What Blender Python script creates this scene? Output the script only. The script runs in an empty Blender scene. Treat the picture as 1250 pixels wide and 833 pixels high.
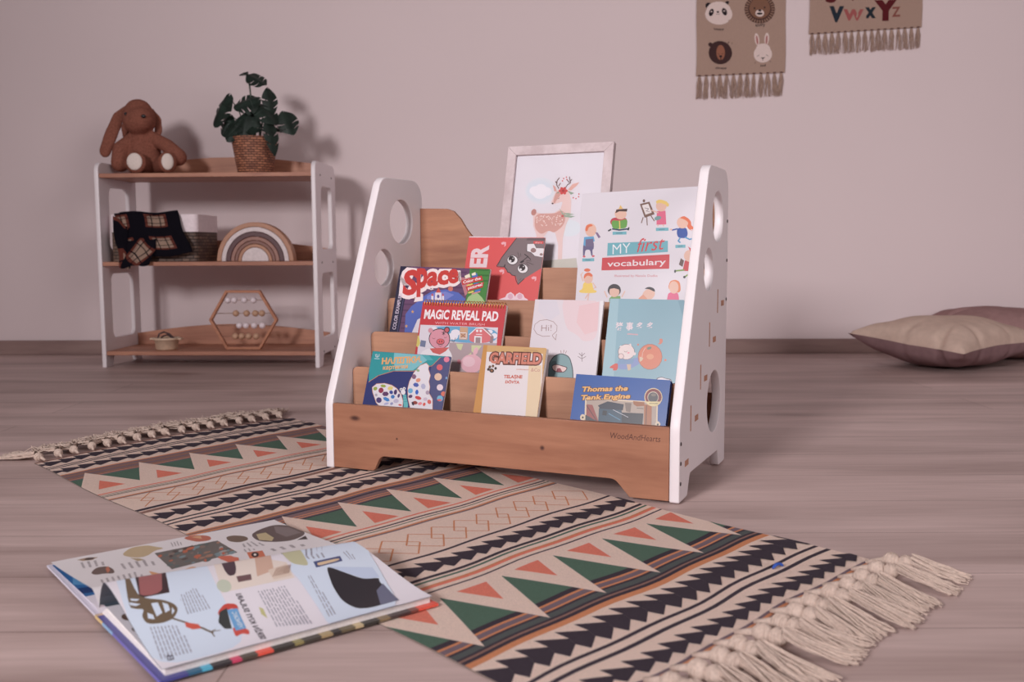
import bpy, bmesh, math, random
from mathutils import Vector, Matrix
from mathutils.geometry import tessellate_polygon
PAL=[(104,66,104),(86,52,90),(62,132,52),(48,108,44),(165,195,130),(190,120,130),(84,104,186),(120,130,205),(225,215,225),(32,30,60),(92,84,130),(216,162,88),(228,218,228),(205,72,60),(90,80,140),(205,110,95),(240,222,222),(202,48,42),(205,190,210),(70,110,190),(235,225,200),(200,45,45),(240,225,225),(225,200,90),(60,120,200),(225,140,150),(196,44,54),(214,206,216),(96,162,202),(226,220,230),(200,156,122),(150,90,80),(232,226,230),(150,118,122),(214,104,110),(235,225,228),(150,128,132),(172,150,154),(198,200,152),(226,170,182),(232,190,200),(200,120,135),(226,220,226),(205,190,90),(110,120,150),(55,40,50),(214,142,158),(196,84,96),(206,140,154),(70,40,50),(216,92,98),(120,40,50),(80,45,55),(206,86,82),(90,60,70),(238,228,232),(236,170,176),(222,78,78),(226,221,226),(126,108,111),(48,36,44),(104,88,92),(228,222,226),(150,118,116),(232,226,228),(52,38,42),(40,30,36),(60,46,52),(232,205,210),(238,170,178),(236,206,216),(222,170,188),(214,70,70),(240,200,200),(42,50,112),(76,78,124),(26,148,154),(116,186,196),(70,166,174),(196,124,92),(226,164,100),(226,170,110),(220,225,235),(222,216,224),(205,140,110),(150,165,60),(220,200,110),(150,45,75),(95,55,100),(50,70,150),(70,45,100),(55,120,190),(55,130,200),(80,60,115),(170,165,175),(80,60,110),(190,180,205),(150,150,190),(215,90,90),(170,170,210),(140,170,120),(130,90,120),(220,140,110),(70,90,170),(175,175,205),(100,170,210),(45,95,190),(90,60,105),(200,60,60),(200,180,200),(215,95,85),(150,60,50),(230,130,140),(215,80,70),(170,150,170),(60,40,60),(92,180,185),(226,222,228),(40,35,50),(50,150,165),(226,120,150),(214,90,100),(222,185,160),(226,205,215),(214,110,90),(110,175,205),(120,160,200),(214,90,90),(204,160,98),(222,212,214),(222,196,160),(198,138,62),(150,120,90),(112,58,46),(206,120,98),(214,176,168),(196,140,130),(62,44,40),(150,96,56),(196,84,60),(10,78,158),(6,58,124),(214,192,164),(168,150,138),(148,70,66),(90,50,50),(60,62,70),(46,74,94),(34,42,60),(30,34,44),(34,38,50),(80,130,160),(190,190,200),(150,90,50),(164,96,52),(96,56,40),(120,104,96),(60,50,50),(86,44,40),(228,168,84),(214,192,150),(122,34,44),(196,180,160),(70,70,76),(120,110,104),(214,196,140),(60,50,40),(50,40,44),(216,206,213),(222,198,203),(224,188,192),(211,204,214),(226,222,226),(150,116,114),(160,128,126),(70,80,88),(118,152,157),(92,120,128),(150,110,100),(70,50,60),(222,190,186),(134,40,58),(120,100,104),(132,172,187),(150,186,198),(120,160,176),(228,208,214),(208,164,172),(130,146,196),(118,150,186),(206,176,150),(226,206,204),(120,84,84),(226,208,206),(226,200,198),(232,150,160),(150,84,66),(216,118,84),(232,180,160),(100,130,110),(226,150,110),(214,190,160),(210,74,60),(214,120,96),(100,84,92),(228,220,226),(218,211,219),(98,172,186),(204,46,58),(232,232,236),(232,218,222),(206,44,58),(204,84,96),(100,90,130),(90,160,205),(110,96,130),(226,180,160),(222,110,66),(130,100,140),(205,80,100),(104,176,190),(60,80,90),(190,50,70),(36,36,48),(44,60,90),(96,160,60),(226,190,90),(72,48,44),(226,180,80),(120,84,66),(118,84,70),(226,216,216),(110,90,100),(110,76,62),(222,92,130),(232,196,96),(110,150,150),(222,104,60),(36,76,160),(70,150,200),(200,40,50),(60,36,40),(206,40,52),(96,66,60),(120,150,60),(36,36,40),(236,200,80),(110,160,80),(44,32,38),(40,34,44),(222,150,120),(222,120,66),(222,84,130),(222,215,222),(216,216,223),(211,215,224),(230,224,230),(216,220,226),(226,196,192),(208,156,146),(190,130,120),(90,60,60),(110,76,76),(216,160,150),(222,170,158),(236,218,214),(226,196,190),(112,76,72),(206,64,62),(170,40,46),(140,160,140),(150,170,150),(204,70,74),(204,90,90),(196,190,180),(40,32,36),(205,184,178),(134,102,86),(62,40,40),(140,88,68),(160,100,96),(36,44,54),(150,78,76),(34,42,50),(84,22,28),(124,70,62),(84,26,30),(196,208,228),(60,40,44),(150,88,88),(110,60,62),(104,86,66),(196,80,62),(138,136,150),(60,52,70),(40,30,40),(214,200,190),(104,74,76),(182,188,170),(196,160,140),(206,186,170),(150,110,90),(170,96,80),(178,176,140),(52,66,116),(204,176,140),(178,192,216),(30,28,36),(96,100,124),(196,206,222),(120,128,150),(182,178,120),(190,62,50),(52,56,56),(196,70,56),(96,152,200),(220,230,240),(58,50,62),(70,60,80),(150,120,100),(178,156,120),(160,140,104),(150,124,100),(64,48,44),(92,72,66),(176,96,66),(146,138,142),(176,96,74),(200,150,110),(96,92,88),(80,96,96),(176,90,60),(70,60,58),(110,134,140),(150,150,150),(206,120,92),(204,148,100),(90,76,74),(176,160,120),(116,104,104),(104,86,72),(196,104,70),(224,210,200),(200,96,70)]
BOOKS={'space':{'o':[0.0212,0.1598,0.2121],'tilt':18,'rot':-1.4,'w':0.221,'h':0.206,'t':0.006},'magic':{'o':[0.1214,0.0855,0.1458],'tilt':18,'rot':-0.9,'w':0.194,'h':0.198,'t':0.009},'cat':{'o':[0.1576,0.2365,0.2783],'tilt':16,'rot':-1.4,'w':0.183,'h':0.203,'t':0.003},'butterfly':{'o':[0.0425,0.012,0.0754],'tilt':20,'rot':-1.3,'w':0.185,'h':0.1695,'t':0.004},'comic':{'o':[0.3,0.0045,0.0752],'tilt':20,'rot':-0.6,'w':0.1345,'h':0.1935,'t':0.011},'blue':{'o':[0.5015,0.003,0.0769],'tilt':20,'rot':-0.8,'w':0.181,'h':0.143,'t':0.013},'hi':{'o':[0.3785,0.0874,0.142],'tilt':18,'rot':0,'w':0.145,'h':0.2125,'t':0.006},'pig':{'o':[0.5356,0.0874,0.142],'tilt':18,'rot':0,'w':0.147,'h':0.217,'t':0.006},'vocab':{'o':[0.4322,0.2295,0.2756],'tilt':16,'rot':2.1,'w':0.256,'h':0.297,'t':0.009},'frame':{'o':[0.2187,0.2992,0.3463],'tilt':14,'rot':-0.3,'w':0.25,'h':0.339,'t':0.016}}
ART={
'space':[['P',0,[-13.3,211.8,230.9,216.3,255.8,31.8,-24.9,13.6]],['P',1,[3.9,194.8,167.0,198.5,165.1,194.5,1.8,191.3]],['P',1,[6.0,183.7,168.9,187.7,166.9,183.7,3.9,180.1]],['P',1,[8.2,172.1,170.8,176.4,168.9,172.5,6.1,168.5]],['P',1,[10.4,160.2,172.7,164.9,170.8,161.0,8.3,156.7]],['P',1,[13.0,146.7,175.0,151.8,173.0,147.9,10.9,143.2]],['P',1,[15.5,133.3,177.2,138.8,175.3,134.9,13.5,129.7]],['P',1,[17.9,121.1,179.2,126.9,177.3,123.0,15.8,117.6]],['P',1,[20.4,107.7,181.4,114.0,179.5,110.1,18.3,104.2]],['P',1,[22.9,94.4,183.6,101.0,181.7,97.1,20.8,90.8]],['P',1,[25.7,79.9,186.0,87.0,184.1,83.1,23.6,76.4]],['P',1,[27.9,67.8,188.0,75.3,186.1,71.4,25.9,64.3]],['P',2,[171.7,217.0,230.9,216.3,229.7,130.7,173.8,128.1,174.7,168.9]],['P',3,[176.3,205.0,217.5,205.1,217.6,201.5,176.4,201.7]],['P',3,[178.3,193.0,219.4,193.2,219.5,189.6,178.4,189.7]],['P',3,[180.4,181.1,221.4,181.3,221.4,177.7,180.4,177.7]],['P',4,[179.1,142.7,195.0,155.3,212.6,141.7,222.1,130.3,173.8,128.1]],['P',5,[151.1,184.9,177.0,185.8,175.3,149.7,171.0,144.7,163.0,161.2]],['P',6,[70.2,139.3,88.2,151.0,121.7,157.2,154.3,151.2,173.5,137.7,165.6,115.8,87.3,112.1,63.3,81.9,57.9,52.6,39.2,51.5,33.3,97.3,43.6,114.9,64.7,132.9]],['P',7,[79.4,140.9,96.6,148.9,122.6,152.4,144.7,146.0,126.0,133.2,78.9,128.7]],['P',8,[65.1,86.8,73.5,92.1,79.2,53.8,55.3,52.4]],['P',9,[-13.3,211.8,26.3,208.0,24.0,16.8,-19.4,13.9]],['S',10,1.08,[22.3,202.9,20.3,50.4]],['P',11,[45.2,139.9,46.8,137.4,49.6,137.3,47.9,135.3,49.0,132.6,46.3,133.9,44.2,132.4,44.3,135.1,41.9,136.9,44.6,137.3]],['P',11,[49.3,107.9,50.8,105.4,53.6,105.2,51.9,103.3,53.0,100.6,50.4,101.8,48.3,100.3,48.3,103.1,46.0,104.8,48.6,105.3]],['P',11,[39.7,75.0,41.2,72.6,44.0,72.4,42.3,70.5,43.4,67.8,40.8,69.0,38.7,67.5,38.7,70.3,36.3,72.0,39.0,72.4]],['P',11,[9.1,160.0,10.7,157.4,13.6,157.2,11.8,155.2,13.0,152.5,10.3,153.8,8.1,152.3,8.2,155.1,5.7,156.9,8.5,157.3]],['P',11,[95.3,111.8,96.9,109.3,99.6,109.1,97.9,107.2,99.0,104.5,96.4,105.8,94.3,104.3,94.4,107.0,92.1,108.8,94.7,109.2]],['P',12,[98.0,149.0,112.5,149.5,116.8,132.8,99.7,132.0]],['P',13,[99.3,149.0,103.8,160.9,112.0,149.5]],['P',12,[89.5,141.3,94.8,141.5,96.5,131.9,91.2,131.7]],['P',13,[88.9,141.3,91.0,147.5,95.3,141.6]],['P',12,[115.9,142.4,120.6,142.6,122.3,133.0,117.6,132.8]],['P',13,[115.3,142.4,117.2,148.5,121.1,142.6]],['P',14,[109.8,141.0,109.8,139.6,109.5,138.5,108.8,137.6,107.8,137.1,106.7,137.0,105.6,137.4,104.6,138.2,103.9,139.4,103.4,140.7,103.4,142.0,103.7,143.2,104.4,144.1,105.4,144.6,106.5,144.6,107.6,144.2,108.6,143.4,109.3,142.3]],['P',15,[139.6,159.1,139.5,157.2,138.8,155.5,137.4,154.2,135.6,153.5,133.5,153.4,131.4,154.0,129.6,155.1,128.2,156.7,127.5,158.6,127.6,160.5,128.3,162.2,129.7,163.5,131.6,164.3,133.7,164.3,135.7,163.8,137.5,162.6,138.9,161.0]],['T',16,'S',(19.8,142.8),(48.9,145.0),51.7,0.16,0],['T',16,'p',(52.1,159.9),(73.9,163.6),38.3,0.16,0],['T',16,'a',(76.3,165.2),(98.2,167.0),27.4,0.16,0],['T',16,'c',(101.7,168.6),(123.3,170.8),27.4,0.16,0],['T',16,'e',(126.5,172.4),(147.0,175.1),27.5,0.16,0],['T',17,'S',(19.8,142.8),(48.9,145.0),51.7,0.045,0],['T',17,'p',(52.1,159.9),(73.9,163.6),38.3,0.045,0],['T',17,'a',(76.3,165.2),(98.2,167.0),27.4,0.045,0],['T',17,'c',(101.7,168.6),(123.3,170.8),27.4,0.045,0],['T',17,'e',(126.5,172.4),(147.0,175.1),27.5,0.045,0],['T',18,'COLOR EXAMPLES!',(14.9,61.8),(15.9,143.2),8.3,0.02,0],['P',19,[178.5,191.8,190.8,195.8,194.7,187.6,182.5,183.6]],['P',20,[162.2,188.9,173.0,194.1,176.8,187.0,165.8,183.0]],['P',20,[178.1,194.2,186.5,198.1,189.3,192.2,180.5,189.5]],['P',21,[156.1,178.3,203.2,190.7,208.3,180.1,160.7,168.3]],['T',22,'Color the',(162.5,171.5),(202.0,182.3),6.1,0.03,0],['P',23,[170.8,168.7,184.3,172.8,185.5,168.8,172.0,164.9]],['P',24,[186.9,172.9,198.0,175.7,199.2,171.7,188.1,168.9]],['P',21,[168.8,165.0,210.6,176.9,210.0,164.9,174.9,155.0]],['T',22,'pictures!',(176.4,158.8),(208.1,168.9),6.1,0.03,0],['P',24,[192.1,157.5,205.5,161.7,206.1,157.6,193.3,153.3]],['P',23,[177.3,153.4,189.6,157.0,190.7,153.2,178.4,149.8]],['P',25,[185.5,150.6,205.0,156.6,205.9,154.3,186.4,148.2]]],
'magic':[['P',26,[-19.8,211.5,204.9,218.9,243.6,-101.7,10.3,-124.8]],['P',27,[2.4,148.8,182.0,150.9,191.0,25.9,9.1,19.3]],['P',28,[23.6,148.0,181.1,150.5,184.3,118.8,80.4,114.4,60.5,132.0,29.4,128.3]],['P',29,[98.4,136.1,98.1,133.7,96.6,131.5,94.0,129.8,90.7,128.8,86.9,128.6,83.3,129.3,80.2,130.7,78.0,132.7,76.9,135.0,77.2,137.5,78.7,139.6,81.3,141.3,84.7,142.3,88.4,142.5,92.0,141.9,95.1,140.4,97.3,138.4]],['P',29,[94.9,128.3,94.6,125.6,92.9,123.2,90.0,121.4,86.3,120.3,82.1,120.1,78.1,120.8,74.6,122.3,72.2,124.5,71.0,127.1,71.3,129.7,73.0,132.1,75.9,134.0,79.7,135.1,83.8,135.3,87.8,134.5,91.3,133.0,93.7,130.8]],['P',29,[171.6,141.8,171.4,140.3,170.4,139.0,168.7,137.9,166.5,137.3,164.1,137.2,161.8,137.6,159.8,138.5,158.4,139.7,157.7,141.2,157.9,142.6,158.9,144.0,160.6,145.0,162.8,145.7,165.2,145.8,167.5,145.4,169.5,144.5,170.9,143.3]],['P',29,[44.1,142.7,43.9,141.7,42.8,140.7,40.9,139.9,38.6,139.4,36.1,139.3,33.6,139.5,31.6,140.1,30.2,141.0,29.5,142.0,29.8,143.1,30.9,144.1,32.7,144.9,35.1,145.4,37.6,145.5,40.0,145.2,42.1,144.6,43.5,143.8]],['P',29,[183.2,133.8,183.1,131.9,182.1,130.1,180.5,128.8,178.4,128.0,176.0,127.9,173.6,128.5,171.6,129.6,170.1,131.2,169.4,133.1,169.6,135.0,170.5,136.8,172.1,138.1,174.3,138.9,176.7,139.0,179.0,138.4,181.1,137.3,182.5,135.7]],['P',30,[96.3,148.7,114.5,148.2,117.2,122.2,97.8,121.9]],['S',31,1.2,[99.0,135.0,113.1,125.9]],['S',31,1.2,[111.5,135.6,100.6,125.3]],['S',32,1.38,[97.9,136.1,112.6,136.3,113.9,125.1,99.2,124.8,97.9,136.1]],['P',33,[146.0,148.8,155.4,148.6,175.5,131.3,175.2,118.3,169.4,118.0]],['P',34,[119.6,133.9,133.2,148.2,148.3,148.9,168.0,135.2,169.4,118.0,122.9,116.6]],['S',35,1.92,[119.7,133.2,133.4,146.9,148.5,147.6,169.4,133.1]],['S',35,1.44,[135.3,134.6,148.2,134.8]],['P',35,[139.3,142.0,139.3,141.1,138.9,140.3,138.3,139.7,137.4,139.3,136.5,139.3,135.5,139.6,134.7,140.1,134.0,140.9,133.7,141.7,133.8,142.6,134.1,143.4,134.8,144.0,135.6,144.4,136.6,144.4,137.6,144.2,138.4,143.6,139.0,142.9]],['P',35,[147.5,142.2,147.5,141.3,147.1,140.5,146.5,139.9,145.6,139.5,144.6,139.5,143.7,139.7,142.8,140.3,142.2,141.0,141.9,141.9,142.0,142.8,142.3,143.6,143.0,144.2,143.8,144.6,144.8,144.6,145.8,144.3,146.6,143.8,147.2,143.1]],['P',32,[131.9,130.8,148.8,131.0,150.5,117.0,133.7,116.6]],['P',36,[135.1,128.3,146.4,128.5,147.7,116.9,136.5,116.7]],['P',37,[76.8,114.2,184.4,118.4,191.7,26.0,88.4,22.8]],['P',38,[92.6,112.9,109.3,112.7,106.7,99.5,99.1,102.3]],['P',38,[128.4,111.5,151.8,111.7,144.4,99.5,141.1,90.7,130.5,98.7]],['P',38,[156.9,108.8,175.0,111.9,173.4,92.6,163.5,96.3]],['P',38,[122.5,89.6,130.8,96.5,131.5,77.2]],['P',39,[158.8,74.6,158.4,68.0,155.1,62.0,149.3,57.4,141.8,54.6,133.3,54.0,125.0,55.8,117.8,59.6,112.6,65.1,110.0,71.6,110.5,78.2,113.8,84.3,119.6,89.0,127.3,91.7,135.8,92.2,144.1,90.4,151.2,86.5,156.3,81.0]],['P',40,[142.0,77.8,141.7,74.2,139.8,70.8,136.5,68.2,132.1,66.7,127.3,66.4,122.5,67.3,118.4,69.5,115.5,72.5,114.0,76.1,114.3,79.8,116.2,83.2,119.6,85.8,123.9,87.3,128.8,87.6,133.6,86.6,137.6,84.5,140.6,81.4]],['P',41,[110.1,75.9,110.1,74.1,109.6,72.5,108.7,71.3,107.4,70.6,105.9,70.5,104.4,71.1,103.1,72.1,102.1,73.6,101.6,75.4,101.6,77.1,102.0,78.7,103.0,80.0,104.3,80.6,105.7,80.7,107.2,80.2,108.5,79.1,109.5,77.6]],['P',39,[144.8,97.9,143.9,95.1,142.4,92.9,140.6,91.4,138.8,90.9,137.0,91.4,135.6,92.8,134.7,94.9,134.4,97.6,134.7,100.5,135.7,103.3,137.1,105.5,138.9,107.0,140.8,107.5,142.5,107.0,143.9,105.6,144.9,103.4,145.2,100.8]],['P',42,[34.0,102.0,74.8,104.3,89.9,85.5,89.1,61.6,17.2,57.0,9.5,87.4]],['P',43,[-4.3,123.3,2.7,125.8,9.3,109.5,4.7,100.4,-3.4,104.4]],['P',44,[9.4,116.2,22.0,114.6,21.8,101.3,9.2,102.9]],['P',45,[77.6,122.3,77.3,114.8,74.1,107.9,68.3,102.7,60.6,99.6,52.0,99.2,43.4,101.3,35.8,105.9,30.3,112.3,27.5,119.8,27.7,127.4,30.9,134.3,36.8,139.6,44.6,142.6,53.3,143.0,62.0,140.8,69.4,136.2,74.9,129.8]],['P',46,[76.0,121.8,75.8,114.8,72.8,108.4,67.4,103.5,60.2,100.7,52.1,100.2,44.0,102.2,37.0,106.5,31.9,112.4,29.2,119.4,29.5,126.5,32.5,133.0,38.0,137.9,45.2,140.7,53.4,141.1,61.4,139.0,68.4,134.7,73.4,128.7]],['P',45,[73.5,141.0,73.5,138.8,72.7,136.7,71.1,135.2,69.1,134.3,66.7,134.2,64.4,134.9,62.4,136.2,60.9,138.2,60.1,140.4,60.1,142.7,61.0,144.7,62.5,146.2,64.6,147.1,66.9,147.2,69.2,146.6,71.3,145.2,72.8,143.3]],['P',47,[71.7,140.5,71.7,138.8,71.1,137.4,70.0,136.2,68.5,135.6,66.9,135.5,65.2,136.0,63.7,137.0,62.7,138.4,62.1,140.0,62.1,141.7,62.7,143.2,63.8,144.3,65.3,145.0,66.9,145.1,68.6,144.6,70.1,143.5,71.1,142.1]],['P',48,[34.9,137.9,34.9,136.0,34.1,134.4,32.8,133.1,31.0,132.4,29.0,132.3,26.9,132.9,25.2,134.0,23.9,135.5,23.2,137.3,23.3,139.1,24.0,140.8,25.4,142.0,27.2,142.7,29.2,142.8,31.2,142.3,33.0,141.2,34.3,139.6]],['S',45,1.2,[56.4,135.1,64.3,131.1]],['S',45,1.2,[63.5,136.1,57.9,130.1]],['S',45,1.2,[59.6,137.5,61.0,129.4]],['P',49,[65.7,115.4,65.5,113.1,64.2,111.1,61.9,109.5,58.9,108.5,55.5,108.3,52.3,108.9,49.5,110.3,47.5,112.1,46.5,114.4,46.7,116.6,48.0,118.7,50.4,120.3,53.4,121.2,56.7,121.4,60.0,120.8,62.8,119.4,64.8,117.6]],['P',50,[64.5,115.7,64.3,113.9,63.1,112.1,61.1,110.8,58.4,110.0,55.5,109.9,52.6,110.4,50.2,111.5,48.5,113.0,47.6,114.9,47.8,116.7,49.0,118.5,51.0,119.8,53.7,120.6,56.6,120.7,59.5,120.2,61.9,119.1,63.6,117.6]],['P',51,[55.1,115.2,55.1,114.6,55.0,114.0,54.7,113.5,54.2,113.3,53.7,113.2,53.2,113.4,52.8,113.9,52.4,114.4,52.2,115.1,52.2,115.8,52.3,116.4,52.6,116.8,53.1,117.1,53.6,117.1,54.1,116.9,54.5,116.5,54.9,115.9]],['P',51,[60.4,115.5,60.4,114.9,60.3,114.2,59.9,113.8,59.5,113.5,59.0,113.5,58.5,113.7,58.1,114.1,57.7,114.7,57.5,115.4,57.5,116.0,57.6,116.7,57.9,117.1,58.4,117.4,58.9,117.4,59.4,117.2,59.8,116.8,60.2,116.2]],['S',52,0.72,[35.9,122.0,39.4,119.9,42.8,121.9]],['S',52,0.72,[63.0,124.5,66.9,123.1,68.9,125.4]],['S',52,0.72,[52.5,107.4,57.9,104.4,62.6,108.0]],['P',53,[33.4,99.3,78.5,104.0,71.5,95.3,58.8,87.6,41.9,91.0]],['S',54,0.96,[77.4,117.5,87.3,115.8,89.5,124.7]],['S',54,0.92,[83.6,116.7,82.0,122.1]],['T',55,'MAGiC REVEAL PAD',(8.7,163.0),(178.5,164.8),18.9,0.035,0],['T',56,'WITH WATER BRUSH',(36.4,152.1),(151.1,153.4),4.9,0.0,0]],
'cat':[['P',57,[-22.8,215.5,205.2,218.6,215.0,-39.7,-39.6,-56.1]],['P',58,[-12.0,215.6,190.3,218.4,192.4,202.6,-9.7,200.2]],['P',59,[115.4,200.8,86.7,157.1,77.1,137.4,94.6,135.2,104.3,124.9,115.5,118.5,125.6,115.9,133.2,97.7,145.9,110.6,185.0,136.9,195.1,182.5,193.7,202.1]],['S',60,1.5,[115.4,200.8,86.7,157.1,77.1,137.4,79.0,135.2,94.6,135.2,96.3,141.1,96.5,134.3,102.3,129.6,104.4,124.4,111.9,122.2,115.6,118.0,124.0,116.4,127.4,106.4,133.2,97.7,145.9,110.6,185.0,136.9]],['P',61,[139.6,201.2,192.5,202.1,193.3,195.6,139.9,195.9]],['P',62,[142.1,187.5,157.9,188.5,164.2,179.0,185.6,178.5,186.3,158.9,162.8,162.1,153.7,169.6,144.2,171.8]],['S',60,1.0,[142.1,187.5,143.2,171.8,153.7,169.1,162.8,161.7,186.3,158.4]],['P',63,[164.9,174.2,164.8,172.4,163.9,170.8,162.4,169.6,160.4,168.9,158.2,168.8,156.1,169.4,154.2,170.5,152.9,172.1,152.3,173.9,152.4,175.7,153.3,177.3,154.8,178.6,156.8,179.2,159.0,179.3,161.1,178.7,163.0,177.5,164.3,176.0]],['P',63,[181.9,165.5,181.8,164.5,181.3,163.6,180.4,163.0,179.2,162.6,177.9,162.6,176.6,162.9,175.5,163.5,174.8,164.3,174.4,165.3,174.5,166.3,175.0,167.2,175.9,167.8,177.1,168.2,178.4,168.2,179.7,167.9,180.8,167.3,181.5,166.4]],['P',60,[125.7,151.6,125.4,147.8,123.6,144.5,120.5,142.0,116.4,140.6,111.9,140.5,107.4,141.6,103.6,144.0,100.9,147.2,99.5,150.9,99.8,154.6,101.6,157.9,104.8,160.5,108.8,161.9,113.4,162.0,117.8,160.8,121.6,158.4,124.3,155.2]],['P',64,[124.4,151.5,124.1,148.2,122.5,145.3,119.7,143.0,116.0,141.8,111.9,141.7,107.9,142.7,104.5,144.8,102.0,147.6,100.8,150.9,101.1,154.2,102.7,157.2,105.5,159.4,109.2,160.7,113.3,160.8,117.3,159.7,120.8,157.6,123.2,154.8]],['P',65,[118.2,153.3,118.1,150.8,117.1,148.6,115.3,146.9,112.9,146.0,110.2,145.9,107.6,146.7,105.3,148.3,103.7,150.4,102.9,152.9,103.0,155.4,104.0,157.6,105.8,159.3,108.2,160.2,110.9,160.3,113.5,159.5,115.8,157.9,117.4,155.8]],['P',64,[110.6,149.2,110.6,148.5,110.2,147.8,109.6,147.3,108.8,147.0,107.9,147.0,107.0,147.2,106.3,147.7,105.7,148.4,105.5,149.1,105.5,149.8,105.9,150.5,106.5,151.0,107.3,151.3,108.2,151.3,109.1,151.1,109.8,150.6,110.3,150.0]],['P',64,[114.6,155.6,114.6,155.2,114.4,154.8,114.1,154.6,113.7,154.4,113.2,154.4,112.8,154.5,112.4,154.8,112.1,155.1,112.0,155.6,112.0,156.0,112.2,156.3,112.5,156.6,112.9,156.8,113.3,156.8,113.8,156.7,114.2,156.4,114.4,156.0]],['P',60,[152.4,133.1,152.1,129.4,150.3,126.1,147.2,123.6,143.2,122.2,138.8,122.0,134.4,123.2,130.6,125.5,127.9,128.6,126.6,132.3,126.8,136.0,128.6,139.3,131.7,141.8,135.8,143.2,140.3,143.4,144.7,142.2,148.4,139.9,151.1,136.7]],['P',64,[151.1,133.1,150.9,129.8,149.3,126.8,146.5,124.6,142.8,123.4,138.8,123.2,134.8,124.2,131.4,126.3,129.0,129.1,127.8,132.3,128.1,135.6,129.7,138.6,132.5,140.8,136.2,142.1,140.2,142.2,144.2,141.2,147.6,139.1,150.0,136.3]],['P',65,[145.2,135.3,145.1,132.8,144.1,130.6,142.3,129.0,140.0,128.0,137.3,127.9,134.7,128.7,132.5,130.3,130.9,132.4,130.0,134.8,130.2,137.3,131.2,139.5,133.0,141.2,135.3,142.1,138.0,142.2,140.6,141.4,142.8,139.8,144.4,137.7]],['P',64,[137.7,131.2,137.6,130.5,137.3,129.8,136.7,129.3,135.9,129.0,135.0,129.0,134.1,129.2,133.4,129.7,132.9,130.3,132.6,131.0,132.7,131.8,133.0,132.5,133.6,133.0,134.4,133.2,135.3,133.3,136.2,133.0,136.9,132.6,137.4,131.9]],['P',64,[141.6,137.6,141.6,137.2,141.4,136.8,141.1,136.5,140.7,136.4,140.3,136.3,139.9,136.5,139.5,136.7,139.2,137.1,139.1,137.5,139.1,137.9,139.3,138.3,139.6,138.5,140.0,138.7,140.4,138.7,140.8,138.6,141.2,138.3,141.5,138.0]],['P',66,[139.9,150.1,140.1,149.3,139.7,148.4,138.8,147.4,137.6,146.4,136.1,145.7,134.5,145.2,133.1,145.1,132.0,145.3,131.3,145.8,131.1,146.6,131.5,147.6,132.4,148.6,133.6,149.5,135.1,150.2,136.7,150.7,138.1,150.9,139.2,150.7]],['S',66,1.75,[136.6,149.9,147.9,159.8,139.1,164.9]],['S',66,1.5,[147.9,159.8,155.1,153.3]],['S',66,0.78,[122.4,168.9,127.6,159.3]],['S',66,0.75,[129.2,166.6,131.4,159.4]],['S',66,0.78,[124.7,158.1,128.5,156.5]],['S',66,0.75,[145.4,150.6,156.9,150.0]],['S',66,0.78,[147.0,147.8,163.0,142.3]],['S',66,0.75,[144.7,146.5,153.2,139.6]],['S',67,0.78,[80.3,138.7,83.1,146.1]],['S',67,0.78,[135.0,106.7,139.4,111.6]],['T',68,'ER',(50.8,134.9),(50.0,179.5),37.4,0.045,0],['P',69,[79.6,188.7,84.3,191.7,91.5,190.9,92.5,183.5,88.6,180.3,88.5,186.4,82.7,185.1]],['P',69,[84.1,126.7,88.9,129.7,96.0,129.0,97.0,121.7,93.1,118.5,93.0,124.5,87.2,123.1]],['P',69,[161.9,113.6,166.5,116.6,173.4,115.9,174.3,108.8,170.5,105.5,170.5,111.5,164.9,110.1]],['P',70,[93.9,63.1,107.3,68.5,110.1,75.8,118.4,80.2,126.7,75.3,130.0,70.2,131.8,75.5,138.8,80.1,148.2,76.2,152.9,69.2,161.0,65.3,166.3,27.3,99.6,24.0]],['P',71,[125.3,70.9,125.3,68.8,124.5,66.9,123.0,65.5,121.2,64.6,119.0,64.5,117.0,65.2,115.1,66.5,113.8,68.3,113.1,70.4,113.2,72.5,114.0,74.4,115.4,75.9,117.3,76.7,119.4,76.8,121.5,76.1,123.3,74.8,124.7,73.0]],['P',71,[147.3,71.8,147.2,69.7,146.4,67.8,145.0,66.4,143.1,65.6,141.0,65.5,139.0,66.1,137.1,67.4,135.8,69.2,135.2,71.3,135.2,73.5,136.0,75.4,137.5,76.8,139.3,77.6,141.4,77.7,143.5,77.0,145.3,75.7,146.6,73.9]],['P',72,[156.3,194.7,179.7,194.7,179.7,188.9,156.6,188.9]],['T',73,'diary',(160.2,189.7),(176.6,190.0),3.4,0,0]],
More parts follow.
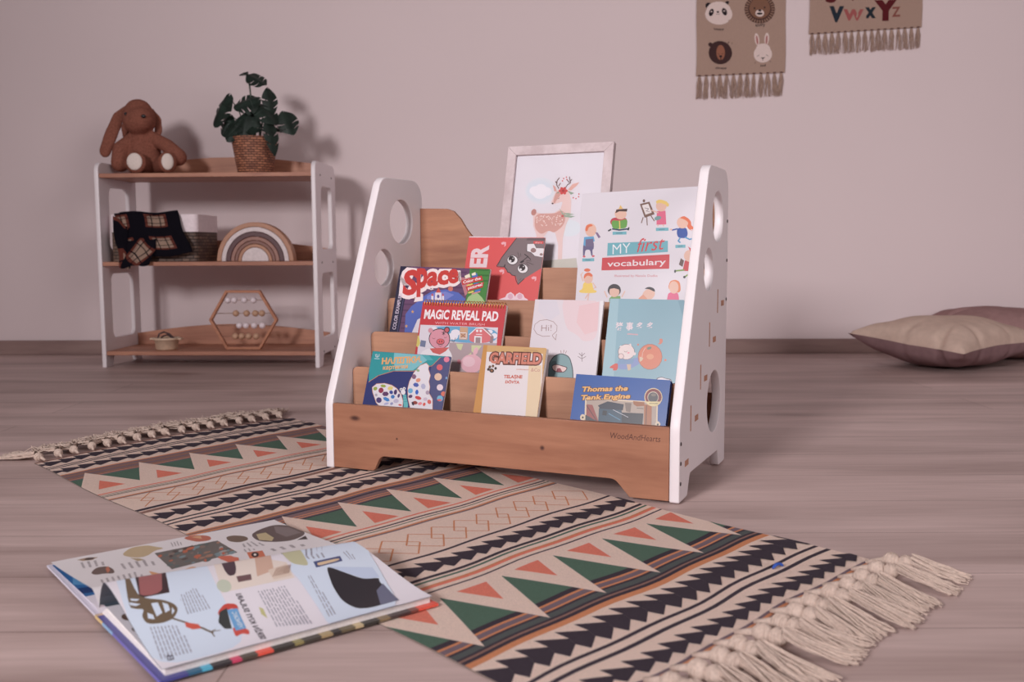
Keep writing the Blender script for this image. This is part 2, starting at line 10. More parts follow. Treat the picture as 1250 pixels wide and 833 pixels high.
'butterfly':[['P',74,[-20.0,176.8,196.7,188.5,237.7,-80.8,0.8,-108.8]],['P',75,[158.1,169.4,198.8,177.6,237.7,-80.8,195.9,-85.7,159.5,69.3,143.0,122.5,144.0,148.2]],['P',76,[-9.7,179.4,196.7,188.5,187.8,172.3,160.8,165.9,144.8,149.2,103.8,133.9,58.5,130.7,25.0,118.8,4.7,103.6]],['P',77,[52.2,170.7,112.6,172.0,131.8,158.5,103.4,135.7,62.4,132.4,53.8,153.2]],['P',78,[112.6,172.0,129.1,172.2,145.9,159.4,131.8,158.5]],['S',79,1.33,[4.7,103.6,25.0,118.8,58.5,130.7,103.8,133.9,145.1,147.9,160.8,165.9]],['T',80,'НАЛІПКИ.',(28.2,143.5),(119.4,153.5),12.6,0.05,0],['T',81,'картинки',(33.3,131.8),(90.2,139.3),6.6,0.03,0],['S',82,1.05,[7.9,163.3,10.6,157.8,14.2,157.1,17.4,159.2,17.4,163.9]],['S',82,1.05,[11.0,163.9,14.0,158.0]],['S',82,1.05,[7.8,153.8,20.0,153.9]],['P',83,[15.6,93.2,24.5,101.4,43.1,103.8,60.5,101.4,74.4,95.1,87.2,83.2,93.5,70.9,97.1,45.7,50.6,48.9,32.0,62.0,25.4,72.6,18.8,83.2]],['S',84,1.05,[15.6,93.2,24.5,101.4,43.1,103.8,60.5,101.4,74.4,95.1,87.2,83.2,93.5,70.9,97.1,45.7,50.6,48.9,32.0,62.0,25.4,72.6,18.8,83.2,15.6,93.2]],['P',83,[100.0,111.9,106.5,130.8,117.8,146.4,130.8,152.8,138.4,147.5,138.4,140.5,145.5,128.1,144.4,115.3,148.9,104.7,149.4,92.0,159.8,80.2,164.7,55.4,116.9,49.3,104.3,75.5,98.9,97.0]],['S',84,1.0,[100.0,111.9,106.5,130.8,117.8,146.4,130.8,152.8,138.4,147.5,138.4,140.5,145.5,128.1,144.4,115.3,148.9,104.7,149.4,92.0,159.8,80.2,164.7,55.4,116.9,49.3,104.3,75.5,98.9,97.0,100.0,111.9]],['P',85,[27.4,93.6,28.3,91.7,27.9,89.7,26.3,88.0,24.0,87.2,21.6,87.3,19.7,88.5,18.8,90.3,19.2,92.4,20.8,94.1,23.1,94.9,25.5,94.8]],['P',85,[48.3,97.8,45.0,95.1,37.8,95.3,34.0,98.2,37.4,101.0,44.5,100.8]],['P',86,[65.1,97.0,63.9,92.4,57.5,90.1,52.3,92.5,53.6,97.2,60.0,99.4]],['P',87,[43.7,87.1,42.4,84.4,39.8,82.9,36.7,82.8,33.9,84.3,32.2,86.9,32.1,89.9,33.5,92.5,36.0,94.1,39.1,94.1,41.9,92.7,43.6,90.1]],['P',88,[57.7,82.9,54.9,78.1,47.1,77.2,42.0,81.1,44.8,86.0,52.7,86.9]],['P',89,[66.3,88.4,67.0,84.1,63.3,82.1,58.8,84.4,58.2,88.7,61.9,90.7]],['P',90,[76.2,87.2,75.6,84.5,74.1,82.7,72.2,82.1,70.4,83.0,69.1,85.2,68.6,87.9,69.2,90.6,70.7,92.5,72.6,93.0,74.4,92.1,75.7,89.9]],['P',91,[72.7,78.8,71.9,74.6,67.3,73.4,63.3,76.4,64.1,80.6,68.7,81.9]],['P',92,[62.7,68.6,57.4,66.7,48.9,69.4,45.7,74.0,51.1,75.9,59.6,73.2]],['P',93,[43.9,68.3,43.5,65.3,41.4,63.1,38.1,62.2,34.7,62.8,31.9,64.9,30.5,67.8,31.0,70.7,33.1,73.0,36.3,73.9,39.8,73.2,42.6,71.2]],['P',94,[31.4,79.3,31.6,76.1,28.7,74.8,25.6,76.8,25.3,80.0,28.3,81.3]],['P',95,[84.4,80.4,82.4,76.7,79.5,77.2,78.6,81.4,80.6,85.2,83.5,84.7]],['P',96,[83.6,70.7,83.5,68.4,81.8,66.4,79.0,65.3,75.8,65.4,73.1,66.5,71.6,68.5,71.7,70.8,73.4,72.7,76.2,73.9,79.4,73.8,82.1,72.7]],['P',97,[71.7,65.4,72.0,62.3,68.7,60.2,65.3,61.3,65.1,64.3,68.3,66.4]],['P',98,[93.0,62.1,90.8,60.3,86.3,60.5,83.9,62.4,86.1,64.2,90.7,64.1]],['P',99,[61.8,64.2,61.6,62.9,59.9,61.4,57.3,60.2,54.3,59.5,51.8,59.6,50.5,60.3,50.7,61.6,52.4,63.1,55.1,64.3,58.1,65.0,60.5,64.9]],['P',100,[119.1,134.9,116.5,133.1,112.5,134.2,111.1,137.1,113.7,139.0,117.7,137.9]],['P',101,[114.2,123.2,112.4,118.2,106.8,117.7,102.9,122.1,104.7,127.1,110.3,127.6]],['P',102,[124.5,118.6,125.1,116.5,124.3,114.3,122.3,112.6,119.6,111.9,116.9,112.2,115.0,113.7,114.3,115.7,115.2,117.9,117.2,119.6,119.9,120.4,122.6,120.0]],['P',103,[123.6,105.3,119.9,101.7,112.9,102.5,109.6,107.0,113.3,110.6,120.3,109.8]],['P',104,[139.1,105.7,138.5,99.9,133.1,98.6,128.4,103.1,129.0,108.9,134.4,110.2]],['P',105,[111.8,91.2,110.2,88.9,107.5,87.8,104.5,88.0,102.0,89.6,100.6,92.2,100.8,94.9,102.4,97.2,105.1,98.4,108.1,98.1,110.6,96.5,112.0,93.9]],['P',106,[125.7,91.6,124.2,86.9,120.2,86.8,117.5,91.5,119.0,96.2,123.1,96.3]],['P',107,[113.3,83.6,112.7,79.8,108.0,77.9,104.0,79.8,104.6,83.6,109.2,85.5]],['P',108,[134.6,78.6,133.3,77.1,130.3,76.4,126.4,76.6,122.7,77.9,120.0,79.7,119.3,81.6,120.6,83.2,123.6,83.9,127.5,83.6,131.3,82.4,133.9,80.6]],['P',109,[148.6,79.6,147.1,75.9,142.0,75.0,138.4,78.0,140.0,81.7,145.1,82.6]],['P',110,[157.3,76.6,158.4,71.8,154.6,69.4,149.7,71.9,148.6,76.7,152.4,79.0]],['P',111,[127.6,69.4,126.9,67.7,124.9,66.5,122.0,66.1,119.2,66.8,117.0,68.2,116.2,70.0,116.9,71.8,119.0,73.0,121.9,73.3,124.7,72.7,126.8,71.2]],['P',112,[138.1,70.4,137.0,67.0,132.2,65.5,128.5,67.3,129.6,70.7,134.4,72.3]],['P',113,[146.3,67.4,143.9,64.6,140.7,65.5,140.0,69.1,142.5,72.0,145.6,71.1]],['P',114,[150.2,93.0,150.1,90.8,148.8,89.1,146.7,88.3,144.4,88.7,142.5,90.1,141.5,92.2,141.6,94.4,142.9,96.1,145.0,96.9,147.3,96.5,149.2,95.1]],['P',115,[119.7,68.7,120.8,64.8,118.4,63.6,114.9,66.3,113.7,70.2,116.1,71.4]],['P',116,[90.9,83.5,97.2,85.0,106.6,64.8,109.2,46.8,101.1,46.1]],['P',117,[95.5,89.4,95.6,87.6,95.0,85.8,93.8,84.5,92.2,83.7,90.4,83.6,88.5,84.1,86.9,85.2,85.6,86.7,84.9,88.6,84.8,90.5,85.4,92.2,86.6,93.5,88.2,94.3,90.0,94.4,91.9,93.9,93.5,92.8,94.8,91.3]],['P',117,[88.1,94.3,88.1,93.3,87.7,92.3,86.9,91.5,85.8,91.1,84.6,91.0,83.4,91.3,82.3,91.9,81.5,92.8,81.1,93.8,81.1,94.9,81.5,95.8,82.3,96.6,83.4,97.1,84.6,97.1,85.8,96.9,86.8,96.3,87.6,95.4]],['P',117,[94.6,96.7,94.6,95.6,94.2,94.7,93.4,93.9,92.4,93.5,91.2,93.4,90.0,93.6,88.9,94.2,88.1,95.1,87.7,96.2,87.7,97.2,88.1,98.2,88.9,99.0,89.9,99.4,91.1,99.5,92.3,99.2,93.4,98.6,94.2,97.7]],['P',118,[86.1,93.8,86.1,93.4,85.9,93.0,85.6,92.7,85.2,92.5,84.7,92.4,84.2,92.5,83.7,92.8,83.4,93.2,83.2,93.6,83.2,94.0,83.4,94.4,83.7,94.7,84.2,94.9,84.7,95.0,85.2,94.9,85.6,94.6,85.9,94.2]],['P',118,[92.9,96.2,92.9,95.8,92.7,95.4,92.4,95.0,91.9,94.9,91.4,94.8,91.0,94.9,90.5,95.2,90.2,95.5,90.0,96.0,90.0,96.4,90.2,96.8,90.5,97.1,90.9,97.3,91.4,97.4,91.9,97.2,92.4,97.0,92.7,96.6]],['S',119,1.2,[92.1,80.0,101.0,81.8]],['S',119,1.2,[93.2,74.6,102.1,76.4]],['S',119,1.21,[94.3,69.2,103.2,71.0]],['P',120,[181.8,163.7,181.8,161.7,181.1,159.9,179.6,158.5,177.7,157.6,175.5,157.5,173.3,158.0,171.3,159.2,169.9,160.9,169.1,162.8,169.1,164.8,169.9,166.6,171.3,168.1,173.3,168.9,175.5,169.0,177.7,168.5,179.6,167.3,181.1,165.6]],['P',121,[169.9,146.4,169.9,144.3,169.1,142.3,167.5,140.8,165.5,139.9,163.1,139.8,160.8,140.3,158.7,141.6,157.1,143.3,156.3,145.4,156.3,147.6,157.1,149.5,158.7,151.0,160.8,151.9,163.1,152.0,165.5,151.5,167.5,150.2,169.1,148.5]],['P',122,[171.8,127.0,171.8,124.4,170.8,122.0,168.9,120.2,166.4,119.1,163.5,118.8,160.6,119.5,158.0,121.0,156.1,123.2,155.1,125.8,155.1,128.4,156.1,130.8,158.0,132.6,160.6,133.7,163.5,133.9,166.4,133.2,168.9,131.7,170.8,129.5]],['P',123,[178.7,105.8,178.7,103.5,177.8,101.5,176.2,99.9,174.1,99.0,171.6,98.8,169.1,99.4,167.0,100.6,165.3,102.5,164.5,104.6,164.5,106.9,165.3,108.9,167.0,110.5,169.1,111.4,171.6,111.6,174.1,111.0,176.3,109.8,177.9,107.9]],['P',124,[187.5,93.3,187.5,91.6,186.8,90.0,185.6,88.8,183.9,88.0,182.0,87.9,180.1,88.3,178.4,89.3,177.2,90.7,176.5,92.4,176.5,94.1,177.2,95.7,178.4,96.9,180.1,97.7,182.0,97.8,183.9,97.4,185.6,96.4,186.8,95.0]],['P',125,[182.6,83.5,182.6,81.4,181.8,79.5,180.3,78.0,178.2,77.1,175.9,76.9,173.6,77.5,171.5,78.7,170.0,80.4,169.2,82.4,169.2,84.5,170.0,86.4,171.6,87.9,173.6,88.8,175.9,89.0,178.3,88.5,180.3,87.3,181.8,85.6]],['P',126,[185.5,125.7,185.5,124.8,185.1,124.0,184.5,123.4,183.7,123.0,182.7,123.0,181.8,123.2,180.9,123.7,180.3,124.4,180.0,125.2,180.0,126.1,180.3,126.9,180.9,127.5,181.8,127.9,182.7,128.0,183.7,127.7,184.5,127.2,185.2,126.5]],['P',127,[180.7,80.1,180.5,79.4,179.7,78.7,178.5,78.1,176.8,77.7,175.1,77.5,173.4,77.6,171.9,78.0,170.9,78.6,170.4,79.3,170.6,80.0,171.4,80.7,172.6,81.3,174.3,81.7,176.0,81.9,177.8,81.8,179.2,81.4,180.2,80.8]]],  # greyer navy area at right is gloss reflection painted into the cover colour
'comic':[['P',128,[-15.3,201.6,150.6,209.4,185.6,-173.0,8.6,-196.0]],['P',129,[8.8,179.6,128.0,181.7,169.7,-175.0,34.1,-192.6]],['P',130,[102.6,157.8,128.6,158.9,169.7,-175.0,129.4,-180.3]],['P',131,[-4.0,202.1,7.7,202.7,34.1,-192.6,8.6,-196.0]],['S',132,0.84,[87.3,187.4,116.2,187.6]],['T',133,'GARFIELD',(19.5,158.0),(126.1,161.6),20.1,0.13,0],['T',134,'GARFIELD',(19.5,158.0),(126.1,161.6),20.1,0.04,0],['S',135,2.1,[78.1,148.2,86.7,148.7,95.4,148.6,104.0,149.1]],['T',136,'&Co',(108.7,145.9),(126.8,146.6),6.9,0.01,0],['P',137,[31.3,141.2,30.7,140.0,29.6,139.0,28.0,138.5,26.1,138.5,24.3,139.0,22.7,139.9,21.5,141.1,20.9,142.6,20.8,144.0,21.5,145.3,22.6,146.2,24.2,146.7,26.0,146.7,27.9,146.3,29.5,145.3,30.7,144.1,31.3,142.7]],['P',137,[21.3,144.0,20.9,143.1,20.2,142.3,19.4,141.9,18.5,141.8,17.6,142.0,16.8,142.6,16.2,143.4,15.9,144.4,16.0,145.3,16.4,146.3,17.0,147.0,17.8,147.4,18.8,147.5,19.7,147.3,20.5,146.7,21.0,145.9,21.3,144.9]],['P',137,[23.8,149.0,23.4,148.0,22.7,147.3,21.8,146.8,20.8,146.7,19.8,147.0,18.9,147.6,18.3,148.4,18.0,149.5,18.0,150.5,18.4,151.5,19.1,152.3,20.0,152.7,21.1,152.8,22.0,152.6,22.9,152.0,23.5,151.1,23.8,150.1]],['P',137,[29.9,151.1,29.5,150.2,28.9,149.5,28.0,149.1,27.1,149.0,26.2,149.2,25.4,149.8,24.9,150.6,24.6,151.5,24.6,152.5,25.0,153.4,25.6,154.1,26.5,154.6,27.4,154.7,28.3,154.4,29.1,153.8,29.7,153.0,29.9,152.1]],['P',137,[36.3,146.9,36.0,146.0,35.3,145.3,34.5,144.9,33.6,144.8,32.7,145.0,31.9,145.6,31.3,146.4,31.1,147.3,31.1,148.3,31.5,149.2,32.1,149.9,33.0,150.4,33.9,150.5,34.8,150.2,35.6,149.7,36.1,148.9,36.4,147.9]],['P',138,[28.7,141.9,28.4,141.3,27.8,140.8,27.0,140.6,26.1,140.5,25.2,140.8,24.4,141.2,23.8,141.9,23.5,142.6,23.5,143.3,23.8,143.9,24.4,144.4,25.2,144.7,26.1,144.7,27.0,144.4,27.8,144.0,28.4,143.3,28.7,142.6]],['P',138,[22.0,149.5,21.8,149.0,21.5,148.7,21.2,148.4,20.8,148.4,20.4,148.5,20.1,148.7,19.9,149.1,19.8,149.6,19.8,150.1,20.0,150.5,20.3,150.9,20.6,151.1,21.0,151.2,21.4,151.1,21.7,150.8,21.9,150.4,22.0,150.0]],['P',138,[28.4,151.5,28.2,151.1,27.9,150.7,27.5,150.5,27.2,150.4,26.8,150.5,26.5,150.8,26.2,151.1,26.1,151.6,26.2,152.1,26.3,152.6,26.6,152.9,27.0,153.1,27.4,153.2,27.8,153.1,28.1,152.9,28.3,152.5,28.4,152.0]],['T',139,'TELAŞNE',(54.3,129.5),(92.5,131.1),6.5,0.045,0],['T',139,'DÖVTA',(59.0,119.5),(88.0,120.6),6.5,0.045,0]],
'blue':[['P',140,[-20.7,150.8,215.5,165.7,237.4,-207.5,4.9,-242.0]],['S',141,1.26,[2.0,143.9,8.8,13.0]],['P',142,[23.6,99.4,162.3,101.8,172.5,-10.5,37.2,-24.2]],['P',143,[26.6,96.8,160.0,99.2,169.8,-10.8,40.7,-23.9]],['P',144,[28.4,86.9,39.8,86.7,55.3,57.6,47.6,44.8,32.2,43.5]],['S',145,1.69,[28.6,84.8,52.2,57.3]],['P',146,[28.7,67.5,52.2,57.3,55.9,45.5,31.4,43.4]],['P',147,[53.1,81.7,96.9,81.1,100.9,49.4,55.9,45.5]],['P',148,[50.4,86.5,68.0,95.4,99.5,92.4,98.9,81.3,55.3,80.8]],['P',149,[60.9,78.2,69.3,77.9,69.5,68.8,61.1,69.1]],['P',150,[97.4,77.1,137.9,78.4,139.1,52.7,100.9,49.4]],['S',151,1.61,[73.1,73.1,96.1,63.0]],['S',152,1.0,[80.4,80.8,110.7,69.2]],['P',153,[116.0,99.7,137.4,99.3,138.7,92.4,124.3,90.3,117.8,93.8]],['P',154,[137.5,95.3,151.6,95.4,162.8,-11.5,148.7,-12.9]],['S',155,1.6,[142.1,93.7,145.4,53.3]],['P',156,[101.2,95.5,113.5,95.5,113.6,78.4,105.2,79.8]],['S',157,1.0,[124.7,87.3,136.9,87.3]],['T',158,'Thomas the',(15.3,110.3),(102.4,118.2),8.7,0.11,0.25],['T',158,'Tank Engine',(15.4,94.3),(108.7,104.2),8.6,0.11,0.25],['T',159,'Thomas the',(15.3,110.3),(102.4,118.2),8.7,0.035,0.25],['T',159,'Tank Engine',(15.4,94.3),(108.7,104.2),8.6,0.035,0.25],['P',160,[169.6,110.7,169.3,104.8,167.0,99.5,163.0,95.4,157.8,93.0,152.0,92.5,146.3,94.1,141.4,97.6,137.9,102.5,136.1,108.2,136.4,114.1,138.7,119.5,142.8,123.6,148.0,126.1,153.8,126.5,159.5,124.8,164.4,121.4,167.9,116.4]],['P',161,[168.0,111.0,167.7,105.8,165.6,101.1,162.0,97.5,157.3,95.3,152.0,94.9,146.9,96.3,142.4,99.3,139.2,103.7,137.7,108.7,138.0,114.0,140.1,118.7,143.7,122.4,148.5,124.5,153.7,124.9,158.9,123.5,163.3,120.4,166.5,116.1]],['P',162,[162.7,110.2,162.5,106.5,161.1,103.2,158.6,100.6,155.4,99.1,151.8,98.8,148.3,99.8,145.2,102.0,143.0,105.0,141.9,108.7,142.1,112.4,143.5,115.7,146.0,118.3,149.3,119.8,152.9,120.1,156.4,119.1,159.4,116.9,161.6,113.8]],['P',163,[161.5,109.7,161.4,106.4,160.1,103.5,157.9,101.2,155.1,99.8,151.9,99.6,148.8,100.5,146.1,102.4,144.1,105.1,143.2,108.3,143.4,111.6,144.6,114.6,146.8,116.9,149.7,118.3,152.9,118.5,156.0,117.6,158.7,115.7,160.6,112.9]],['P',164,[157.6,114.2,157.4,113.2,156.7,112.3,155.5,111.6,154.0,111.2,152.3,111.1,150.7,111.3,149.4,111.8,148.4,112.6,148.0,113.5,148.2,114.5,148.9,115.4,150.1,116.1,151.7,116.5,153.3,116.7,154.9,116.4,156.3,115.9,157.2,115.1]],['P',165,[141.3,100.6,166.2,102.5,162.1,95.0,154.3,93.2,146.5,94.6]],['S',166,1.0,[146.7,97.4,162.6,98.7]],['P',142,[29.2,62.3,29.2,60.2,28.6,58.3,27.4,56.8,25.9,56.0,24.1,55.8,22.4,56.4,20.9,57.6,19.7,59.4,19.1,61.4,19.2,63.5,19.8,65.4,20.9,66.9,22.5,67.7,24.2,67.9,26.0,67.3,27.5,66.0,28.6,64.3]],['P',167,[26.1,62.0,26.1,61.3,25.8,60.7,25.4,60.2,24.8,59.9,24.1,59.8,23.5,60.0,22.9,60.4,22.5,61.0,22.3,61.7,22.3,62.4,22.6,63.0,23.0,63.5,23.6,63.8,24.2,63.9,24.9,63.7,25.5,63.3,25.9,62.7]],['P',142,[171.4,61.1,171.4,59.0,170.8,57.2,169.7,55.8,168.2,55.0,166.6,54.8,164.9,55.4,163.5,56.6,162.5,58.3,162.0,60.2,162.0,62.3,162.6,64.1,163.7,65.5,165.2,66.3,166.8,66.5,168.5,65.9,169.9,64.7,170.9,63.0]],['P',167,[168.5,60.8,168.4,60.1,168.2,59.5,167.8,59.0,167.2,58.8,166.6,58.7,166.0,58.9,165.5,59.3,165.1,59.8,164.9,60.5,165.0,61.2,165.2,61.8,165.6,62.3,166.2,62.5,166.8,62.6,167.4,62.4,167.9,62.0,168.3,61.5]]],
'hi':[['P',168,[-25.9,227.2,177.0,230.4,214.9,-133.9,-5.8,-154.7]],['P',169,[53.6,222.8,134.2,224.1,141.0,135.9,112.2,128.0,97.7,142.6,72.1,152.9]],['P',170,[95.4,201.0,135.7,210.2,137.8,152.2,113.4,143.2,93.5,167.5]],['P',171,[8.9,213.4,44.0,216.9,56.9,183.3,35.2,168.6,9.1,187.8]],['P',172,[136.4,229.8,177.0,230.4,214.9,-133.9,158.9,-139.2]],['T',173,'Hi!',(20.7,147.0),(42.9,148.6),13.1,-0.012,0],['S',174,1.05,[40.7,138.0,25.9,136.7,12.3,141.5,4.8,150.7,6.0,161.0,15.7,168.8,30.2,171.2,44.4,167.5,53.4,159.0,54.0,148.7,46.0,140.2,46.2,138.1,53.9,130.5,54.2,142.5]],['P',175,[69.9,-147.6,42.9,76.8,51.2,97.1,68.4,105.6,87.0,99.2,95.6,79.3,98.8,66.3,126.3,-142.2]],['P',176,[71.8,-147.4,45.0,76.3,52.9,95.5,68.7,103.6,85.8,97.5,93.7,78.7,96.7,65.1,124.1,-142.4]],['P',177,[45.2,76.9,50.8,88.2,62.4,88.7,62.1,66.7,57.7,55.5,47.6,55.0]],['S',178,1.16,[68.5,105.0,67.1,109.7]],['S',178,1.16,[73.4,105.2,73.6,110.8]],['S',178,1.16,[77.8,104.3,79.0,109.3]],['P',179,[50.9,78.3,59.6,82.8,72.0,80.4,85.6,77.2,83.5,70.5,78.3,65.9,64.0,65.2,54.8,69.6]],['P',180,[52.7,77.8,60.4,81.2,72.2,78.7,84.0,76.0,81.7,71.0,77.6,67.5,64.4,66.8,55.8,70.8]],['P',181,[62.7,66.7,64.2,73.7,70.4,74.8,75.3,67.4]],['S',182,1.02,[113.7,89.7,111.2,107.3]],['S',182,0.98,[112.6,95.1,104.1,99.4]],['S',182,0.98,[112.6,95.1,120.5,100.1]],['S',182,1.02,[111.9,100.5,105.7,105.7]],['S',182,1.02,[111.9,100.5,117.5,106.2]]],
'pig':[['P',183,[-36.3,229.5,181.0,233.0,210.6,-119.5,-22.6,-141.5]],['P',184,[-13.7,229.9,17.2,230.4,31.3,-136.4,-0.9,-139.4]],['P',185,[132.2,221.4,150.6,221.7,149.4,176.3]],['T',186,'猪',(17.7,155.6),(31.0,155.8),14.2,0.02,0],['T',186,'事',(38.4,156.3),(51.5,156.4),14.2,0.02,0],['T',186,'多',(58.8,156.9),(71.8,157.1),14.1,0.02,0],['T',186,'多',(79.1,157.6),(92.0,157.7),14.0,0.02,0],['S',187,2.43,[42.3,147.4,49.1,147.4,56.0,147.1,62.5,147.0]],['P',188,[30.9,98.4,50.1,97.4,69.7,104.1,73.6,92.3,62.3,83.8,45.3,77.7,30.8,78.3,27.1,87.5]],['P',189,[30.9,98.4,50.1,97.4,60.6,101.1,59.0,90.3,29.3,87.6]],['P',190,[47.0,88.4,55.1,88.8,56.1,78.2,50.9,76.1,48.4,81.8]],['P',191,[68.4,104.1,73.7,104.8,76.2,93.8,70.9,92.2]],['P',192,[60.2,113.1,59.7,107.9,57.3,103.2,53.3,99.6,48.1,97.5,42.3,97.3,36.7,98.9,32.0,102.1,28.6,106.5,27.0,111.7,27.5,117.0,29.9,121.7,34.0,125.3,39.3,127.4,45.0,127.6,50.6,126.0,55.4,122.7,58.7,118.3]],['P',193,[59.4,113.1,58.9,108.1,56.7,103.6,52.8,100.3,47.9,98.3,42.4,98.1,37.1,99.6,32.5,102.6,29.3,106.8,27.9,111.8,28.3,116.8,30.6,121.2,34.5,124.6,39.5,126.6,45.0,126.8,50.3,125.3,54.8,122.2,58.0,118.0]],['P',193,[28.5,121.2,30.9,124.6,36.7,122.1]],['P',193,[47.1,127.4,51.0,129.1,53.0,122.7]],['P',193,[56.7,112.9,62.8,111.3,62.2,106.5,57.4,106.3]],['P',192,[39.7,103.6,39.5,101.7,38.7,100.0,37.3,98.7,35.5,97.9,33.5,97.8,31.6,98.4,29.9,99.6,28.8,101.2,28.2,103.1,28.4,105.1,29.2,106.8,30.6,108.1,32.4,108.9,34.4,109.0,36.3,108.4,38.0,107.2,39.1,105.5]],['P',194,[38.8,103.6,38.7,101.9,38.0,100.5,36.8,99.3,35.3,98.7,33.6,98.6,31.9,99.1,30.5,100.1,29.5,101.5,29.0,103.2,29.2,104.8,29.9,106.3,31.1,107.5,32.6,108.1,34.3,108.2,36.0,107.7,37.4,106.7,38.4,105.2]],['S',192,0.68,[38.9,113.6,42.7,111.6,45.7,114.4]],['P',195,[50.4,110.8,50.3,110.3,49.9,109.8,49.3,109.4,48.5,109.1,47.7,109.1,46.9,109.3,46.2,109.6,45.7,110.1,45.5,110.6,45.6,111.2,46.0,111.7,46.6,112.0,47.4,112.3,48.2,112.3,49.0,112.1,49.7,111.8,50.2,111.4]],['P',196,[114.5,105.8,113.8,97.3,110.5,89.7,104.7,83.9,97.3,80.6,89.2,80.2,81.1,82.7,74.3,88.0,69.4,95.3,67.1,103.8,67.7,112.4,71.1,120.1,76.9,125.9,84.4,129.2,92.6,129.5,100.7,126.8,107.5,121.5,112.2,114.2]],['P',197,[113.7,105.8,113.1,97.5,109.8,90.2,104.3,84.5,97.1,81.3,89.2,81.0,81.5,83.4,74.8,88.5,70.1,95.6,67.9,103.8,68.5,112.1,71.8,119.6,77.4,125.2,84.6,128.4,92.6,128.7,100.3,126.1,106.9,121.0,111.5,113.9]],['S',198,1.35,[80.1,121.9,75.7,112.4,75.4,101.7]],['P',199,[92.0,123.2,92.1,122.4,91.7,121.4,90.8,120.4,89.5,119.6,87.9,118.9,86.4,118.6,85.0,118.6,83.9,119.0,83.3,119.6,83.2,120.5,83.7,121.5,84.6,122.4,85.9,123.3,87.4,123.9,89.0,124.2,90.3,124.2,91.4,123.9]],['P',200,[98.0,105.4,97.8,103.5,96.8,101.9,95.0,100.6,92.8,99.9,90.4,99.8,88.1,100.3,86.2,101.4,84.8,103.0,84.2,104.8,84.4,106.6,85.5,108.2,87.2,109.5,89.4,110.2,91.8,110.3,94.1,109.8,96.1,108.7,97.5,107.2]],['P',201,[70.6,104.2,78.3,101.8,75.9,96.4,71.6,94.1]],['P',202,[11.4,79.5,22.3,88.6,29.6,89.5,30.0,75.6,19.6,75.1,21.9,79.2]],['P',203,[67.2,127.3,67.1,126.7,66.9,126.1,66.4,125.7,65.8,125.4,65.1,125.4,64.5,125.6,64.0,126.0,63.6,126.5,63.4,127.2,63.5,127.8,63.7,128.4,64.2,128.8,64.8,129.1,65.4,129.1,66.1,128.9,66.6,128.5,67.0,127.9]],['P',203,[123.2,99.9,123.1,99.0,122.8,98.3,122.2,97.8,121.5,97.4,120.6,97.4,119.8,97.7,119.2,98.2,118.7,98.8,118.5,99.6,118.5,100.5,118.9,101.2,119.5,101.7,120.2,102.1,121.0,102.1,121.8,101.9,122.5,101.4,123.0,100.7]],['P',203,[91.1,86.5,91.0,85.8,90.7,85.1,90.2,84.6,89.5,84.3,88.8,84.3,88.0,84.5,87.4,85.0,87.0,85.6,86.8,86.3,86.9,87.0,87.2,87.7,87.7,88.2,88.4,88.5,89.1,88.5,89.8,88.3,90.4,87.8,90.9,87.2]],['P',203,[105.1,140.8,111.7,140.5,112.6,133.8,108.8,129.2,102.9,130.0,107.1,133.6]],['P',204,[106.1,59.6,108.2,65.7,117.2,67.8,125.4,65.1,135.9,64.6,139.1,52.3,107.0,50.5]],['P',205,[107.8,58.9,109.6,64.5,117.3,66.5,125.5,63.8,135.0,63.0,137.5,52.2,108.6,50.6]]],
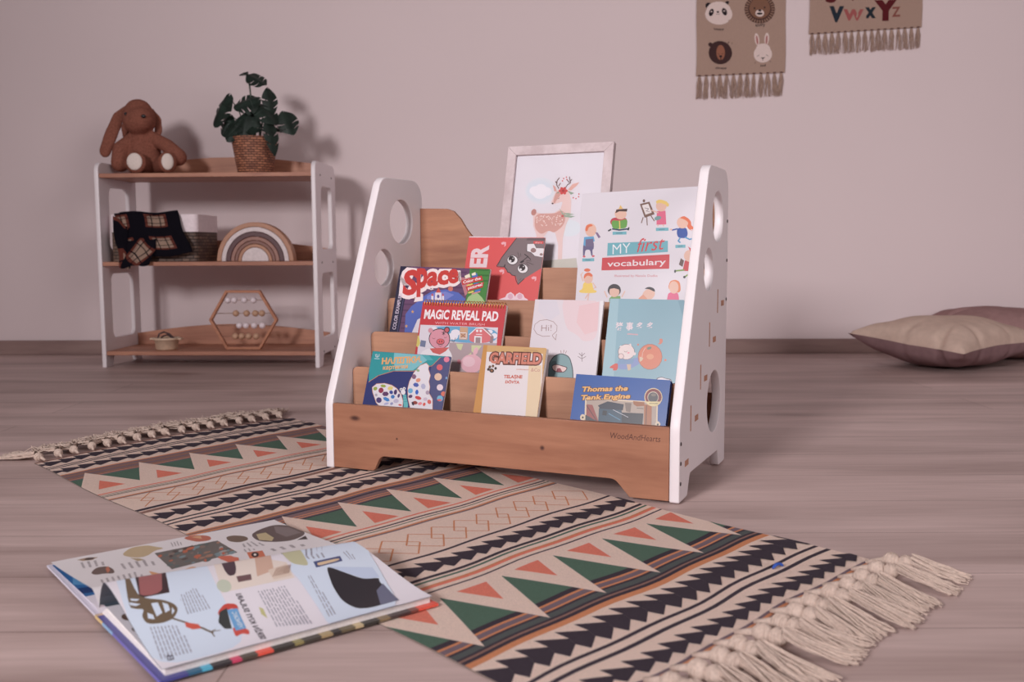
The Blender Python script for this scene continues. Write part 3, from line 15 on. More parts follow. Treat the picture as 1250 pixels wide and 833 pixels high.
'vocab':[['P',206,[-60.3,352.2,326.6,323.7,342.7,-163.8,-40.5,-175.3]],['P',207,[63.0,186.0,190.1,185.6,191.2,161.8,63.3,158.3]],['P',208,[52.9,154.6,195.0,156.8,195.4,126.7,52.8,127.7]],['T',209,'MY',(74.7,161.2),(113.2,163.1),21.2,-0.008,0],['T',210,'vocabulary',(65.3,135.4),(187.6,135.7),12.1,0.012,0],['T',211,'first',(124.2,163.4),(180.5,167.8),28.5,0.0,0.3],['T',212,'Illustrated by Natalia Dudka',(81.5,113.2),(172.3,110.7),4.6,0.0,0],['P',213,[10.3,190.9,32.4,191.7,33.5,174.6,30.1,173.1,32.0,159.4,28.6,159.5,25.3,173.3,14.9,173.7,13.8,158.4,10.3,158.5,9.1,177.3]],['P',214,[10.3,201.2,31.1,202.0,34.5,191.6,15.1,180.5,9.7,184.1]],['P',215,[14.1,195.9,30.7,196.9,32.5,179.8,14.5,179.8]],['P',216,[36.5,215.4,36.0,210.5,34.1,206.3,31.0,203.2,27.1,201.7,22.7,201.9,18.5,203.8,15.0,207.2,12.5,211.6,11.4,216.6,11.9,221.5,13.8,225.8,16.9,228.8,20.9,230.3,25.3,230.1,29.5,228.2,33.0,224.8,35.4,220.4]],['P',217,[11.5,214.9,12.9,226.8,24.2,229.4,29.0,224.3,19.4,223.1,16.5,212.9]],['P',218,[34.0,210.4,39.2,210.1,46.8,199.6,42.4,197.0]],['P',219,[16.2,158.6,16.0,157.9,15.5,157.3,14.7,156.9,13.7,156.7,12.6,156.8,11.6,157.0,10.7,157.5,10.1,158.2,9.9,158.9,10.0,159.6,10.6,160.2,11.4,160.6,12.4,160.8,13.5,160.7,14.5,160.5,15.4,160.0,15.9,159.3]],['P',219,[36.2,158.9,36.0,158.2,35.5,157.6,34.7,157.2,33.8,157.0,32.7,157.1,31.6,157.3,30.8,157.8,30.2,158.5,30.0,159.2,30.1,159.8,30.6,160.4,31.4,160.9,32.4,161.1,33.5,161.0,34.5,160.8,35.4,160.3,36.0,159.6]],['P',220,[9.1,154.8,35.4,154.6,35.9,147.8,9.6,148.0]],['S',221,1.02,[16.0,151.2,27.8,151.1]],['P',222,[64.4,231.1,70.0,241.0,99.0,239.5,102.8,230.8,94.9,221.1,71.1,222.2]],['S',223,3.4,[68.1,214.9,63.1,212.4]],['S',224,3.41,[71.5,216.1,86.9,213.0,105.4,214.5]],['S',223,3.06,[105.5,212.1,106.6,217.1]],['P',225,[67.9,235.3,85.8,232.4,102.8,236.9,102.6,216.6,87.1,215.4,70.7,216.8]],['S',226,2.38,[85.8,232.4,87.5,215.3]],['P',216,[100.2,247.2,99.7,243.1,97.6,239.5,94.4,237.0,90.2,235.7,85.8,236.0,81.4,237.6,77.8,240.6,75.4,244.4,74.3,248.7,74.9,252.8,76.9,256.4,80.2,259.0,84.4,260.2,88.9,259.9,93.2,258.2,96.8,255.3,99.2,251.5]],['P',227,[75.6,249.9,77.6,257.7,101.3,258.1,100.6,252.0,84.6,253.5]],['P',228,[82.6,258.4,85.5,267.1,91.4,259.3]],['P',220,[72.2,210.0,102.0,209.2,102.4,202.5,72.5,203.2]],['S',221,1.02,[79.9,206.2,93.3,205.9]],['S',229,2.04,[135.9,237.5,132.9,225.9]],['S',229,1.98,[143.5,238.8,145.5,220.3]],['S',229,1.98,[152.4,240.0,159.9,228.6]],['P',230,[127.4,266.7,147.5,270.6,159.8,243.0,139.3,236.3]],['P',231,[131.9,263.7,145.4,266.3,153.7,246.7,140.7,243.0]],['S',232,1.02,[138.2,257.6,146.7,255.5,141.9,250.7,148.6,249.3]],['P',233,[138.5,272.8,138.3,271.7,137.9,270.7,137.3,270.0,136.4,269.6,135.5,269.7,134.6,270.1,133.8,270.9,133.3,272.0,133.1,273.2,133.2,274.3,133.6,275.3,134.3,276.0,135.1,276.4,136.1,276.3,137.0,275.9,137.7,275.1,138.2,274.0]],['P',234,[164.1,249.4,182.2,249.1,185.2,219.9,164.9,220.3]],['P',216,[184.0,259.4,183.5,255.3,181.8,251.8,178.9,249.2,175.4,248.0,171.5,248.2,167.7,249.8,164.6,252.7,162.5,256.5,161.6,260.7,162.1,264.8,163.9,268.3,166.7,270.9,170.3,272.1,174.2,271.8,177.9,270.2,181.0,267.3,183.1,263.5]],['P',235,[162.7,264.6,160.8,271.5,170.5,274.3,185.6,268.3,187.3,259.8,182.6,261.8,169.2,267.6]],['P',235,[188.8,261.4,188.7,260.1,188.2,258.9,187.5,258.0,186.6,257.6,185.5,257.7,184.6,258.2,183.7,259.1,183.2,260.4,182.9,261.8,183.0,263.1,183.5,264.3,184.2,265.2,185.2,265.6,186.2,265.5,187.2,265.0,188.0,264.1,188.6,262.8]],['P',236,[173.8,235.8,173.8,234.2,173.0,232.7,171.4,231.3,169.4,230.3,167.0,229.7,164.5,229.8,162.4,230.3,160.8,231.3,159.9,232.7,159.9,234.2,160.7,235.8,162.3,237.1,164.4,238.2,166.8,238.7,169.2,238.7,171.3,238.1,172.9,237.1]],['S',216,2.31,[152.8,251.8,166.9,245.9]],['S',216,2.31,[168.2,220.1,167.7,217.5]],['S',216,2.31,[178.7,219.6,179.8,216.9]],['P',220,[163.9,213.7,190.1,213.1,190.4,206.4,164.3,207.0]],['S',221,0.96,[170.7,210.0,182.4,209.8]],['P',237,[225.9,234.4,236.0,224.0,236.4,214.1,251.0,206.8,250.2,203.6,233.5,208.3,241.7,202.3,230.3,208.5,226.7,217.9]],['P',238,[208.3,211.5,226.9,211.9,230.7,197.9,227.3,188.9,211.8,190.2,207.6,199.0]],['P',216,[230.0,221.6,229.5,217.4,227.7,213.7,224.7,211.1,221.0,209.8,217.0,210.0,213.1,211.6,209.9,214.6,207.7,218.5,206.8,222.8,207.3,227.1,209.2,230.8,212.2,233.5,215.9,234.8,219.9,234.5,223.8,232.8,227.0,229.9,229.1,226.0]],['P',237,[211.6,231.9,221.0,236.7,231.0,229.2,232.4,217.6,228.0,224.4,219.7,229.8]],['S',238,2.88,[208.4,209.5,198.1,207.4]],['S',239,2.88,[215.0,190.4,211.5,184.0,215.5,180.6]],['S',239,2.89,[225.3,191.0,234.4,186.3,240.1,187.7]],['P',216,[198.4,208.7,198.3,208.1,197.8,207.6,197.2,207.3,196.3,207.1,195.4,207.2,194.6,207.4,193.9,207.8,193.4,208.4,193.2,208.9,193.3,209.5,193.8,210.0,194.4,210.3,195.3,210.5,196.2,210.4,197.0,210.2,197.8,209.8,198.2,209.3]],['P',220,[206.0,176.0,226.6,175.8,226.8,169.3,206.3,169.5]],['S',221,0.96,[211.3,172.5,220.6,172.5]],['P',240,[226.7,142.6,245.6,145.2,249.9,119.2,222.9,121.6]],['P',241,[250.9,154.7,250.6,150.7,249.3,147.3,247.2,144.7,244.6,143.4,241.8,143.5,239.0,145.0,236.7,147.7,235.1,151.3,234.4,155.3,234.8,159.3,236.1,162.8,238.1,165.3,240.8,166.6,243.7,166.5,246.4,165.0,248.7,162.3,250.3,158.7]],['P',216,[247.3,151.6,246.8,147.4,244.9,143.8,242.0,141.1,238.4,139.8,234.4,139.9,230.6,141.5,227.4,144.4,225.3,148.2,224.4,152.4,224.9,156.6,226.7,160.3,229.7,162.9,233.3,164.3,237.3,164.1,241.1,162.5,244.3,159.6,246.4,155.8]],['P',242,[231.8,171.7,240.0,165.5,247.9,167.8,246.9,160.7,237.1,161.1]],['P',243,[218.5,147.7,225.1,142.6,222.5,129.7,214.9,134.8]],['S',244,3.2,[226.0,123.1,208.5,122.0]],['S',244,3.1,[240.5,117.8,229.7,110.1]],['P',245,[209.8,121.0,209.7,119.9,209.5,118.9,209.0,118.2,208.4,117.8,207.7,117.9,207.0,118.3,206.5,119.0,206.1,120.0,206.0,121.1,206.0,122.2,206.3,123.2,206.8,123.9,207.4,124.3,208.1,124.3,208.7,123.9,209.3,123.1,209.6,122.1]],['P',245,[229.8,108.4,229.7,107.6,229.3,106.8,228.6,106.2,227.8,106.0,226.9,106.0,226.1,106.3,225.4,106.9,224.9,107.7,224.7,108.6,224.8,109.5,225.2,110.2,225.9,110.8,226.7,111.1,227.6,111.1,228.4,110.7,229.1,110.1,229.6,109.3]],['P',220,[233.3,108.7,248.4,108.9,248.7,102.5,233.5,102.2]],['S',221,0.96,[237.2,105.3,244.0,105.5]],['S',216,2.04,[13.7,105.9,8.6,119.6,12.5,124.5]],['S',216,2.04,[35.6,102.0,43.1,91.8,34.7,88.6]],['S',216,2.38,[28.4,80.4,21.6,68.8]],['S',216,2.38,[28.5,79.4,26.3,58.7]],['P',246,[14.8,104.2,34.5,103.7,37.6,86.9,45.9,84.4,43.8,79.7,9.4,80.4,5.7,85.2,14.1,88.4]],['P',216,[35.4,111.4,35.0,107.5,33.4,104.1,30.8,101.6,27.6,100.4,24.0,100.4,20.5,101.9,17.6,104.5,15.5,108.0,14.7,112.0,15.0,115.9,16.6,119.3,19.2,121.8,22.5,123.0,26.1,122.9,29.6,121.5,32.5,118.8,34.5,115.3]],['P',237,[15.5,109.2,15.5,121.0,25.6,125.1,34.9,118.8,33.8,113.8,22.5,118.5]],['P',237,[28.8,129.1,28.4,127.8,27.3,126.8,25.5,126.0,23.3,125.6,20.9,125.7,18.6,126.2,16.7,127.1,15.4,128.2,14.9,129.5,15.3,130.8,16.4,131.9,18.2,132.6,20.4,133.0,22.8,132.9,25.1,132.4,27.0,131.5,28.3,130.4]],['P',247,[73.4,67.9,79.8,73.7,96.6,72.4,104.4,21.4,72.7,21.7]],['S',216,2.38,[68.1,70.6,62.3,83.0]],['S',216,2.31,[100.0,70.7,105.4,82.1]],['P',248,[97.2,84.6,96.6,80.1,94.4,76.2,90.8,73.3,86.3,71.8,81.4,71.9,76.7,73.5,72.8,76.6,70.1,80.6,69.0,85.2,69.6,89.7,71.8,93.7,75.4,96.6,79.9,98.0,84.8,97.9,89.5,96.2,93.4,93.2,96.1,89.1]],['P',216,[94.1,81.3,93.6,77.5,92.0,74.2,89.3,71.7,85.8,70.5,82.1,70.5,78.5,71.9,75.5,74.5,73.4,77.9,72.5,81.8,73.0,85.6,74.6,89.0,77.4,91.5,80.8,92.7,84.6,92.6,88.1,91.2,91.1,88.6,93.2,85.2]],['P',248,[73.9,87.7,78.6,94.3,92.2,90.6,94.2,85.6,82.2,89.2]],['P',216,[167.3,81.1,168.7,77.4,168.5,73.3,166.8,69.4,163.8,66.1,159.8,63.8,155.3,62.8,150.9,63.2,147.1,65.0,144.3,67.9,142.9,71.6,143.1,75.7,144.8,79.6,147.9,82.9,151.9,85.2,156.4,86.2,160.8,85.8,164.6,84.0]],['P',249,[145.4,86.2,155.0,90.8,166.6,87.3,169.2,79.8,165.3,80.8,155.3,85.9]],['P',250,[135.3,66.7,144.4,74.7,153.0,66.4,155.3,21.0,135.7,21.2]],['P',251,[194.8,85.1,198.2,101.2,209.3,104.1,219.1,99.0,221.6,78.0,210.5,76.6]],['P',252,[194.0,73.7,200.9,78.5,215.3,77.5,218.7,65.2,221.3,20.4,194.0,20.6]],['P',216,[216.4,87.8,216.0,83.4,214.5,79.5,212.1,76.7,209.1,75.3,205.7,75.3,202.5,76.9,199.9,79.9,198.0,83.8,197.2,88.2,197.6,92.7,199.1,96.5,201.5,99.4,204.6,100.8,207.9,100.7,211.1,99.1,213.8,96.2,215.6,92.2]]],
'frame':[['P',253,[-37.8,362.5,309.6,346.5,351.4,-147.4,-7.4,-166.2]],['P',254,[124.0,234.9,122.8,224.5,117.2,215.5,107.9,209.0,95.9,205.6,82.8,205.8,70.0,209.6,59.1,216.7,51.4,226.0,48.0,236.6,49.2,247.1,54.9,256.2,64.4,262.8,76.6,266.1,89.8,265.8,102.5,261.8,113.3,254.7,120.7,245.3]],['P',255,[116.1,235.1,115.0,226.8,110.3,219.6,102.4,214.3,92.3,211.6,81.2,211.8,70.4,214.9,61.3,220.6,54.9,228.1,52.1,236.5,53.1,244.9,58.0,252.2,66.0,257.5,76.2,260.1,87.4,259.8,98.1,256.6,107.1,250.9,113.4,243.4]],['P',256,[85.9,235.7,85.4,232.1,83.4,228.9,80.0,226.6,75.7,225.4,71.0,225.5,66.4,226.9,62.5,229.4,59.7,232.7,58.5,236.4,59.0,240.0,61.0,243.2,64.4,245.5,68.8,246.7,73.5,246.6,78.1,245.2,82.0,242.7,84.7,239.4]],['P',256,[101.2,237.3,100.8,232.6,98.6,228.5,94.9,225.6,90.1,224.0,84.8,224.2,79.7,225.9,75.3,229.1,72.2,233.3,70.8,238.0,71.3,242.7,73.5,246.8,77.2,249.8,82.0,251.3,87.3,251.2,92.5,249.4,96.8,246.2,99.8,242.0]],['P',256,[112.3,233.2,112.0,229.9,110.2,226.9,107.3,224.8,103.5,223.7,99.3,223.8,95.3,225.1,91.9,227.3,89.5,230.4,88.5,233.8,88.8,237.2,90.6,240.1,93.6,242.2,97.4,243.3,101.5,243.2,105.5,242.0,108.9,239.7,111.3,236.6]],['P',256,[102.4,229.7,101.8,225.3,99.2,221.4,94.8,218.6,89.2,217.2,83.1,217.3,77.2,219.0,72.2,222.0,68.7,225.9,67.2,230.4,67.8,234.9,70.5,238.7,74.9,241.5,80.5,242.9,86.6,242.8,92.5,241.1,97.5,238.1,100.9,234.1]],['P',257,[188.6,149.6,187.5,143.3,183.4,137.7,176.7,133.6,168.1,131.5,158.7,131.5,149.6,133.7,142.0,137.9,136.7,143.6,134.4,150.0,135.4,156.4,139.6,162.0,146.5,166.1,155.1,168.2,164.5,168.1,173.6,165.8,181.1,161.6,186.3,156.0]],['P',258,[75.3,187.6,93.6,183.5,123.1,184.6,137.1,193.5,141.0,210.0,117.3,203.6,113.6,209.0,121.5,232.3,129.5,238.5,152.6,234.2,160.5,209.6,161.8,179.6,153.1,157.3,148.3,127.5,153.9,24.0,145.0,23.8,138.9,112.6,129.7,138.8,113.4,144.5,101.3,127.6,110.4,23.2,100.2,23.0,85.5,135.2,75.7,156.1,73.2,180.7]],['P',259,[77.6,184.5,123.4,182.0,137.4,190.5,150.6,183.5,149.3,157.3,127.7,138.8,113.3,145.6,96.6,135.2,79.1,150.4]],['P',260,[80.0,184.8,78.9,182.5,77.3,180.7,75.3,179.6,73.2,179.5,71.2,180.2,69.5,181.7,68.4,183.8,68.0,186.3,68.3,188.8,69.3,191.2,70.9,193.0,72.9,194.0,75.1,194.2,77.1,193.5,78.8,192.0,79.9,189.8,80.3,187.3]],['P',259,[117.5,209.6,122.4,231.1,129.9,234.7,134.8,225.2,126.1,214.0,121.9,204.6]],['P',261,[119.4,205.8,119.3,205.2,119.0,204.6,118.4,204.2,117.7,204.0,116.8,204.0,116.0,204.2,115.4,204.7,114.9,205.3,114.7,205.9,114.8,206.6,115.1,207.1,115.7,207.5,116.5,207.7,117.3,207.7,118.1,207.5,118.8,207.1,119.2,206.5]],['S',262,1.0,[128.6,215.9,132.3,218.4]],['P',263,[113.6,248.4,120.4,243.7,124.6,233.0,118.2,233.9]],['P',264,[150.1,236.2,159.8,248.7,175.6,252.8,169.8,244.7,157.3,234.1]],['P',265,[96.0,177.2,95.5,176.2,94.2,176.2,93.5,177.3,94.0,178.3,95.3,178.3]],['P',265,[106.4,175.9,105.9,174.8,104.6,174.9,103.9,175.9,104.4,177.0,105.7,176.9]],['P',265,[85.8,170.2,85.3,169.2,84.0,169.2,83.3,170.3,83.8,171.3,85.1,171.3]],['P',265,[141.2,160.2,140.6,159.2,139.4,159.2,138.7,160.3,139.2,161.3,140.4,161.3]],['P',265,[130.1,174.0,129.6,173.0,128.3,173.0,127.6,174.1,128.1,175.1,129.4,175.1]],['P',265,[115.7,172.9,115.2,171.9,113.9,171.9,113.2,172.9,113.7,174.0,115.0,173.9]],['P',265,[91.9,177.2,91.4,176.2,90.1,176.2,89.4,177.3,89.9,178.3,91.2,178.3]],['P',265,[96.6,157.6,96.1,156.6,94.8,156.6,94.1,157.6,94.6,158.7,95.9,158.7]],['P',265,[135.5,160.2,135.0,159.1,133.8,159.1,133.0,160.2,133.6,161.2,134.8,161.2]],['P',265,[132.3,174.7,131.8,173.6,130.5,173.7,129.8,174.7,130.3,175.7,131.6,175.7]],['P',265,[102.0,164.7,101.5,163.7,100.2,163.7,99.5,164.7,100.0,165.8,101.3,165.8]],['P',265,[129.5,159.1,129.0,158.0,127.7,158.0,127.0,159.1,127.5,160.1,128.8,160.1]],['P',265,[137.1,177.1,136.6,176.1,135.3,176.1,134.6,177.2,135.1,178.2,136.4,178.2]],['P',265,[121.1,163.5,120.5,162.4,119.3,162.4,118.5,163.5,119.1,164.5,120.3,164.5]],['P',265,[113.5,175.3,113.0,174.2,111.7,174.2,111.0,175.3,111.5,176.3,112.8,176.3]],['P',265,[111.2,177.4,110.7,176.4,109.4,176.4,108.7,177.4,109.2,178.5,110.5,178.4]],['P',265,[142.4,158.7,141.8,157.7,140.6,157.7,139.9,158.7,140.4,159.8,141.6,159.7]],['P',265,[116.5,172.3,115.9,171.3,114.7,171.3,113.9,172.4,114.5,173.4,115.7,173.4]],['P',265,[140.1,165.6,139.5,164.6,138.3,164.6,137.6,165.7,138.1,166.7,139.3,166.7]],['P',265,[139.0,159.1,138.5,158.1,137.2,158.1,136.5,159.2,137.0,160.2,138.3,160.2]],['P',265,[114.2,169.6,113.7,168.6,112.4,168.6,111.7,169.7,112.2,170.7,113.5,170.7]],['P',265,[120.0,169.2,119.5,168.1,118.3,168.2,117.5,169.2,118.1,170.2,119.3,170.2]],['P',265,[91.7,172.5,91.2,171.4,89.9,171.5,89.2,172.5,89.7,173.6,91.0,173.5]],['P',265,[132.7,178.2,132.2,177.2,130.9,177.2,130.2,178.3,130.7,179.3,132.0,179.3]],['P',265,[85.1,164.9,84.5,163.8,83.3,163.9,82.5,164.9,83.1,166.0,84.3,165.9]],['P',265,[99.9,166.9,99.4,165.9,98.1,165.9,97.4,167.0,97.9,168.0,99.2,168.0]],['P',265,[111.7,171.4,111.2,170.3,109.9,170.3,109.2,171.4,109.7,172.4,110.9,172.4]],['P',265,[144.8,174.5,144.2,173.5,143.0,173.5,142.3,174.5,142.8,175.5,144.0,175.5]],['P',265,[107.6,174.7,107.1,173.7,105.8,173.7,105.1,174.8,105.6,175.8,106.9,175.8]],['P',265,[121.8,172.8,121.3,171.8,120.0,171.8,119.3,172.9,119.8,173.9,121.1,173.9]],['P',265,[105.3,161.8,104.7,160.8,103.5,160.8,102.7,161.9,103.3,162.9,104.5,162.9]],['P',265,[102.6,166.3,102.0,165.3,100.8,165.3,100.0,166.4,100.6,167.4,101.8,167.4]],['P',265,[138.7,176.8,138.1,175.8,136.9,175.8,136.2,176.8,136.7,177.9,137.9,177.8]],['P',265,[85.1,174.4,84.6,173.3,83.3,173.3,82.5,174.4,83.1,175.4,84.3,175.4]],['P',265,[131.1,164.7,130.5,163.7,129.3,163.7,128.5,164.7,129.1,165.8,130.3,165.8]],['P',265,[96.7,171.8,96.1,170.8,94.9,170.8,94.1,171.8,94.6,172.9,95.9,172.9]],['P',265,[93.1,168.8,92.6,167.8,91.3,167.8,90.6,168.8,91.1,169.9,92.4,169.9]],['P',265,[85.0,163.2,84.5,162.2,83.2,162.2,82.5,163.2,83.0,164.3,84.3,164.3]],['P',265,[140.1,156.6,139.6,155.6,138.4,155.6,137.6,156.6,138.2,157.7,139.4,157.7]],['P',265,[129.9,156.6,129.4,155.5,128.2,155.6,127.4,156.6,128.0,157.6,129.2,157.6]],['P',265,[82.4,173.0,81.9,171.9,80.6,171.9,79.9,173.0,80.4,174.0,81.7,174.0]],['P',265,[144.1,160.8,143.6,159.8,142.4,159.8,141.6,160.8,142.2,161.9,143.4,161.9]],['P',265,[109.2,157.1,108.7,156.1,107.4,156.1,106.7,157.2,107.2,158.2,108.5,158.2]],['P',265,[122.3,160.0,121.8,159.0,120.6,159.0,119.8,160.0,120.3,161.1,121.6,161.0]],['P',265,[99.9,175.1,99.4,174.1,98.1,174.1,97.4,175.1,97.9,176.2,99.2,176.2]],['P',265,[109.5,176.3,108.9,175.3,107.7,175.3,106.9,176.3,107.5,177.4,108.7,177.3]],['P',265,[107.4,156.7,106.9,155.7,105.7,155.7,104.9,156.7,105.4,157.8,106.7,157.8]],['P',265,[101.9,179.4,101.4,178.4,100.1,178.4,99.4,179.4,99.9,180.5,101.2,180.5]],['P',265,[83.8,175.8,83.3,174.8,82.0,174.8,81.3,175.8,81.8,176.9,83.1,176.9]],['P',265,[131.6,170.7,131.1,169.6,129.9,169.7,129.1,170.7,129.7,171.7,130.9,171.7]],['P',265,[99.5,177.3,99.0,176.3,97.7,176.3,97.0,177.4,97.5,178.4,98.8,178.4]],['P',265,[144.3,169.1,143.8,168.1,142.5,168.1,141.8,169.1,142.3,170.2,143.6,170.1]],['P',265,[94.1,178.3,93.6,177.3,92.3,177.3,91.6,178.3,92.1,179.4,93.4,179.4]],['P',265,[84.5,175.8,84.0,174.8,82.7,174.8,82.0,175.8,82.5,176.9,83.8,176.9]],['P',265,[124.3,175.8,123.8,174.8,122.6,174.8,121.8,175.8,122.3,176.9,123.6,176.9]],['P',265,[84.4,168.1,83.9,167.1,82.6,167.1,81.8,168.2,82.4,169.2,83.6,169.2]],['P',265,[99.0,155.9,98.5,154.9,97.2,154.9,96.5,155.9,97.0,157.0,98.3,157.0]],['P',265,[89.7,167.2,89.2,166.1,87.9,166.1,87.2,167.2,87.7,168.2,89.0,168.2]],['P',265,[131.1,169.6,130.6,168.5,129.3,168.6,128.6,169.6,129.1,170.6,130.4,170.6]],['P',265,[144.8,167.8,144.3,166.8,143.0,166.8,142.3,167.8,142.8,168.9,144.1,168.9]],['P',266,[144.3,197.6,143.6,195.9,142.1,196.0,141.1,197.6,141.8,199.2,143.3,199.2]],['P',266,[142.5,197.3,141.9,195.6,140.4,195.7,139.4,197.3,140.0,198.9,141.6,198.9]],['P',266,[145.7,183.2,145.1,181.5,143.6,181.6,142.6,183.2,143.2,184.8,144.8,184.8]],['P',266,[149.6,194.8,149.0,193.2,147.4,193.2,146.5,194.9,147.1,196.5,148.6,196.5]],['P',266,[142.0,202.3,141.4,200.7,139.8,200.7,138.9,202.3,139.5,204.0,141.1,203.9]],['P',266,[143.7,203.7,143.1,202.0,141.5,202.1,140.5,203.7,141.2,205.3,142.7,205.3]],['P',266,[145.5,183.8,144.9,182.1,143.4,182.2,142.4,183.8,143.0,185.4,144.6,185.4]],['P',266,[142.3,208.4,141.7,206.8,140.2,206.8,139.2,208.5,139.8,210.1,141.4,210.0]],['P',266,[150.6,192.8,150.0,191.2,148.4,191.2,147.5,192.9,148.1,194.5,149.7,194.5]],['P',266,[150.7,197.7,150.0,196.1,148.5,196.1,147.5,197.7,148.2,199.4,149.7,199.3]],['P',266,[150.6,190.2,150.0,188.5,148.5,188.6,147.5,190.2,148.1,191.8,149.7,191.8]],['P',266,[150.0,187.4,149.3,185.8,147.8,185.8,146.8,187.5,147.5,189.1,149.0,189.1]],['P',266,[145.5,207.1,144.9,205.5,143.3,205.5,142.4,207.1,143.0,208.8,144.6,208.7]],['P',266,[145.4,183.6,144.8,182.0,143.2,182.0,142.3,183.7,142.9,185.3,144.4,185.3]],['S',267,2.0,[128.6,239.7,122.7,248.2,122.9,257.7,127.8,264.0]],['S',267,1.95,[122.8,251.2,119.2,255.9]],['S',267,1.95,[128.0,246.1,131.4,251.7]],['S',267,1.95,[144.2,240.8,148.2,247.5,154.8,251.9,151.1,265.6]],['S',267,1.95,[151.6,253.1,146.3,258.9]],['S',267,1.95,[153.7,254.9,157.2,259.4]],['P',268,[149.9,233.9,149.8,232.7,149.1,231.7,148.1,231.0,146.7,230.6,145.2,230.7,143.8,231.1,142.6,231.9,141.7,232.9,141.3,234.1,141.5,235.3,142.1,236.3,143.2,237.0,144.6,237.4,146.1,237.3,147.5,236.9,148.7,236.1,149.6,235.1]],['P',268,[145.5,225.8,144.3,225.5,143.0,225.6,141.7,226.2,140.6,227.2,139.7,228.5,139.2,229.9,139.2,231.2,139.6,232.4,140.4,233.1,141.6,233.5,142.9,233.3,144.2,232.7,145.4,231.7,146.2,230.5,146.7,229.1,146.7,227.7,146.3,226.6]],['P',268,[134.9,226.1,133.9,226.9,133.2,228.0,133.0,229.4,133.2,230.7,133.8,232.0,134.8,232.9,136.0,233.5,137.3,233.6,138.5,233.2,139.5,232.4,140.1,231.2,140.4,229.9,140.2,228.5,139.5,227.3,138.6,226.3,137.4,225.8,136.1,225.7]],['P',268,[128.8,234.4,128.9,235.5,129.6,236.6,130.6,237.3,132.0,237.7,133.5,237.6,135.0,237.2,136.2,236.4,137.0,235.4,137.4,234.2,137.3,233.0,136.6,232.0,135.5,231.3,134.2,230.9,132.7,230.9,131.2,231.4,130.0,232.2,129.1,233.2]],['P',268,[133.3,242.5,134.4,242.8,135.7,242.7,137.0,242.1,138.2,241.0,139.1,239.8,139.5,238.4,139.6,237.1,139.1,235.9,138.3,235.1,137.2,234.8,135.8,235.0,134.5,235.6,133.4,236.6,132.5,237.8,132.0,239.2,132.0,240.6,132.4,241.7]],['P',268,[143.9,242.2,144.8,241.4,145.5,240.2,145.7,238.9,145.5,237.5,144.9,236.3,143.9,235.3,142.7,234.8,141.5,234.7,140.3,235.1,139.3,235.9,138.6,237.1,138.4,238.4,138.6,239.8,139.2,241.0,140.2,242.0,141.4,242.5,142.6,242.6]],['P',269,[142.5,234.1,142.4,233.2,141.9,232.4,141.2,231.8,140.2,231.5,139.1,231.5,138.0,231.9,137.1,232.5,136.5,233.3,136.2,234.2,136.3,235.1,136.8,235.9,137.6,236.5,138.6,236.8,139.7,236.7,140.7,236.4,141.6,235.8,142.2,235.0]],['P',270,[149.5,234.3,165.6,228.3,158.2,224.7]],['P',270,[130.5,229.0,122.7,228.5,128.1,232.9]],['P',271,[133.8,195.0,147.1,179.8,172.6,175.8,163.2,172.9,145.5,175.3]],['P',271,[142.8,183.6,156.4,183.4,170.3,180.3,156.9,178.2]],['P',272,[139.6,262.1,139.2,260.9,138.0,260.5,136.7,261.0,136.0,262.2,136.4,263.4,137.6,263.9,138.9,263.4]],['P',272,[145.9,265.0,145.5,263.8,144.3,263.3,143.0,263.9,142.4,265.1,142.8,266.3,144.0,266.7,145.3,266.2]],['P',272,[137.3,256.9,136.9,255.7,135.7,255.2,134.4,255.8,133.8,257.0,134.2,258.2,135.4,258.6,136.7,258.1]],['P',272,[147.2,259.6,146.8,258.5,145.6,258.0,144.3,258.5,143.7,259.7,144.1,260.9,145.3,261.4,146.6,260.9]],['P',272,[166.1,217.8,165.7,216.6,164.5,216.1,163.2,216.6,162.6,217.8,163.0,219.0,164.1,219.5,165.4,219.0]],['P',272,[172.4,215.8,172.0,214.6,170.9,214.1,169.6,214.6,168.9,215.8,169.3,217.0,170.5,217.5,171.8,217.0]],['P',272,[178.4,225.7,178.0,224.6,176.8,224.1,175.6,224.6,174.9,225.8,175.3,227.0,176.5,227.5,177.8,227.0]],['P',272,[178.2,219.8,177.8,218.6,176.6,218.1,175.4,218.6,174.7,219.8,175.1,221.0,176.3,221.5,177.6,221.0]],['P',273,[146.6,176.8,146.5,175.8,146.0,174.9,145.3,174.3,144.3,173.9,143.2,173.9,142.1,174.3,141.2,175.0,140.6,175.9,140.3,176.9,140.4,177.9,140.9,178.8,141.6,179.5,142.6,179.8,143.7,179.8,144.8,179.4,145.7,178.8,146.3,177.9]],['P',274,[86.9,75.1,183.4,83.2,196.7,24.7,88.4,22.8]]],
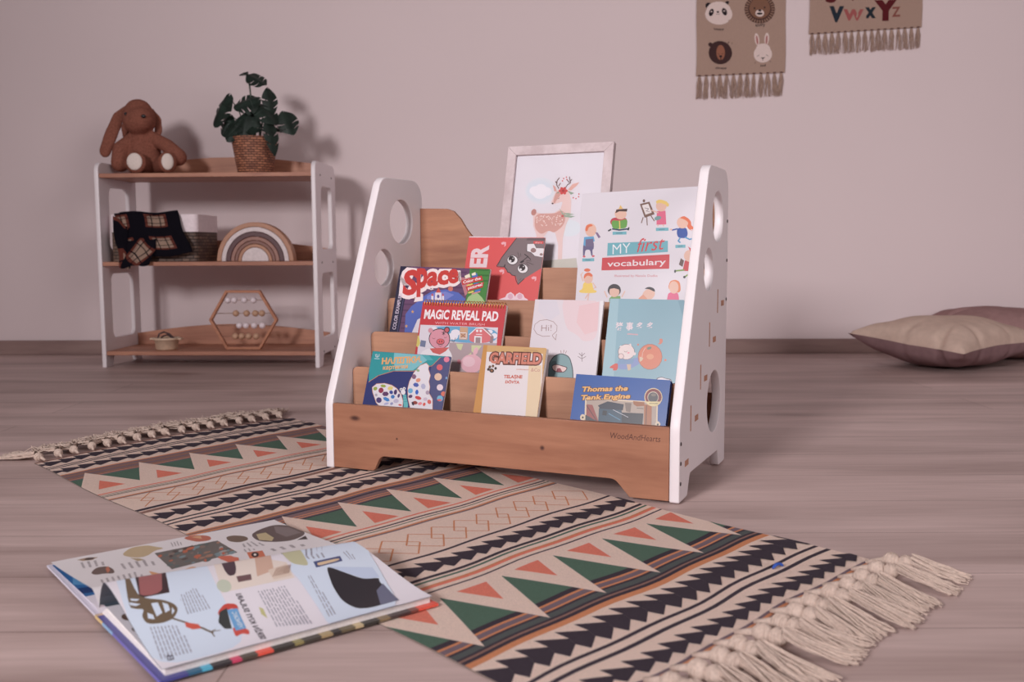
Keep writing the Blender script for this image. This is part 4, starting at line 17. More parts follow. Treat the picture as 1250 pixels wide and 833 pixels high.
'banner1':[['P',275,[61.4,283.2,60.7,279.1,58.6,275.4,55.3,272.7,51.3,271.3,46.9,271.3,42.8,272.8,39.4,275.6,37.2,279.3,36.4,283.5,37.1,287.6,39.2,291.3,42.5,294.0,46.6,295.4,50.9,295.4,55.0,293.9,58.4,291.1,60.6,287.4]],['P',275,[138.5,290.2,137.9,286.3,136.0,283.0,132.9,280.5,129.2,279.2,125.2,279.3,121.5,280.6,118.4,283.1,116.3,286.5,115.6,290.4,116.2,294.2,118.1,297.5,121.1,300.0,124.9,301.3,128.8,301.3,132.6,299.9,135.7,297.4,137.8,294.0]],['P',276,[147.6,248.3,144.5,234.0,135.0,221.5,120.3,212.3,102.1,207.5,82.7,207.7,64.4,212.8,49.3,222.3,39.4,235.0,35.9,249.3,39.0,263.6,48.5,276.1,63.2,285.3,81.4,290.1,100.8,289.9,119.1,284.7,134.1,275.3,144.0,262.6]],['P',276,[140.5,264.7,137.7,252.9,129.3,242.5,116.3,234.9,100.1,230.9,82.9,231.0,66.6,235.3,53.3,243.2,44.5,253.7,41.4,265.6,44.2,277.4,52.6,287.8,65.7,295.4,81.8,299.3,99.0,299.2,115.2,294.9,128.5,287.1,137.3,276.6]],['P',275,[70.2,253.0,67.9,248.3,64.8,244.5,61.3,242.2,57.8,241.6,54.7,242.7,52.4,245.4,51.2,249.5,51.2,254.4,52.5,259.4,54.7,264.2,57.8,267.9,61.3,270.2,64.8,270.9,67.9,269.8,70.2,267.0,71.4,263.0,71.4,258.1]],['P',275,[124.3,262.0,125.7,256.9,125.8,252.0,124.5,247.9,122.2,245.2,119.0,244.0,115.3,244.7,111.6,247.1,108.3,250.8,105.8,255.6,104.4,260.7,104.4,265.6,105.6,269.7,107.9,272.4,111.2,273.6,114.8,272.9,118.6,270.5,121.9,266.8]],['P',276,[64.9,259.3,64.8,258.2,64.2,257.3,63.4,256.6,62.4,256.3,61.3,256.3,60.3,256.6,59.4,257.3,58.9,258.3,58.7,259.3,58.9,260.4,59.4,261.3,60.2,261.9,61.2,262.3,62.3,262.3,63.3,261.9,64.2,261.2,64.7,260.3]],['P',276,[117.1,261.8,116.9,260.8,116.4,259.9,115.6,259.2,114.6,258.8,113.5,258.9,112.4,259.2,111.6,259.9,111.0,260.8,110.8,261.9,111.0,262.9,111.5,263.9,112.4,264.5,113.4,264.9,114.5,264.9,115.5,264.5,116.3,263.8,116.9,262.9]],['P',275,[93.2,258.0,92.9,256.8,92.0,255.7,90.6,254.9,88.9,254.5,87.1,254.5,85.4,255.0,84.0,255.8,83.0,256.8,82.7,258.1,83.0,259.3,83.9,260.4,85.3,261.1,87.0,261.5,88.8,261.5,90.5,261.1,91.9,260.3,92.8,259.2]],['S',275,1.56,[80.8,248.9,96.4,248.8]],['T',275,'happy',(71.8,186.2),(112.1,184.8),8.6,0.02,0],['P',227,[320.8,267.1,317.5,247.3,307.0,229.9,290.6,217.1,270.3,210.3,248.6,210.5,228.0,217.6,211.1,230.8,199.9,248.3,195.7,268.2,199.1,288.1,209.7,305.4,226.0,318.2,246.3,324.9,268.0,324.7,288.5,317.6,305.4,304.5,316.6,287.0]],['P',277,[305.1,269.4,305.2,265.1,318.7,264.3,318.6,269.9]],['P',277,[304.8,260.9,304.0,256.6,317.2,253.5,318.2,259.0]],['P',277,[302.8,252.6,301.1,248.5,313.4,243.2,315.6,248.3]],['P',277,[299.0,244.8,296.5,241.2,307.5,233.8,310.8,238.4]],['P',277,[293.7,238.0,290.4,234.9,299.7,225.7,303.9,229.7]],['P',277,[287.0,232.2,283.1,229.8,290.3,219.3,295.3,222.3]],['P',277,[279.2,227.9,274.9,226.2,279.7,214.7,285.2,216.8]],['P',277,[270.6,225.1,266.0,224.2,268.2,212.1,274.2,213.1]],['P',277,[261.5,223.9,256.8,223.9,256.4,211.7,262.5,211.6]],['P',277,[252.3,224.4,247.7,225.3,244.6,213.4,250.6,212.3]],['P',277,[243.4,226.5,239.0,228.2,233.4,217.2,239.0,215.0]],['P',277,[235.0,230.3,231.0,232.7,223.1,223.0,228.2,219.8]],['P',277,[227.5,235.5,224.1,238.6,214.2,230.5,218.5,226.5]],['P',277,[221.1,241.9,218.5,245.5,207.0,239.4,210.4,234.7]],['P',277,[216.3,249.3,214.4,253.4,201.7,249.4,204.1,244.2]],['P',277,[213.0,257.4,212.0,261.7,198.6,260.1,199.9,254.5]],['P',277,[211.5,265.9,211.4,270.3,197.8,271.0,198.0,265.4]],['P',277,[211.8,274.5,212.6,278.8,199.4,281.9,198.3,276.4]],['P',277,[213.8,282.8,215.5,286.8,203.2,292.2,201.0,287.0]],['P',277,[217.6,290.5,220.1,294.1,209.1,301.5,205.8,296.9]],['P',277,[222.9,297.4,226.2,300.4,216.9,309.6,212.7,305.6]],['P',277,[229.6,303.1,233.5,305.4,226.3,316.0,221.4,312.9]],['P',277,[237.4,307.4,241.7,309.0,236.9,320.6,231.4,318.5]],['P',277,[246.0,310.2,250.6,311.0,248.4,323.1,242.5,322.1]],['P',277,[255.1,311.4,259.7,311.3,260.2,323.5,254.1,323.6]],['P',277,[264.2,310.9,268.8,310.0,271.9,321.8,266.0,322.9]],['P',277,[273.2,308.7,277.5,307.0,283.1,318.0,277.5,320.2]],['P',277,[281.6,305.0,285.5,302.5,293.4,312.2,288.3,315.4]],['P',277,[289.1,299.8,292.4,296.7,302.3,304.8,297.9,308.8]],['P',277,[295.4,293.4,298.0,289.8,309.5,295.9,306.1,300.6]],['P',277,[300.2,286.0,302.1,282.0,314.8,286.0,312.4,291.1]],['P',277,[303.5,277.9,304.5,273.6,317.9,275.3,316.6,280.8]],['P',229,[300.9,270.3,298.7,256.1,291.5,243.6,280.3,234.3,266.5,229.5,251.6,229.6,237.6,234.7,226.0,244.2,218.3,256.8,215.5,271.1,217.8,285.4,225.0,297.9,236.1,307.1,250.0,311.9,264.8,311.7,278.8,306.7,290.4,297.2,298.1,284.6]],['P',276,[276.3,251.2,275.4,246.3,272.4,242.1,267.7,238.9,262.0,237.3,255.8,237.3,250.0,239.1,245.2,242.3,242.1,246.6,240.9,251.5,241.9,256.4,244.9,260.7,249.5,263.8,255.3,265.4,261.4,265.4,267.2,263.6,272.0,260.4,275.2,256.1]],['P',275,[265.2,261.5,264.8,260.1,263.7,258.9,261.9,258.0,259.7,257.5,257.3,257.6,255.1,258.1,253.3,259.0,252.1,260.2,251.6,261.6,252.0,263.0,253.2,264.2,254.9,265.1,257.2,265.6,259.5,265.6,261.7,265.1,263.5,264.1,264.7,262.9]],['P',275,[270.6,249.2,269.9,247.7,267.8,246.3,264.5,245.3,260.4,244.8,256.1,244.8,252.0,245.4,248.6,246.5,246.4,247.9,245.6,249.5,246.3,251.0,248.5,252.4,251.8,253.4,255.9,253.9,260.2,253.8,264.3,253.3,267.7,252.2,269.9,250.8]],['P',275,[240.0,270.9,239.8,269.5,239.3,268.3,238.5,267.4,237.5,266.9,236.4,266.9,235.4,267.4,234.5,268.3,233.9,269.6,233.7,271.0,233.9,272.3,234.4,273.6,235.2,274.5,236.2,274.9,237.3,274.9,238.4,274.4,239.2,273.5,239.8,272.3]],['P',275,[281.1,273.6,280.9,272.2,280.4,271.0,279.6,270.1,278.6,269.6,277.5,269.6,276.5,270.1,275.6,271.0,275.0,272.2,274.8,273.6,275.0,275.0,275.5,276.2,276.3,277.1,277.3,277.6,278.4,277.6,279.4,277.1,280.3,276.2,280.9,275.0]],['T',275,'angry',(241.4,198.5),(280.0,199.1),8.6,0.02,0],['P',278,[64.4,127.3,63.9,124.3,62.4,121.7,60.1,119.8,57.2,118.8,54.1,118.8,51.2,119.8,48.8,121.8,47.2,124.4,46.6,127.4,47.1,130.4,48.6,133.0,50.9,135.0,53.8,136.0,56.9,135.9,59.8,134.9,62.2,132.9,63.8,130.3]],['P',278,[145.5,132.8,145.0,129.8,143.5,127.2,141.1,125.2,138.3,124.2,135.2,124.3,132.2,125.3,129.8,127.3,128.3,129.9,127.7,132.9,128.1,135.9,129.6,138.5,132.0,140.4,134.9,141.4,138.0,141.4,140.9,140.3,143.3,138.4,144.9,135.7]],['P',278,[145.6,93.2,143.0,77.4,134.7,63.6,121.9,53.3,106.1,48.0,89.2,48.1,73.2,53.7,60.0,64.2,51.3,78.2,48.1,94.0,50.8,109.8,59.1,123.7,71.9,133.9,87.7,139.2,104.6,139.1,120.6,133.5,133.7,123.0,142.4,109.1]],['P',278,[138.6,108.7,136.2,97.5,128.9,87.6,117.6,80.4,103.6,76.6,88.7,76.7,74.6,80.7,63.0,88.2,55.4,98.1,52.6,109.4,55.0,120.6,62.4,130.5,73.7,137.7,87.6,141.5,102.5,141.3,116.6,137.3,128.1,129.9,135.8,120.0]],['P',279,[115.7,95.0,114.8,84.5,111.9,75.2,107.3,68.4,101.5,64.8,95.3,64.8,89.4,68.5,84.6,75.4,81.3,84.8,80.1,95.3,81.0,105.9,84.0,115.1,88.6,121.9,94.3,125.5,100.5,125.5,106.4,121.8,111.2,114.9,114.5,105.6]],['P',275,[105.0,79.7,104.6,78.3,103.4,77.1,101.6,76.2,99.4,75.7,97.1,75.7,94.8,76.2,93.0,77.1,91.8,78.4,91.4,79.8,91.7,81.2,92.9,82.4,94.7,83.3,96.9,83.8,99.3,83.8,101.5,83.3,103.4,82.3,104.6,81.1]],['S',275,3.12,[98.2,78.2,99.5,65.3]],['S',275,1.59,[87.5,90.1,93.8,89.0]],['S',275,1.56,[102.2,90.0,108.5,91.0]],['T',275,'sleepy',(79.1,29.4),(125.2,29.1),8.8,0.02,0],['P',276,[256.0,148.2,256.5,139.7,255.8,132.2,254.0,126.5,251.3,123.3,248.1,123.0,244.7,125.6,241.5,130.9,238.9,138.1,237.3,146.4,236.8,154.8,237.5,162.3,239.3,168.0,241.9,171.2,245.2,171.5,248.6,168.9,251.8,163.7,254.3,156.5]],['P',276,[295.7,147.4,294.4,139.1,292.1,132.0,289.2,126.8,285.9,124.2,282.6,124.6,279.8,127.8,277.8,133.6,276.8,141.1,276.9,149.5,278.2,157.8,280.5,165.0,283.5,170.1,286.8,172.7,290.0,172.3,292.8,169.1,294.8,163.4,295.8,155.8]],['P',280,[251.4,144.6,251.9,138.3,251.9,132.7,251.3,128.5,250.2,126.2,248.8,126.0,247.2,128.1,245.5,132.1,244.1,137.5,243.1,143.8,242.5,150.1,242.5,155.7,243.1,159.9,244.2,162.2,245.6,162.3,247.3,160.3,248.9,156.3,250.3,150.8]],['P',280,[290.0,144.4,289.2,138.2,288.0,132.7,286.6,128.8,285.0,126.8,283.6,126.9,282.4,129.2,281.7,133.5,281.4,139.1,281.7,145.3,282.5,151.6,283.7,157.0,285.2,161.0,286.7,163.0,288.1,162.8,289.3,160.5,290.1,156.3,290.3,150.7]],['P',276,[308.5,86.7,306.5,75.2,300.2,65.0,290.3,57.5,278.1,53.6,265.0,53.7,252.6,57.8,242.4,65.5,235.7,75.7,233.2,87.4,235.2,98.9,241.6,109.1,251.4,116.6,263.6,120.5,276.7,120.4,289.1,116.2,299.3,108.6,306.0,98.4]],['P',276,[300.8,107.3,299.2,99.6,294.2,92.9,286.5,87.9,277.0,85.3,266.9,85.4,257.2,88.1,249.3,93.3,244.1,100.1,242.2,107.8,243.8,115.5,248.8,122.3,256.4,127.3,265.9,129.9,276.1,129.8,285.7,127.0,293.6,121.9,298.8,115.1]],['S',275,1.56,[247.5,79.5,256.3,83.6]],['S',275,1.59,[284.5,84.4,293.0,79.2]],['P',275,[261.7,73.3,281.6,74.1,271.3,68.0]],['S',275,2.08,[271.2,71.6,271.4,61.9]],['S',275,1.59,[241.1,56.5,239.2,49.8]],['S',275,1.56,[300.7,61.1,302.9,54.4]],['T',275,'sad',(262.4,38.3),(283.4,38.1),9.2,0.02,0]],
'banner2':[['T',281,'V',(86.8,53.2),(131.6,52.8),53.4,0.07,0],['T',282,'W',(142.9,57.7),(213.7,57.1),38.4,0.06,0],['T',283,'x',(231.3,66.5),(262.8,66.2),35.9,0.05,0],['T',284,'Y',(280.5,59.0),(337.0,60.1),65.9,0.09,0],['T',285,'Z',(336.7,67.7),(366.5,69.1),36.7,0.03,0],['T',286,'S',(68.5,130.1),(103.8,129.8),54.1,0.06,0],['T',286,'T',(143.9,141.1),(195.0,140.6),45.7,0.03,0],['P',286,[178.5,137.4,178.3,135.7,177.7,134.2,176.7,133.1,175.5,132.5,174.1,132.5,172.9,133.2,171.8,134.3,171.1,135.8,170.8,137.5,171.0,139.2,171.6,140.7,172.6,141.8,173.8,142.4,175.2,142.4,176.4,141.8,177.5,140.6,178.2,139.1]],['T',285,'u',(228.9,141.5),(271.4,141.1),37.4,0.04,0],['T',281,'R',(-0.9,143.3),(41.7,142.9),49.9,0.05,0]],
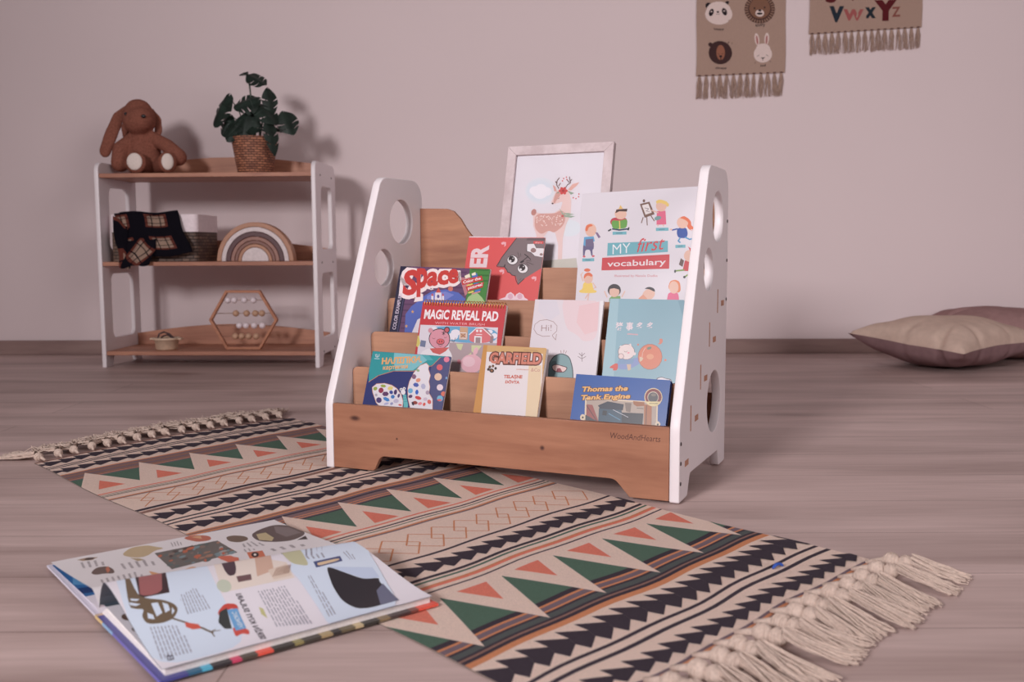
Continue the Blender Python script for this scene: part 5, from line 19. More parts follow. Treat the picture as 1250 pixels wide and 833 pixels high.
'near':[['P',287,[21.0,-19.7,69.8,-37.1,139.9,-44.0,116.6,68.0,112.3,110.9,107.3,145.5,94.8,222.5,1.7,221.5,-3.9,134.8]],['P',288,[49.3,-34.1,89.0,-36.1,58.9,80.9,24.0,81.2]],['P',289,[83.6,-19.6,53.3,71.7,50.1,75.0,45.8,77.6,40.9,79.0,36.0,79.3,31.8,78.3,28.5,76.2,26.8,73.2,53.8,-20.4,56.3,-26.8,60.3,-32.4,65.3,-36.6,70.8,-38.8,76.1,-38.7,80.4,-36.3,83.3,-32.0,84.4,-26.2]],['S',290,0.73,[59.1,-26.1,51.8,70.5]],['P',291,[36.6,-21.8,22.6,72.0,31.4,85.1,46.3,92.6,55.5,104.2,56.5,116.7,45.5,132.1,31.2,136.0,15.8,131.7,14.6,116.3,21.9,103.8,13.4,100.7,6.9,94.4]],['P',287,[14.0,78.8,23.2,83.4,19.1,86.1,13.6,83.2]],['P',287,[10.7,85.9,21.0,93.6,15.0,95.4,9.9,91.6]],['P',287,[32.2,95.7,39.6,96.3,37.7,117.4,29.6,122.0]],['P',287,[44.4,98.1,49.0,103.8,47.2,115.1,40.6,118.5]],['P',287,[51.0,110.6,51.4,118.7,46.0,124.5]],['P',287,[22.5,111.7,27.0,117.2,26.0,126.3,20.0,122.1]],['S',291,2.89,[43.8,130.6,54.3,143.6,67.1,161.5,73.6,175.6]],['P',292,[53.9,143.4,66.1,152.7,65.9,161.8,56.8,160.1,52.0,152.6]],['S',291,1.26,[72.5,172.8,82.9,174.4]],['S',291,1.21,[72.7,175.1,72.4,184.1]],['S',291,1.26,[72.5,172.8,78.9,170.6]],['P',293,[62.3,129.8,63.4,123.3,64.6,123.1,63.6,129.7]],['P',293,[63.6,122.1,64.8,114.9,66.0,114.7,64.8,122.0]],['P',293,[65.0,113.7,66.3,106.1,67.5,105.8,66.2,113.5]],['P',293,[66.5,104.9,68.0,96.3,69.1,95.9,67.7,104.6]],['P',293,[68.2,95.1,69.1,89.8,70.2,89.3,69.3,94.6]],['P',293,[66.0,129.6,67.3,121.2,68.5,121.0,67.2,129.5]],['P',293,[67.5,120.0,68.0,116.6,69.2,116.4,68.7,119.8]],['P',293,[68.2,115.4,69.1,109.5,70.3,109.2,69.4,115.2]],['P',293,[69.3,108.2,70.6,99.4,71.8,99.0,70.4,107.9]],['P',293,[70.8,98.2,72.0,90.9,73.1,90.4,72.0,97.7]],['P',293,[69.7,129.4,70.9,120.9,72.1,120.7,70.9,129.3]],['P',293,[71.0,119.6,71.6,115.6,72.8,115.4,72.3,119.5]],['P',293,[71.8,114.4,72.6,108.2,73.8,107.9,73.0,114.1]],['P',293,[72.8,107.0,73.5,102.1,74.6,101.7,74.0,106.7]],['P',293,[73.7,100.8,74.6,94.0,75.8,93.5,74.8,100.4]],['P',293,[74.8,92.6,75.7,86.7,76.8,86.2,75.9,92.2]],['P',293,[73.4,129.2,73.8,125.7,75.1,125.6,74.6,129.1]],['P',293,[74.0,124.4,74.6,119.7,75.8,119.6,75.2,124.3]],['P',293,[74.7,118.4,75.4,113.3,76.6,113.1,76.0,118.3]],['P',293,[75.5,112.0,76.7,102.9,77.9,102.6,76.7,111.8]],['P',293,[76.8,101.6,77.9,93.2,79.1,92.7,78.0,101.2]],['P',293,[78.1,91.8,78.7,87.1,79.9,86.6,79.2,91.3]],['P',293,[77.1,129.0,78.0,120.6,79.3,120.4,78.4,128.9]],['P',293,[78.2,119.3,78.7,114.9,79.9,114.7,79.4,119.1]],['P',293,[78.8,113.5,79.7,106.1,80.9,105.8,80.1,113.3]],['P',293,[79.8,104.7,80.3,100.3,81.5,99.9,81.0,104.4]],['P',293,[80.5,98.9,80.9,95.2,82.1,94.8,81.7,98.5]],['P',293,[81.1,93.8,82.2,84.2,83.4,83.7,82.2,93.4]],['P',293,[80.8,128.8,81.3,123.9,82.6,123.8,82.1,128.7]],['P',293,[81.5,122.5,82.0,117.5,83.2,117.3,82.7,122.4]],['P',293,[82.1,116.1,83.1,106.2,84.3,105.9,83.3,116.0]],['P',293,[83.2,104.8,84.2,95.2,85.4,94.8,84.4,104.5]],['P',293,[84.4,93.8,85.0,87.9,86.1,87.5,85.5,93.4]],['P',293,[85.2,86.5,85.7,82.0,86.8,81.4,86.3,86.0]],['P',293,[84.6,128.6,85.2,121.4,86.5,121.2,85.9,128.5]],['P',293,[85.4,120.0,86.1,111.8,87.3,111.5,86.6,119.8]],['P',293,[86.2,110.4,86.7,105.2,87.9,104.9,87.4,110.1]],['P',293,[86.8,103.8,87.7,93.5,88.9,93.0,88.0,103.5]],['P',293,[87.9,92.0,88.8,83.0,89.9,82.5,89.1,91.5]],['P',293,[88.4,128.4,89.2,118.1,90.4,117.9,89.6,128.3]],['P',293,[89.3,116.7,90.1,106.7,91.3,106.4,90.5,116.5]],['P',293,[90.2,105.2,90.6,99.3,91.8,99.0,91.4,105.0]],['P',293,[7.2,201.7,9.4,188.4,10.7,188.5,8.5,201.8]],['P',293,[9.7,186.4,11.7,173.6,13.0,173.8,11.0,186.5]],['P',293,[12.0,171.7,13.3,162.4,14.6,162.6,13.3,171.9]],['P',293,[13.6,160.5,14.6,153.3,15.9,153.6,14.9,160.7]],['P',293,[14.9,151.5,15.5,146.6,16.8,146.9,16.1,151.7]],['P',293,[15.7,144.8,16.7,137.6,17.9,137.9,17.0,145.0]],['P',293,[11.0,202.0,12.7,191.8,14.0,192.0,12.3,202.1]],['P',293,[13.0,189.8,15.0,177.6,16.2,177.7,14.3,189.9]],['P',293,[15.2,175.6,16.5,167.3,17.7,167.5,16.5,175.8]],['P',293,[16.7,165.4,18.3,153.9,19.6,154.2,18.0,165.6]],['P',293,[18.6,152.1,19.5,145.0,20.8,145.3,19.8,152.4]],['P',293,[19.7,143.2,20.3,138.4,21.6,138.7,21.0,143.5]],['P',293,[14.8,202.3,16.9,189.8,18.2,189.9,16.1,202.4]],['P',293,[17.2,187.8,18.6,178.8,19.9,179.0,18.5,187.9]],['P',293,[18.9,176.9,20.3,167.2,21.6,167.4,20.2,177.1]],['P',293,[20.6,165.4,22.0,154.7,23.3,155.0,21.8,165.6]],['P',293,[22.3,152.9,23.1,146.5,24.4,146.8,23.5,153.2]],['P',293,[23.3,144.7,24.0,139.3,25.3,139.6,24.6,145.0]],['P',293,[18.6,202.6,20.8,189.5,22.1,189.6,19.9,202.7]],['P',293,[21.1,187.5,22.3,180.0,23.6,180.1,22.4,187.7]],['P',293,[22.6,178.1,24.3,166.2,25.6,166.4,23.9,178.3]],['P',293,[24.5,164.4,26.0,153.8,27.2,154.1,25.8,164.6]],['P',293,[26.2,152.0,27.7,140.4,28.9,140.7,27.5,152.3]],['P',293,[22.5,202.8,23.9,194.2,25.2,194.3,23.8,202.9]],['P',293,[24.3,192.2,25.2,186.2,26.5,186.3,25.6,192.4]],['P',293,[25.5,184.3,27.3,172.3,28.6,172.5,26.8,184.4]],['P',293,[27.5,170.5,29.1,158.9,30.4,159.1,28.8,170.7]],['P',293,[29.4,157.1,30.4,148.8,31.7,149.1,30.6,157.4]],['P',293,[30.7,147.0,31.3,141.6,32.6,141.9,31.9,147.3]],['P',293,[26.3,203.1,27.6,195.9,28.9,196.0,27.7,203.2]],['P',293,[27.9,193.9,29.6,183.1,30.9,183.2,29.2,194.0]],['P',293,[29.9,181.2,31.0,173.8,32.2,174.0,31.2,181.4]],['P',293,[31.2,171.9,32.9,159.3,34.2,159.5,32.5,172.2]],['P',293,[33.2,157.5,34.3,148.1,35.6,148.4,34.4,157.8]],['P',293,[34.6,146.4,35.1,141.9,36.4,142.3,35.8,146.7]],['P',293,[30.2,203.4,32.1,192.1,33.4,192.2,31.6,203.5]],['P',293,[32.4,190.1,33.7,182.0,35.0,182.1,33.7,190.3]],['P',293,[33.9,180.1,35.7,167.5,37.0,167.7,35.2,180.3]],['P',293,[35.9,165.7,37.5,153.7,38.8,153.9,37.2,165.9]],['P',293,[37.7,152.0,38.8,143.3,40.0,143.6,39.0,152.2]],['P',293,[34.1,203.7,36.0,192.6,37.3,192.7,35.5,203.8]],['P',293,[36.3,190.6,37.9,179.7,39.2,179.9,37.6,190.8]],['P',293,[38.2,177.9,39.7,166.5,41.0,166.7,39.5,178.1]],['P',293,[40.0,164.7,41.5,152.4,42.8,152.6,41.2,165.0]],['P',293,[41.7,150.7,42.3,145.9,43.5,146.2,43.0,150.9]],['P',293,[38.0,204.0,39.5,195.5,40.8,195.6,39.4,204.1]],['P',293,[39.8,193.6,41.3,183.4,42.6,183.6,41.1,193.7]],['P',293,[41.6,181.6,42.6,174.3,43.9,174.5,42.9,181.8]],['P',293,[42.8,172.6,43.5,167.2,44.8,167.4,44.1,172.8]],['T',294,'B',(11.7,208.5),(14.4,195.9),6.6,0,0],['S',295,0.85,[65.0,99.5,65.2,100.4]],['P',296,[147.4,-22.4,219.4,58.7,210.2,100.6,113.9,102.2]],['P',179,[138.2,-62.4,173.2,-61.9,211.6,-45.4,204.4,-25.1,178.0,-29.9,149.5,68.4,133.3,68.1,158.9,-25.9,143.5,-30.9]],['P',297,[145.0,72.6,164.1,72.9,159.4,86.6,141.6,86.9]],['P',298,[128.1,97.2,125.2,100.6,122.0,102.6,118.9,102.9,116.2,101.5,114.3,98.7,113.4,94.7,113.6,89.9,114.9,84.9,117.1,80.2,120.1,76.5,123.4,74.3,126.6,73.8,129.3,75.2,131.2,78.3,132.0,82.7,131.7,87.7,130.3,92.7]],['P',299,[209.5,-26.5,229.0,-22.0,194.7,73.9,168.6,81.7]],['P',300,[187.5,71.1,217.2,63.4,209.4,94.6,184.3,96.2]],['S',301,0.78,[186.0,89.5,200.9,70.1]],['S',301,0.77,[188.7,89.4,203.3,69.7]],['S',301,0.77,[191.3,89.3,205.8,69.4]],['S',301,0.78,[193.9,89.1,208.3,69.1]],['S',301,0.77,[196.5,89.0,210.8,68.8]],['S',301,0.77,[199.2,88.9,213.2,68.5]],['S',301,0.78,[201.8,88.7,215.7,68.2]],['S',301,0.77,[204.5,88.6,218.2,67.9]],['S',301,0.81,[207.1,88.4,220.8,67.5]],['P',302,[327.5,-51.2,344.3,-57.1,347.6,-37.3,327.6,-19.2,320.5,-31.3]],['P',287,[211.8,80.6,301.4,-59.6,361.5,-63.1,370.8,-28.8,331.4,82.1,322.2,119.5,289.1,229.3,237.0,238.6,188.9,236.0,203.6,179.3,214.2,99.4]],['P',303,[243.5,-33.4,266.1,-20.8,243.8,72.8,238.2,79.7,220.2,63.2,238.8,-23.2]],['P',304,[251.3,71.8,292.5,68.8,288.0,83.9,247.0,88.3]],['P',305,[253.8,76.8,261.9,76.1,287.8,74.1,285.9,80.4,257.3,84.8,251.7,83.9]],['P',306,[261.6,91.0,315.2,115.1,309.6,143.2,290.8,140.7]],['P',307,[259.0,93.1,264.6,94.1,279.3,123.1,288.4,139.6,308.7,144.7,302.4,152.6,295.4,212.5,242.9,213.5,235.1,181.3,243.0,140.0]],['P',308,[304.2,160.1,295.4,212.5,269.0,213.6,286.6,174.0]],['P',293,[249.1,62.1,249.4,59.3,251.7,59.6,251.4,62.5]],['P',293,[249.5,58.6,250.0,52.9,252.5,53.1,251.8,58.8]],['P',293,[250.2,51.9,284.7,-20.7,287.2,-20.2,252.6,52.2]],['P',293,[284.9,-21.8,286.2,-28.5,288.9,-28.1,287.5,-21.3]],['P',293,[286.5,-29.6,287.1,-33.1,289.8,-32.7,289.1,-29.2]],['P',293,[287.4,-34.2,288.2,-38.5,291.0,-38.3,290.1,-33.9]],['P',293,[255.9,63.1,256.7,57.3,259.1,57.5,258.2,63.4]],['P',293,[256.8,56.4,257.3,53.4,259.8,53.6,259.3,56.7]],['P',293,[257.5,52.5,292.8,-22.1,295.3,-21.6,260.0,52.7]],['P',293,[293.1,-23.3,294.4,-28.9,297.0,-28.5,295.6,-22.8]],['P',293,[294.6,-30.1,296.0,-35.7,298.8,-35.5,297.3,-29.7]],['P',293,[296.3,-36.9,296.8,-39.4,299.7,-39.2,299.1,-36.7]],['P',293,[262.7,64.1,263.2,61.2,265.6,61.5,265.0,64.5]],['P',293,[263.4,60.3,264.5,54.7,267.0,54.9,265.8,60.6]],['P',293,[264.7,53.8,265.3,50.9,267.8,51.1,267.2,54.0]],['P',293,[298.3,-15.4,300.8,-22.3,303.3,-21.8,268.4,49.5]],['P',293,[301.1,-23.5,302.0,-26.9,304.7,-26.5,303.7,-23.1]],['P',293,[302.3,-28.1,303.6,-33.0,306.4,-32.7,305.0,-27.8]],['P',293,[304.0,-34.2,305.2,-38.8,308.1,-38.6,306.8,-33.9]],['P',293,[269.5,65.1,270.9,59.1,273.3,59.4,271.8,65.5]],['P',293,[271.1,58.2,272.1,54.1,274.6,54.3,273.6,58.4]],['P',293,[272.3,53.2,273.2,49.9,275.8,50.2,274.9,53.4]],['P',293,[307.3,-17.5,308.4,-21.0,311.0,-20.5,277.2,46.9]],['P',293,[299.3,83.1,299.7,79.6,300.8,80.0,300.4,83.5]],['P',293,[299.8,78.9,300.1,75.7,301.4,75.9,300.9,79.2]],['P',293,[300.2,74.9,300.5,72.5,301.8,72.7,301.5,75.2]],['P',293,[300.6,71.7,301.2,66.6,302.7,66.7,301.9,71.9]],['P',293,[301.3,65.9,301.5,63.8,303.1,63.7,302.8,65.9]],['P',293,[301.6,63.0,302.2,59.0,303.9,58.8,303.2,62.9]],['P',293,[302.4,84.3,303.3,79.1,304.4,79.4,303.4,84.7]],['P',293,[303.4,78.3,303.8,75.9,305.1,76.1,304.6,78.6]],['P',293,[304.0,75.1,304.8,70.9,306.1,71.1,305.2,75.3]],['P',293,[304.9,70.1,305.8,65.6,307.3,65.6,306.3,70.2]],['P',293,[305.9,64.8,306.4,62.4,308.0,62.3,307.5,64.8]],['P',293,[306.6,61.5,307.4,57.7,309.1,57.5,308.2,61.4]],['P',293,[305.4,85.5,306.5,80.7,307.7,81.1,306.4,86.0]],['P',293,[306.7,79.9,307.7,75.9,308.9,76.2,307.9,80.2]],['P',293,[307.9,75.1,309.2,70.0,310.6,70.1,309.2,75.3]],['P',293,[202.3,207.1,207.1,189.4,208.5,189.2,203.7,206.8]],['P',293,[208.0,186.2,211.7,171.6,212.9,171.5,209.3,186.0]],['P',293,[212.4,168.5,216.3,152.3,217.4,152.3,213.7,168.4]],['P',293,[216.9,149.3,219.4,138.5,220.5,138.5,218.1,149.3]],['P',293,[220.1,135.5,224.3,116.1,225.4,116.2,221.2,135.5]],['P',293,[225.0,113.1,227.0,104.2,227.9,104.3,226.0,113.1]],['P',293,[206.5,206.4,211.4,187.7,212.8,187.5,207.9,206.2]],['P',293,[212.2,184.5,214.8,173.9,216.1,173.8,213.6,184.3]],['P',293,[215.5,170.9,219.0,155.5,220.2,155.4,216.8,170.7]],['P',293,[219.7,152.5,222.4,140.1,223.5,140.1,220.9,152.5]],['P',293,[223.0,137.2,225.4,125.8,226.4,125.8,224.1,137.1]],['P',293,[226.0,122.8,229.8,104.4,230.8,104.5,227.1,122.8]],['P',293,[210.7,205.7,216.6,182.2,218.0,182.0,212.2,205.5]],['P',293,[217.4,179.1,219.3,170.3,220.6,170.2,218.7,178.9]],['P',293,[220.0,167.3,224.2,147.5,225.4,147.4,221.3,167.2]],['P',293,[140.7,197.1,143.3,184.3,144.5,184.7,141.9,197.5]],['P',293,[143.8,181.7,146.3,168.2,147.5,168.5,145.0,182.0]],['P',293,[146.7,165.7,149.6,148.5,150.8,148.7,148.0,166.0]],['P',293,[150.0,146.1,151.8,134.4,153.1,134.5,151.2,146.3]],['P',293,[152.2,131.9,154.1,119.7,155.3,119.7,153.4,132.0]],['P',293,[154.4,117.2,155.0,113.7,156.2,113.7,155.7,117.2]],['P',293,[144.3,198.4,146.3,188.8,147.5,189.2,145.5,198.9]],['P',293,[146.8,186.1,149.3,172.8,150.5,173.2,148.0,186.5]],['P',293,[149.7,170.3,152.1,156.2,153.4,156.4,151.0,170.6]],['P',293,[152.5,153.7,155.0,137.9,156.3,138.1,153.8,153.9]],['P',293,[155.4,135.5,156.5,127.8,157.8,127.9,156.7,135.6]],['P',293,[156.9,125.4,158.4,115.2,159.7,115.3,158.2,125.4]],['P',293,[147.9,199.8,149.7,191.2,150.9,191.6,149.1,200.3]],['P',293,[150.2,188.4,153.4,171.3,154.6,171.6,151.4,188.8]],['P',293,[153.8,168.7,156.3,153.7,157.6,153.9,155.1,169.0]],['P',293,[156.7,151.2,157.9,144.0,159.1,144.1,158.0,151.4]],['P',293,[158.2,141.5,160.9,123.4,162.2,123.4,159.5,141.6]],['P',293,[161.3,120.9,162.3,113.8,163.6,113.8,162.6,120.9]],['P',293,[151.4,201.3,154.7,185.1,155.9,185.5,152.7,201.8]],['P',293,[155.2,182.4,157.9,167.7,159.1,168.0,156.5,182.8]],['P',293,[158.3,165.1,159.7,156.3,161.0,156.5,159.6,165.4]],['P',293,[160.1,153.7,161.2,146.8,162.5,146.9,161.4,153.9]],['P',293,[161.6,144.2,163.5,131.2,164.8,131.3,162.9,144.4]],['P',293,[163.9,128.7,165.0,121.2,166.3,121.3,165.2,128.8]],['P',293,[165.4,118.6,166.0,113.9,167.3,113.9,166.6,118.7]],['P',293,[155.0,202.7,157.3,191.7,158.5,192.1,156.3,203.2]],['P',293,[157.9,188.9,159.3,181.1,160.6,181.4,159.1,189.3]],['P',293,[159.8,178.3,162.1,165.4,163.3,165.7,161.1,178.7]],['P',293,[162.5,162.8,164.5,150.5,165.7,150.7,163.8,163.0]],['P',293,[164.9,147.9,167.4,130.9,168.6,131.0,166.1,148.1]],['P',293,[167.7,128.4,169.6,115.2,170.9,115.2,169.0,128.5]],['P',293,[158.6,204.2,162.0,187.6,163.2,188.0,159.8,204.7]],['P',293,[162.5,184.8,165.0,171.0,166.2,171.3,163.8,185.2]],['P',293,[165.4,168.3,167.9,153.0,169.2,153.2,166.7,168.6]],['P',293,[168.3,150.4,170.2,137.9,171.4,138.0,169.6,150.6]],['P',293,[170.5,135.3,172.0,124.9,173.3,125.0,171.8,135.4]],['P',293,[172.4,122.3,173.5,114.0,174.8,114.0,173.6,122.3]],['P',293,[162.2,205.7,166.5,184.0,167.8,184.4,163.4,206.2]],['P',293,[167.1,181.2,170.2,163.0,171.4,163.3,168.3,181.6]],['P',293,[170.6,160.4,173.0,144.4,174.3,144.6,171.9,160.6]],['P',293,[173.4,141.8,174.9,130.9,176.2,131.0,174.7,141.9]],['P',293,[175.3,128.2,176.7,118.3,178.0,118.3,176.6,128.3]],['P',293,[165.8,207.2,168.4,194.8,169.6,195.3,167.0,207.7]],['P',293,[169.0,191.8,170.6,183.1,171.9,183.5,170.2,192.3]],['P',293,[171.1,180.3,174.1,162.8,175.3,163.1,172.4,180.6]],['P',293,[174.5,160.1,176.4,147.8,177.6,148.0,175.8,160.3]],['P',293,[176.7,145.1,179.2,127.4,180.5,127.5,178.0,145.3]],['P',293,[179.6,124.7,181.0,114.1,182.3,114.1,180.9,124.8]],['P',293,[169.4,208.7,173.8,186.8,175.1,187.1,170.6,209.2]],['P',293,[174.4,183.8,177.6,165.0,178.9,165.2,175.6,184.2]],['P',293,[178.0,162.2,179.2,154.8,180.4,155.0,179.3,162.4]],['P',293,[179.6,152.1,181.0,142.1,182.3,142.3,180.9,152.3]],['P',293,[181.4,139.4,184.0,120.6,185.2,120.6,182.7,139.6]],['P',293,[184.3,117.8,184.8,114.1,186.1,114.2,185.6,117.9]],['P',293,[172.9,210.2,177.6,187.6,178.8,188.0,174.2,210.7]],['P',293,[178.1,184.6,180.4,171.4,181.7,171.7,179.4,185.0]],['P',293,[180.9,168.6,182.2,160.1,183.5,160.3,182.2,168.8]],['P',293,[182.7,157.3,184.9,141.7,186.2,141.9,183.9,157.5]],['P',293,[185.3,139.0,187.6,121.6,188.9,121.7,186.6,139.1]],['P',293,[188.0,118.8,188.6,114.2,189.9,114.2,189.3,118.9]],['P',293,[176.5,211.8,178.7,201.7,179.9,202.2,177.7,212.3]],['P',293,[179.4,198.5,181.9,185.5,183.1,185.9,180.6,199.0]],['P',293,[182.4,182.5,185.9,161.7,187.2,161.9,183.7,182.9]],['P',293,[186.3,158.8,187.4,151.6,188.7,151.8,187.6,159.0]],['P',309,[190.8,240.0,294.1,240.5,285.0,252.3,189.7,259.3]],['P',310,[193.2,248.4,200.3,247.7,199.8,250.1,192.7,250.8]],['P',310,[202.2,247.5,212.1,246.5,211.6,248.9,201.7,249.9]],['P',310,[214.1,246.3,222.5,245.4,221.9,247.8,213.5,248.7]],['P',310,[224.5,245.2,231.6,244.5,230.9,246.9,223.9,247.6]],['P',311,[141.7,146.3,144.6,152.7,140.1,174.1,137.7,162.3]],['P',312,[94.2,138.0,108.7,124.2,120.6,130.0,118.6,143.6,110.5,135.4,96.3,148.2,93.1,146.9]],['P',313,[96.4,138.9,107.2,134.0,95.5,177.2,88.4,173.6,87.2,158.4]],['P',314,[97.3,173.0,111.7,186.0,106.8,200.1,101.9,191.4,92.2,196.9,93.9,186.9]],['P',315,[105.8,138.1,117.8,139.4,109.7,183.8,97.4,183.4]],['T',316,'YENGEÇ',(103.0,180.1),(109.3,144.4),4.9,0.0,0],['T',317,'SERİN KIYI SULARI',(112.2,217.8),(128.1,111.1),8.5,0.02,0],['P',293,[133.3,249.3,133.7,248.1,138.4,248.3,138.0,249.5]],['P',293,[133.7,247.8,134.2,246.4,138.9,246.6,138.5,248.0]],['P',293,[134.3,246.1,134.8,244.6,139.4,244.9,139.0,246.3]],['P',293,[134.9,244.4,135.1,243.5,139.8,243.8,139.5,244.6]],['P',293,[135.2,243.3,135.4,242.6,140.0,242.9,139.8,243.5]],['P',293,[135.5,242.3,135.9,241.2,140.5,241.5,140.1,242.6]],['P',293,[147.3,249.8,147.6,248.8,152.4,249.0,152.2,249.9]],['P',293,[147.7,248.6,148.1,247.0,152.8,247.3,152.5,248.8]],['P',293,[148.1,246.8,148.5,245.4,153.2,245.7,152.9,247.0]],['P',293,[148.6,245.2,148.9,243.9,153.6,244.2,153.3,245.4]],['P',293,[149.0,243.6,149.3,242.4,154.0,242.7,153.7,243.9]],['P',293,[149.4,242.1,149.5,241.8,154.1,242.1,154.0,242.5]],['P',293,[161.7,250.2,161.8,249.5,166.7,249.6,166.6,250.3]],['P',293,[161.8,249.2,162.1,248.2,166.9,248.4,166.7,249.4]],['P',293,[162.1,248.0,162.3,247.2,167.1,247.5,167.0,248.2]],['P',293,[162.3,247.0,162.6,245.8,167.3,246.1,167.1,247.2]],['S',318,0.59,[110.1,239.9,111.3,258.6,114.9,240.2,115.7,251.7]],['P',309,[18.5,237.1,82.6,242.3,78.7,254.2,16.2,249.4]],['P',319,[87.4,239.3,101.2,243.4,100.7,250.0,90.0,247.0]]],
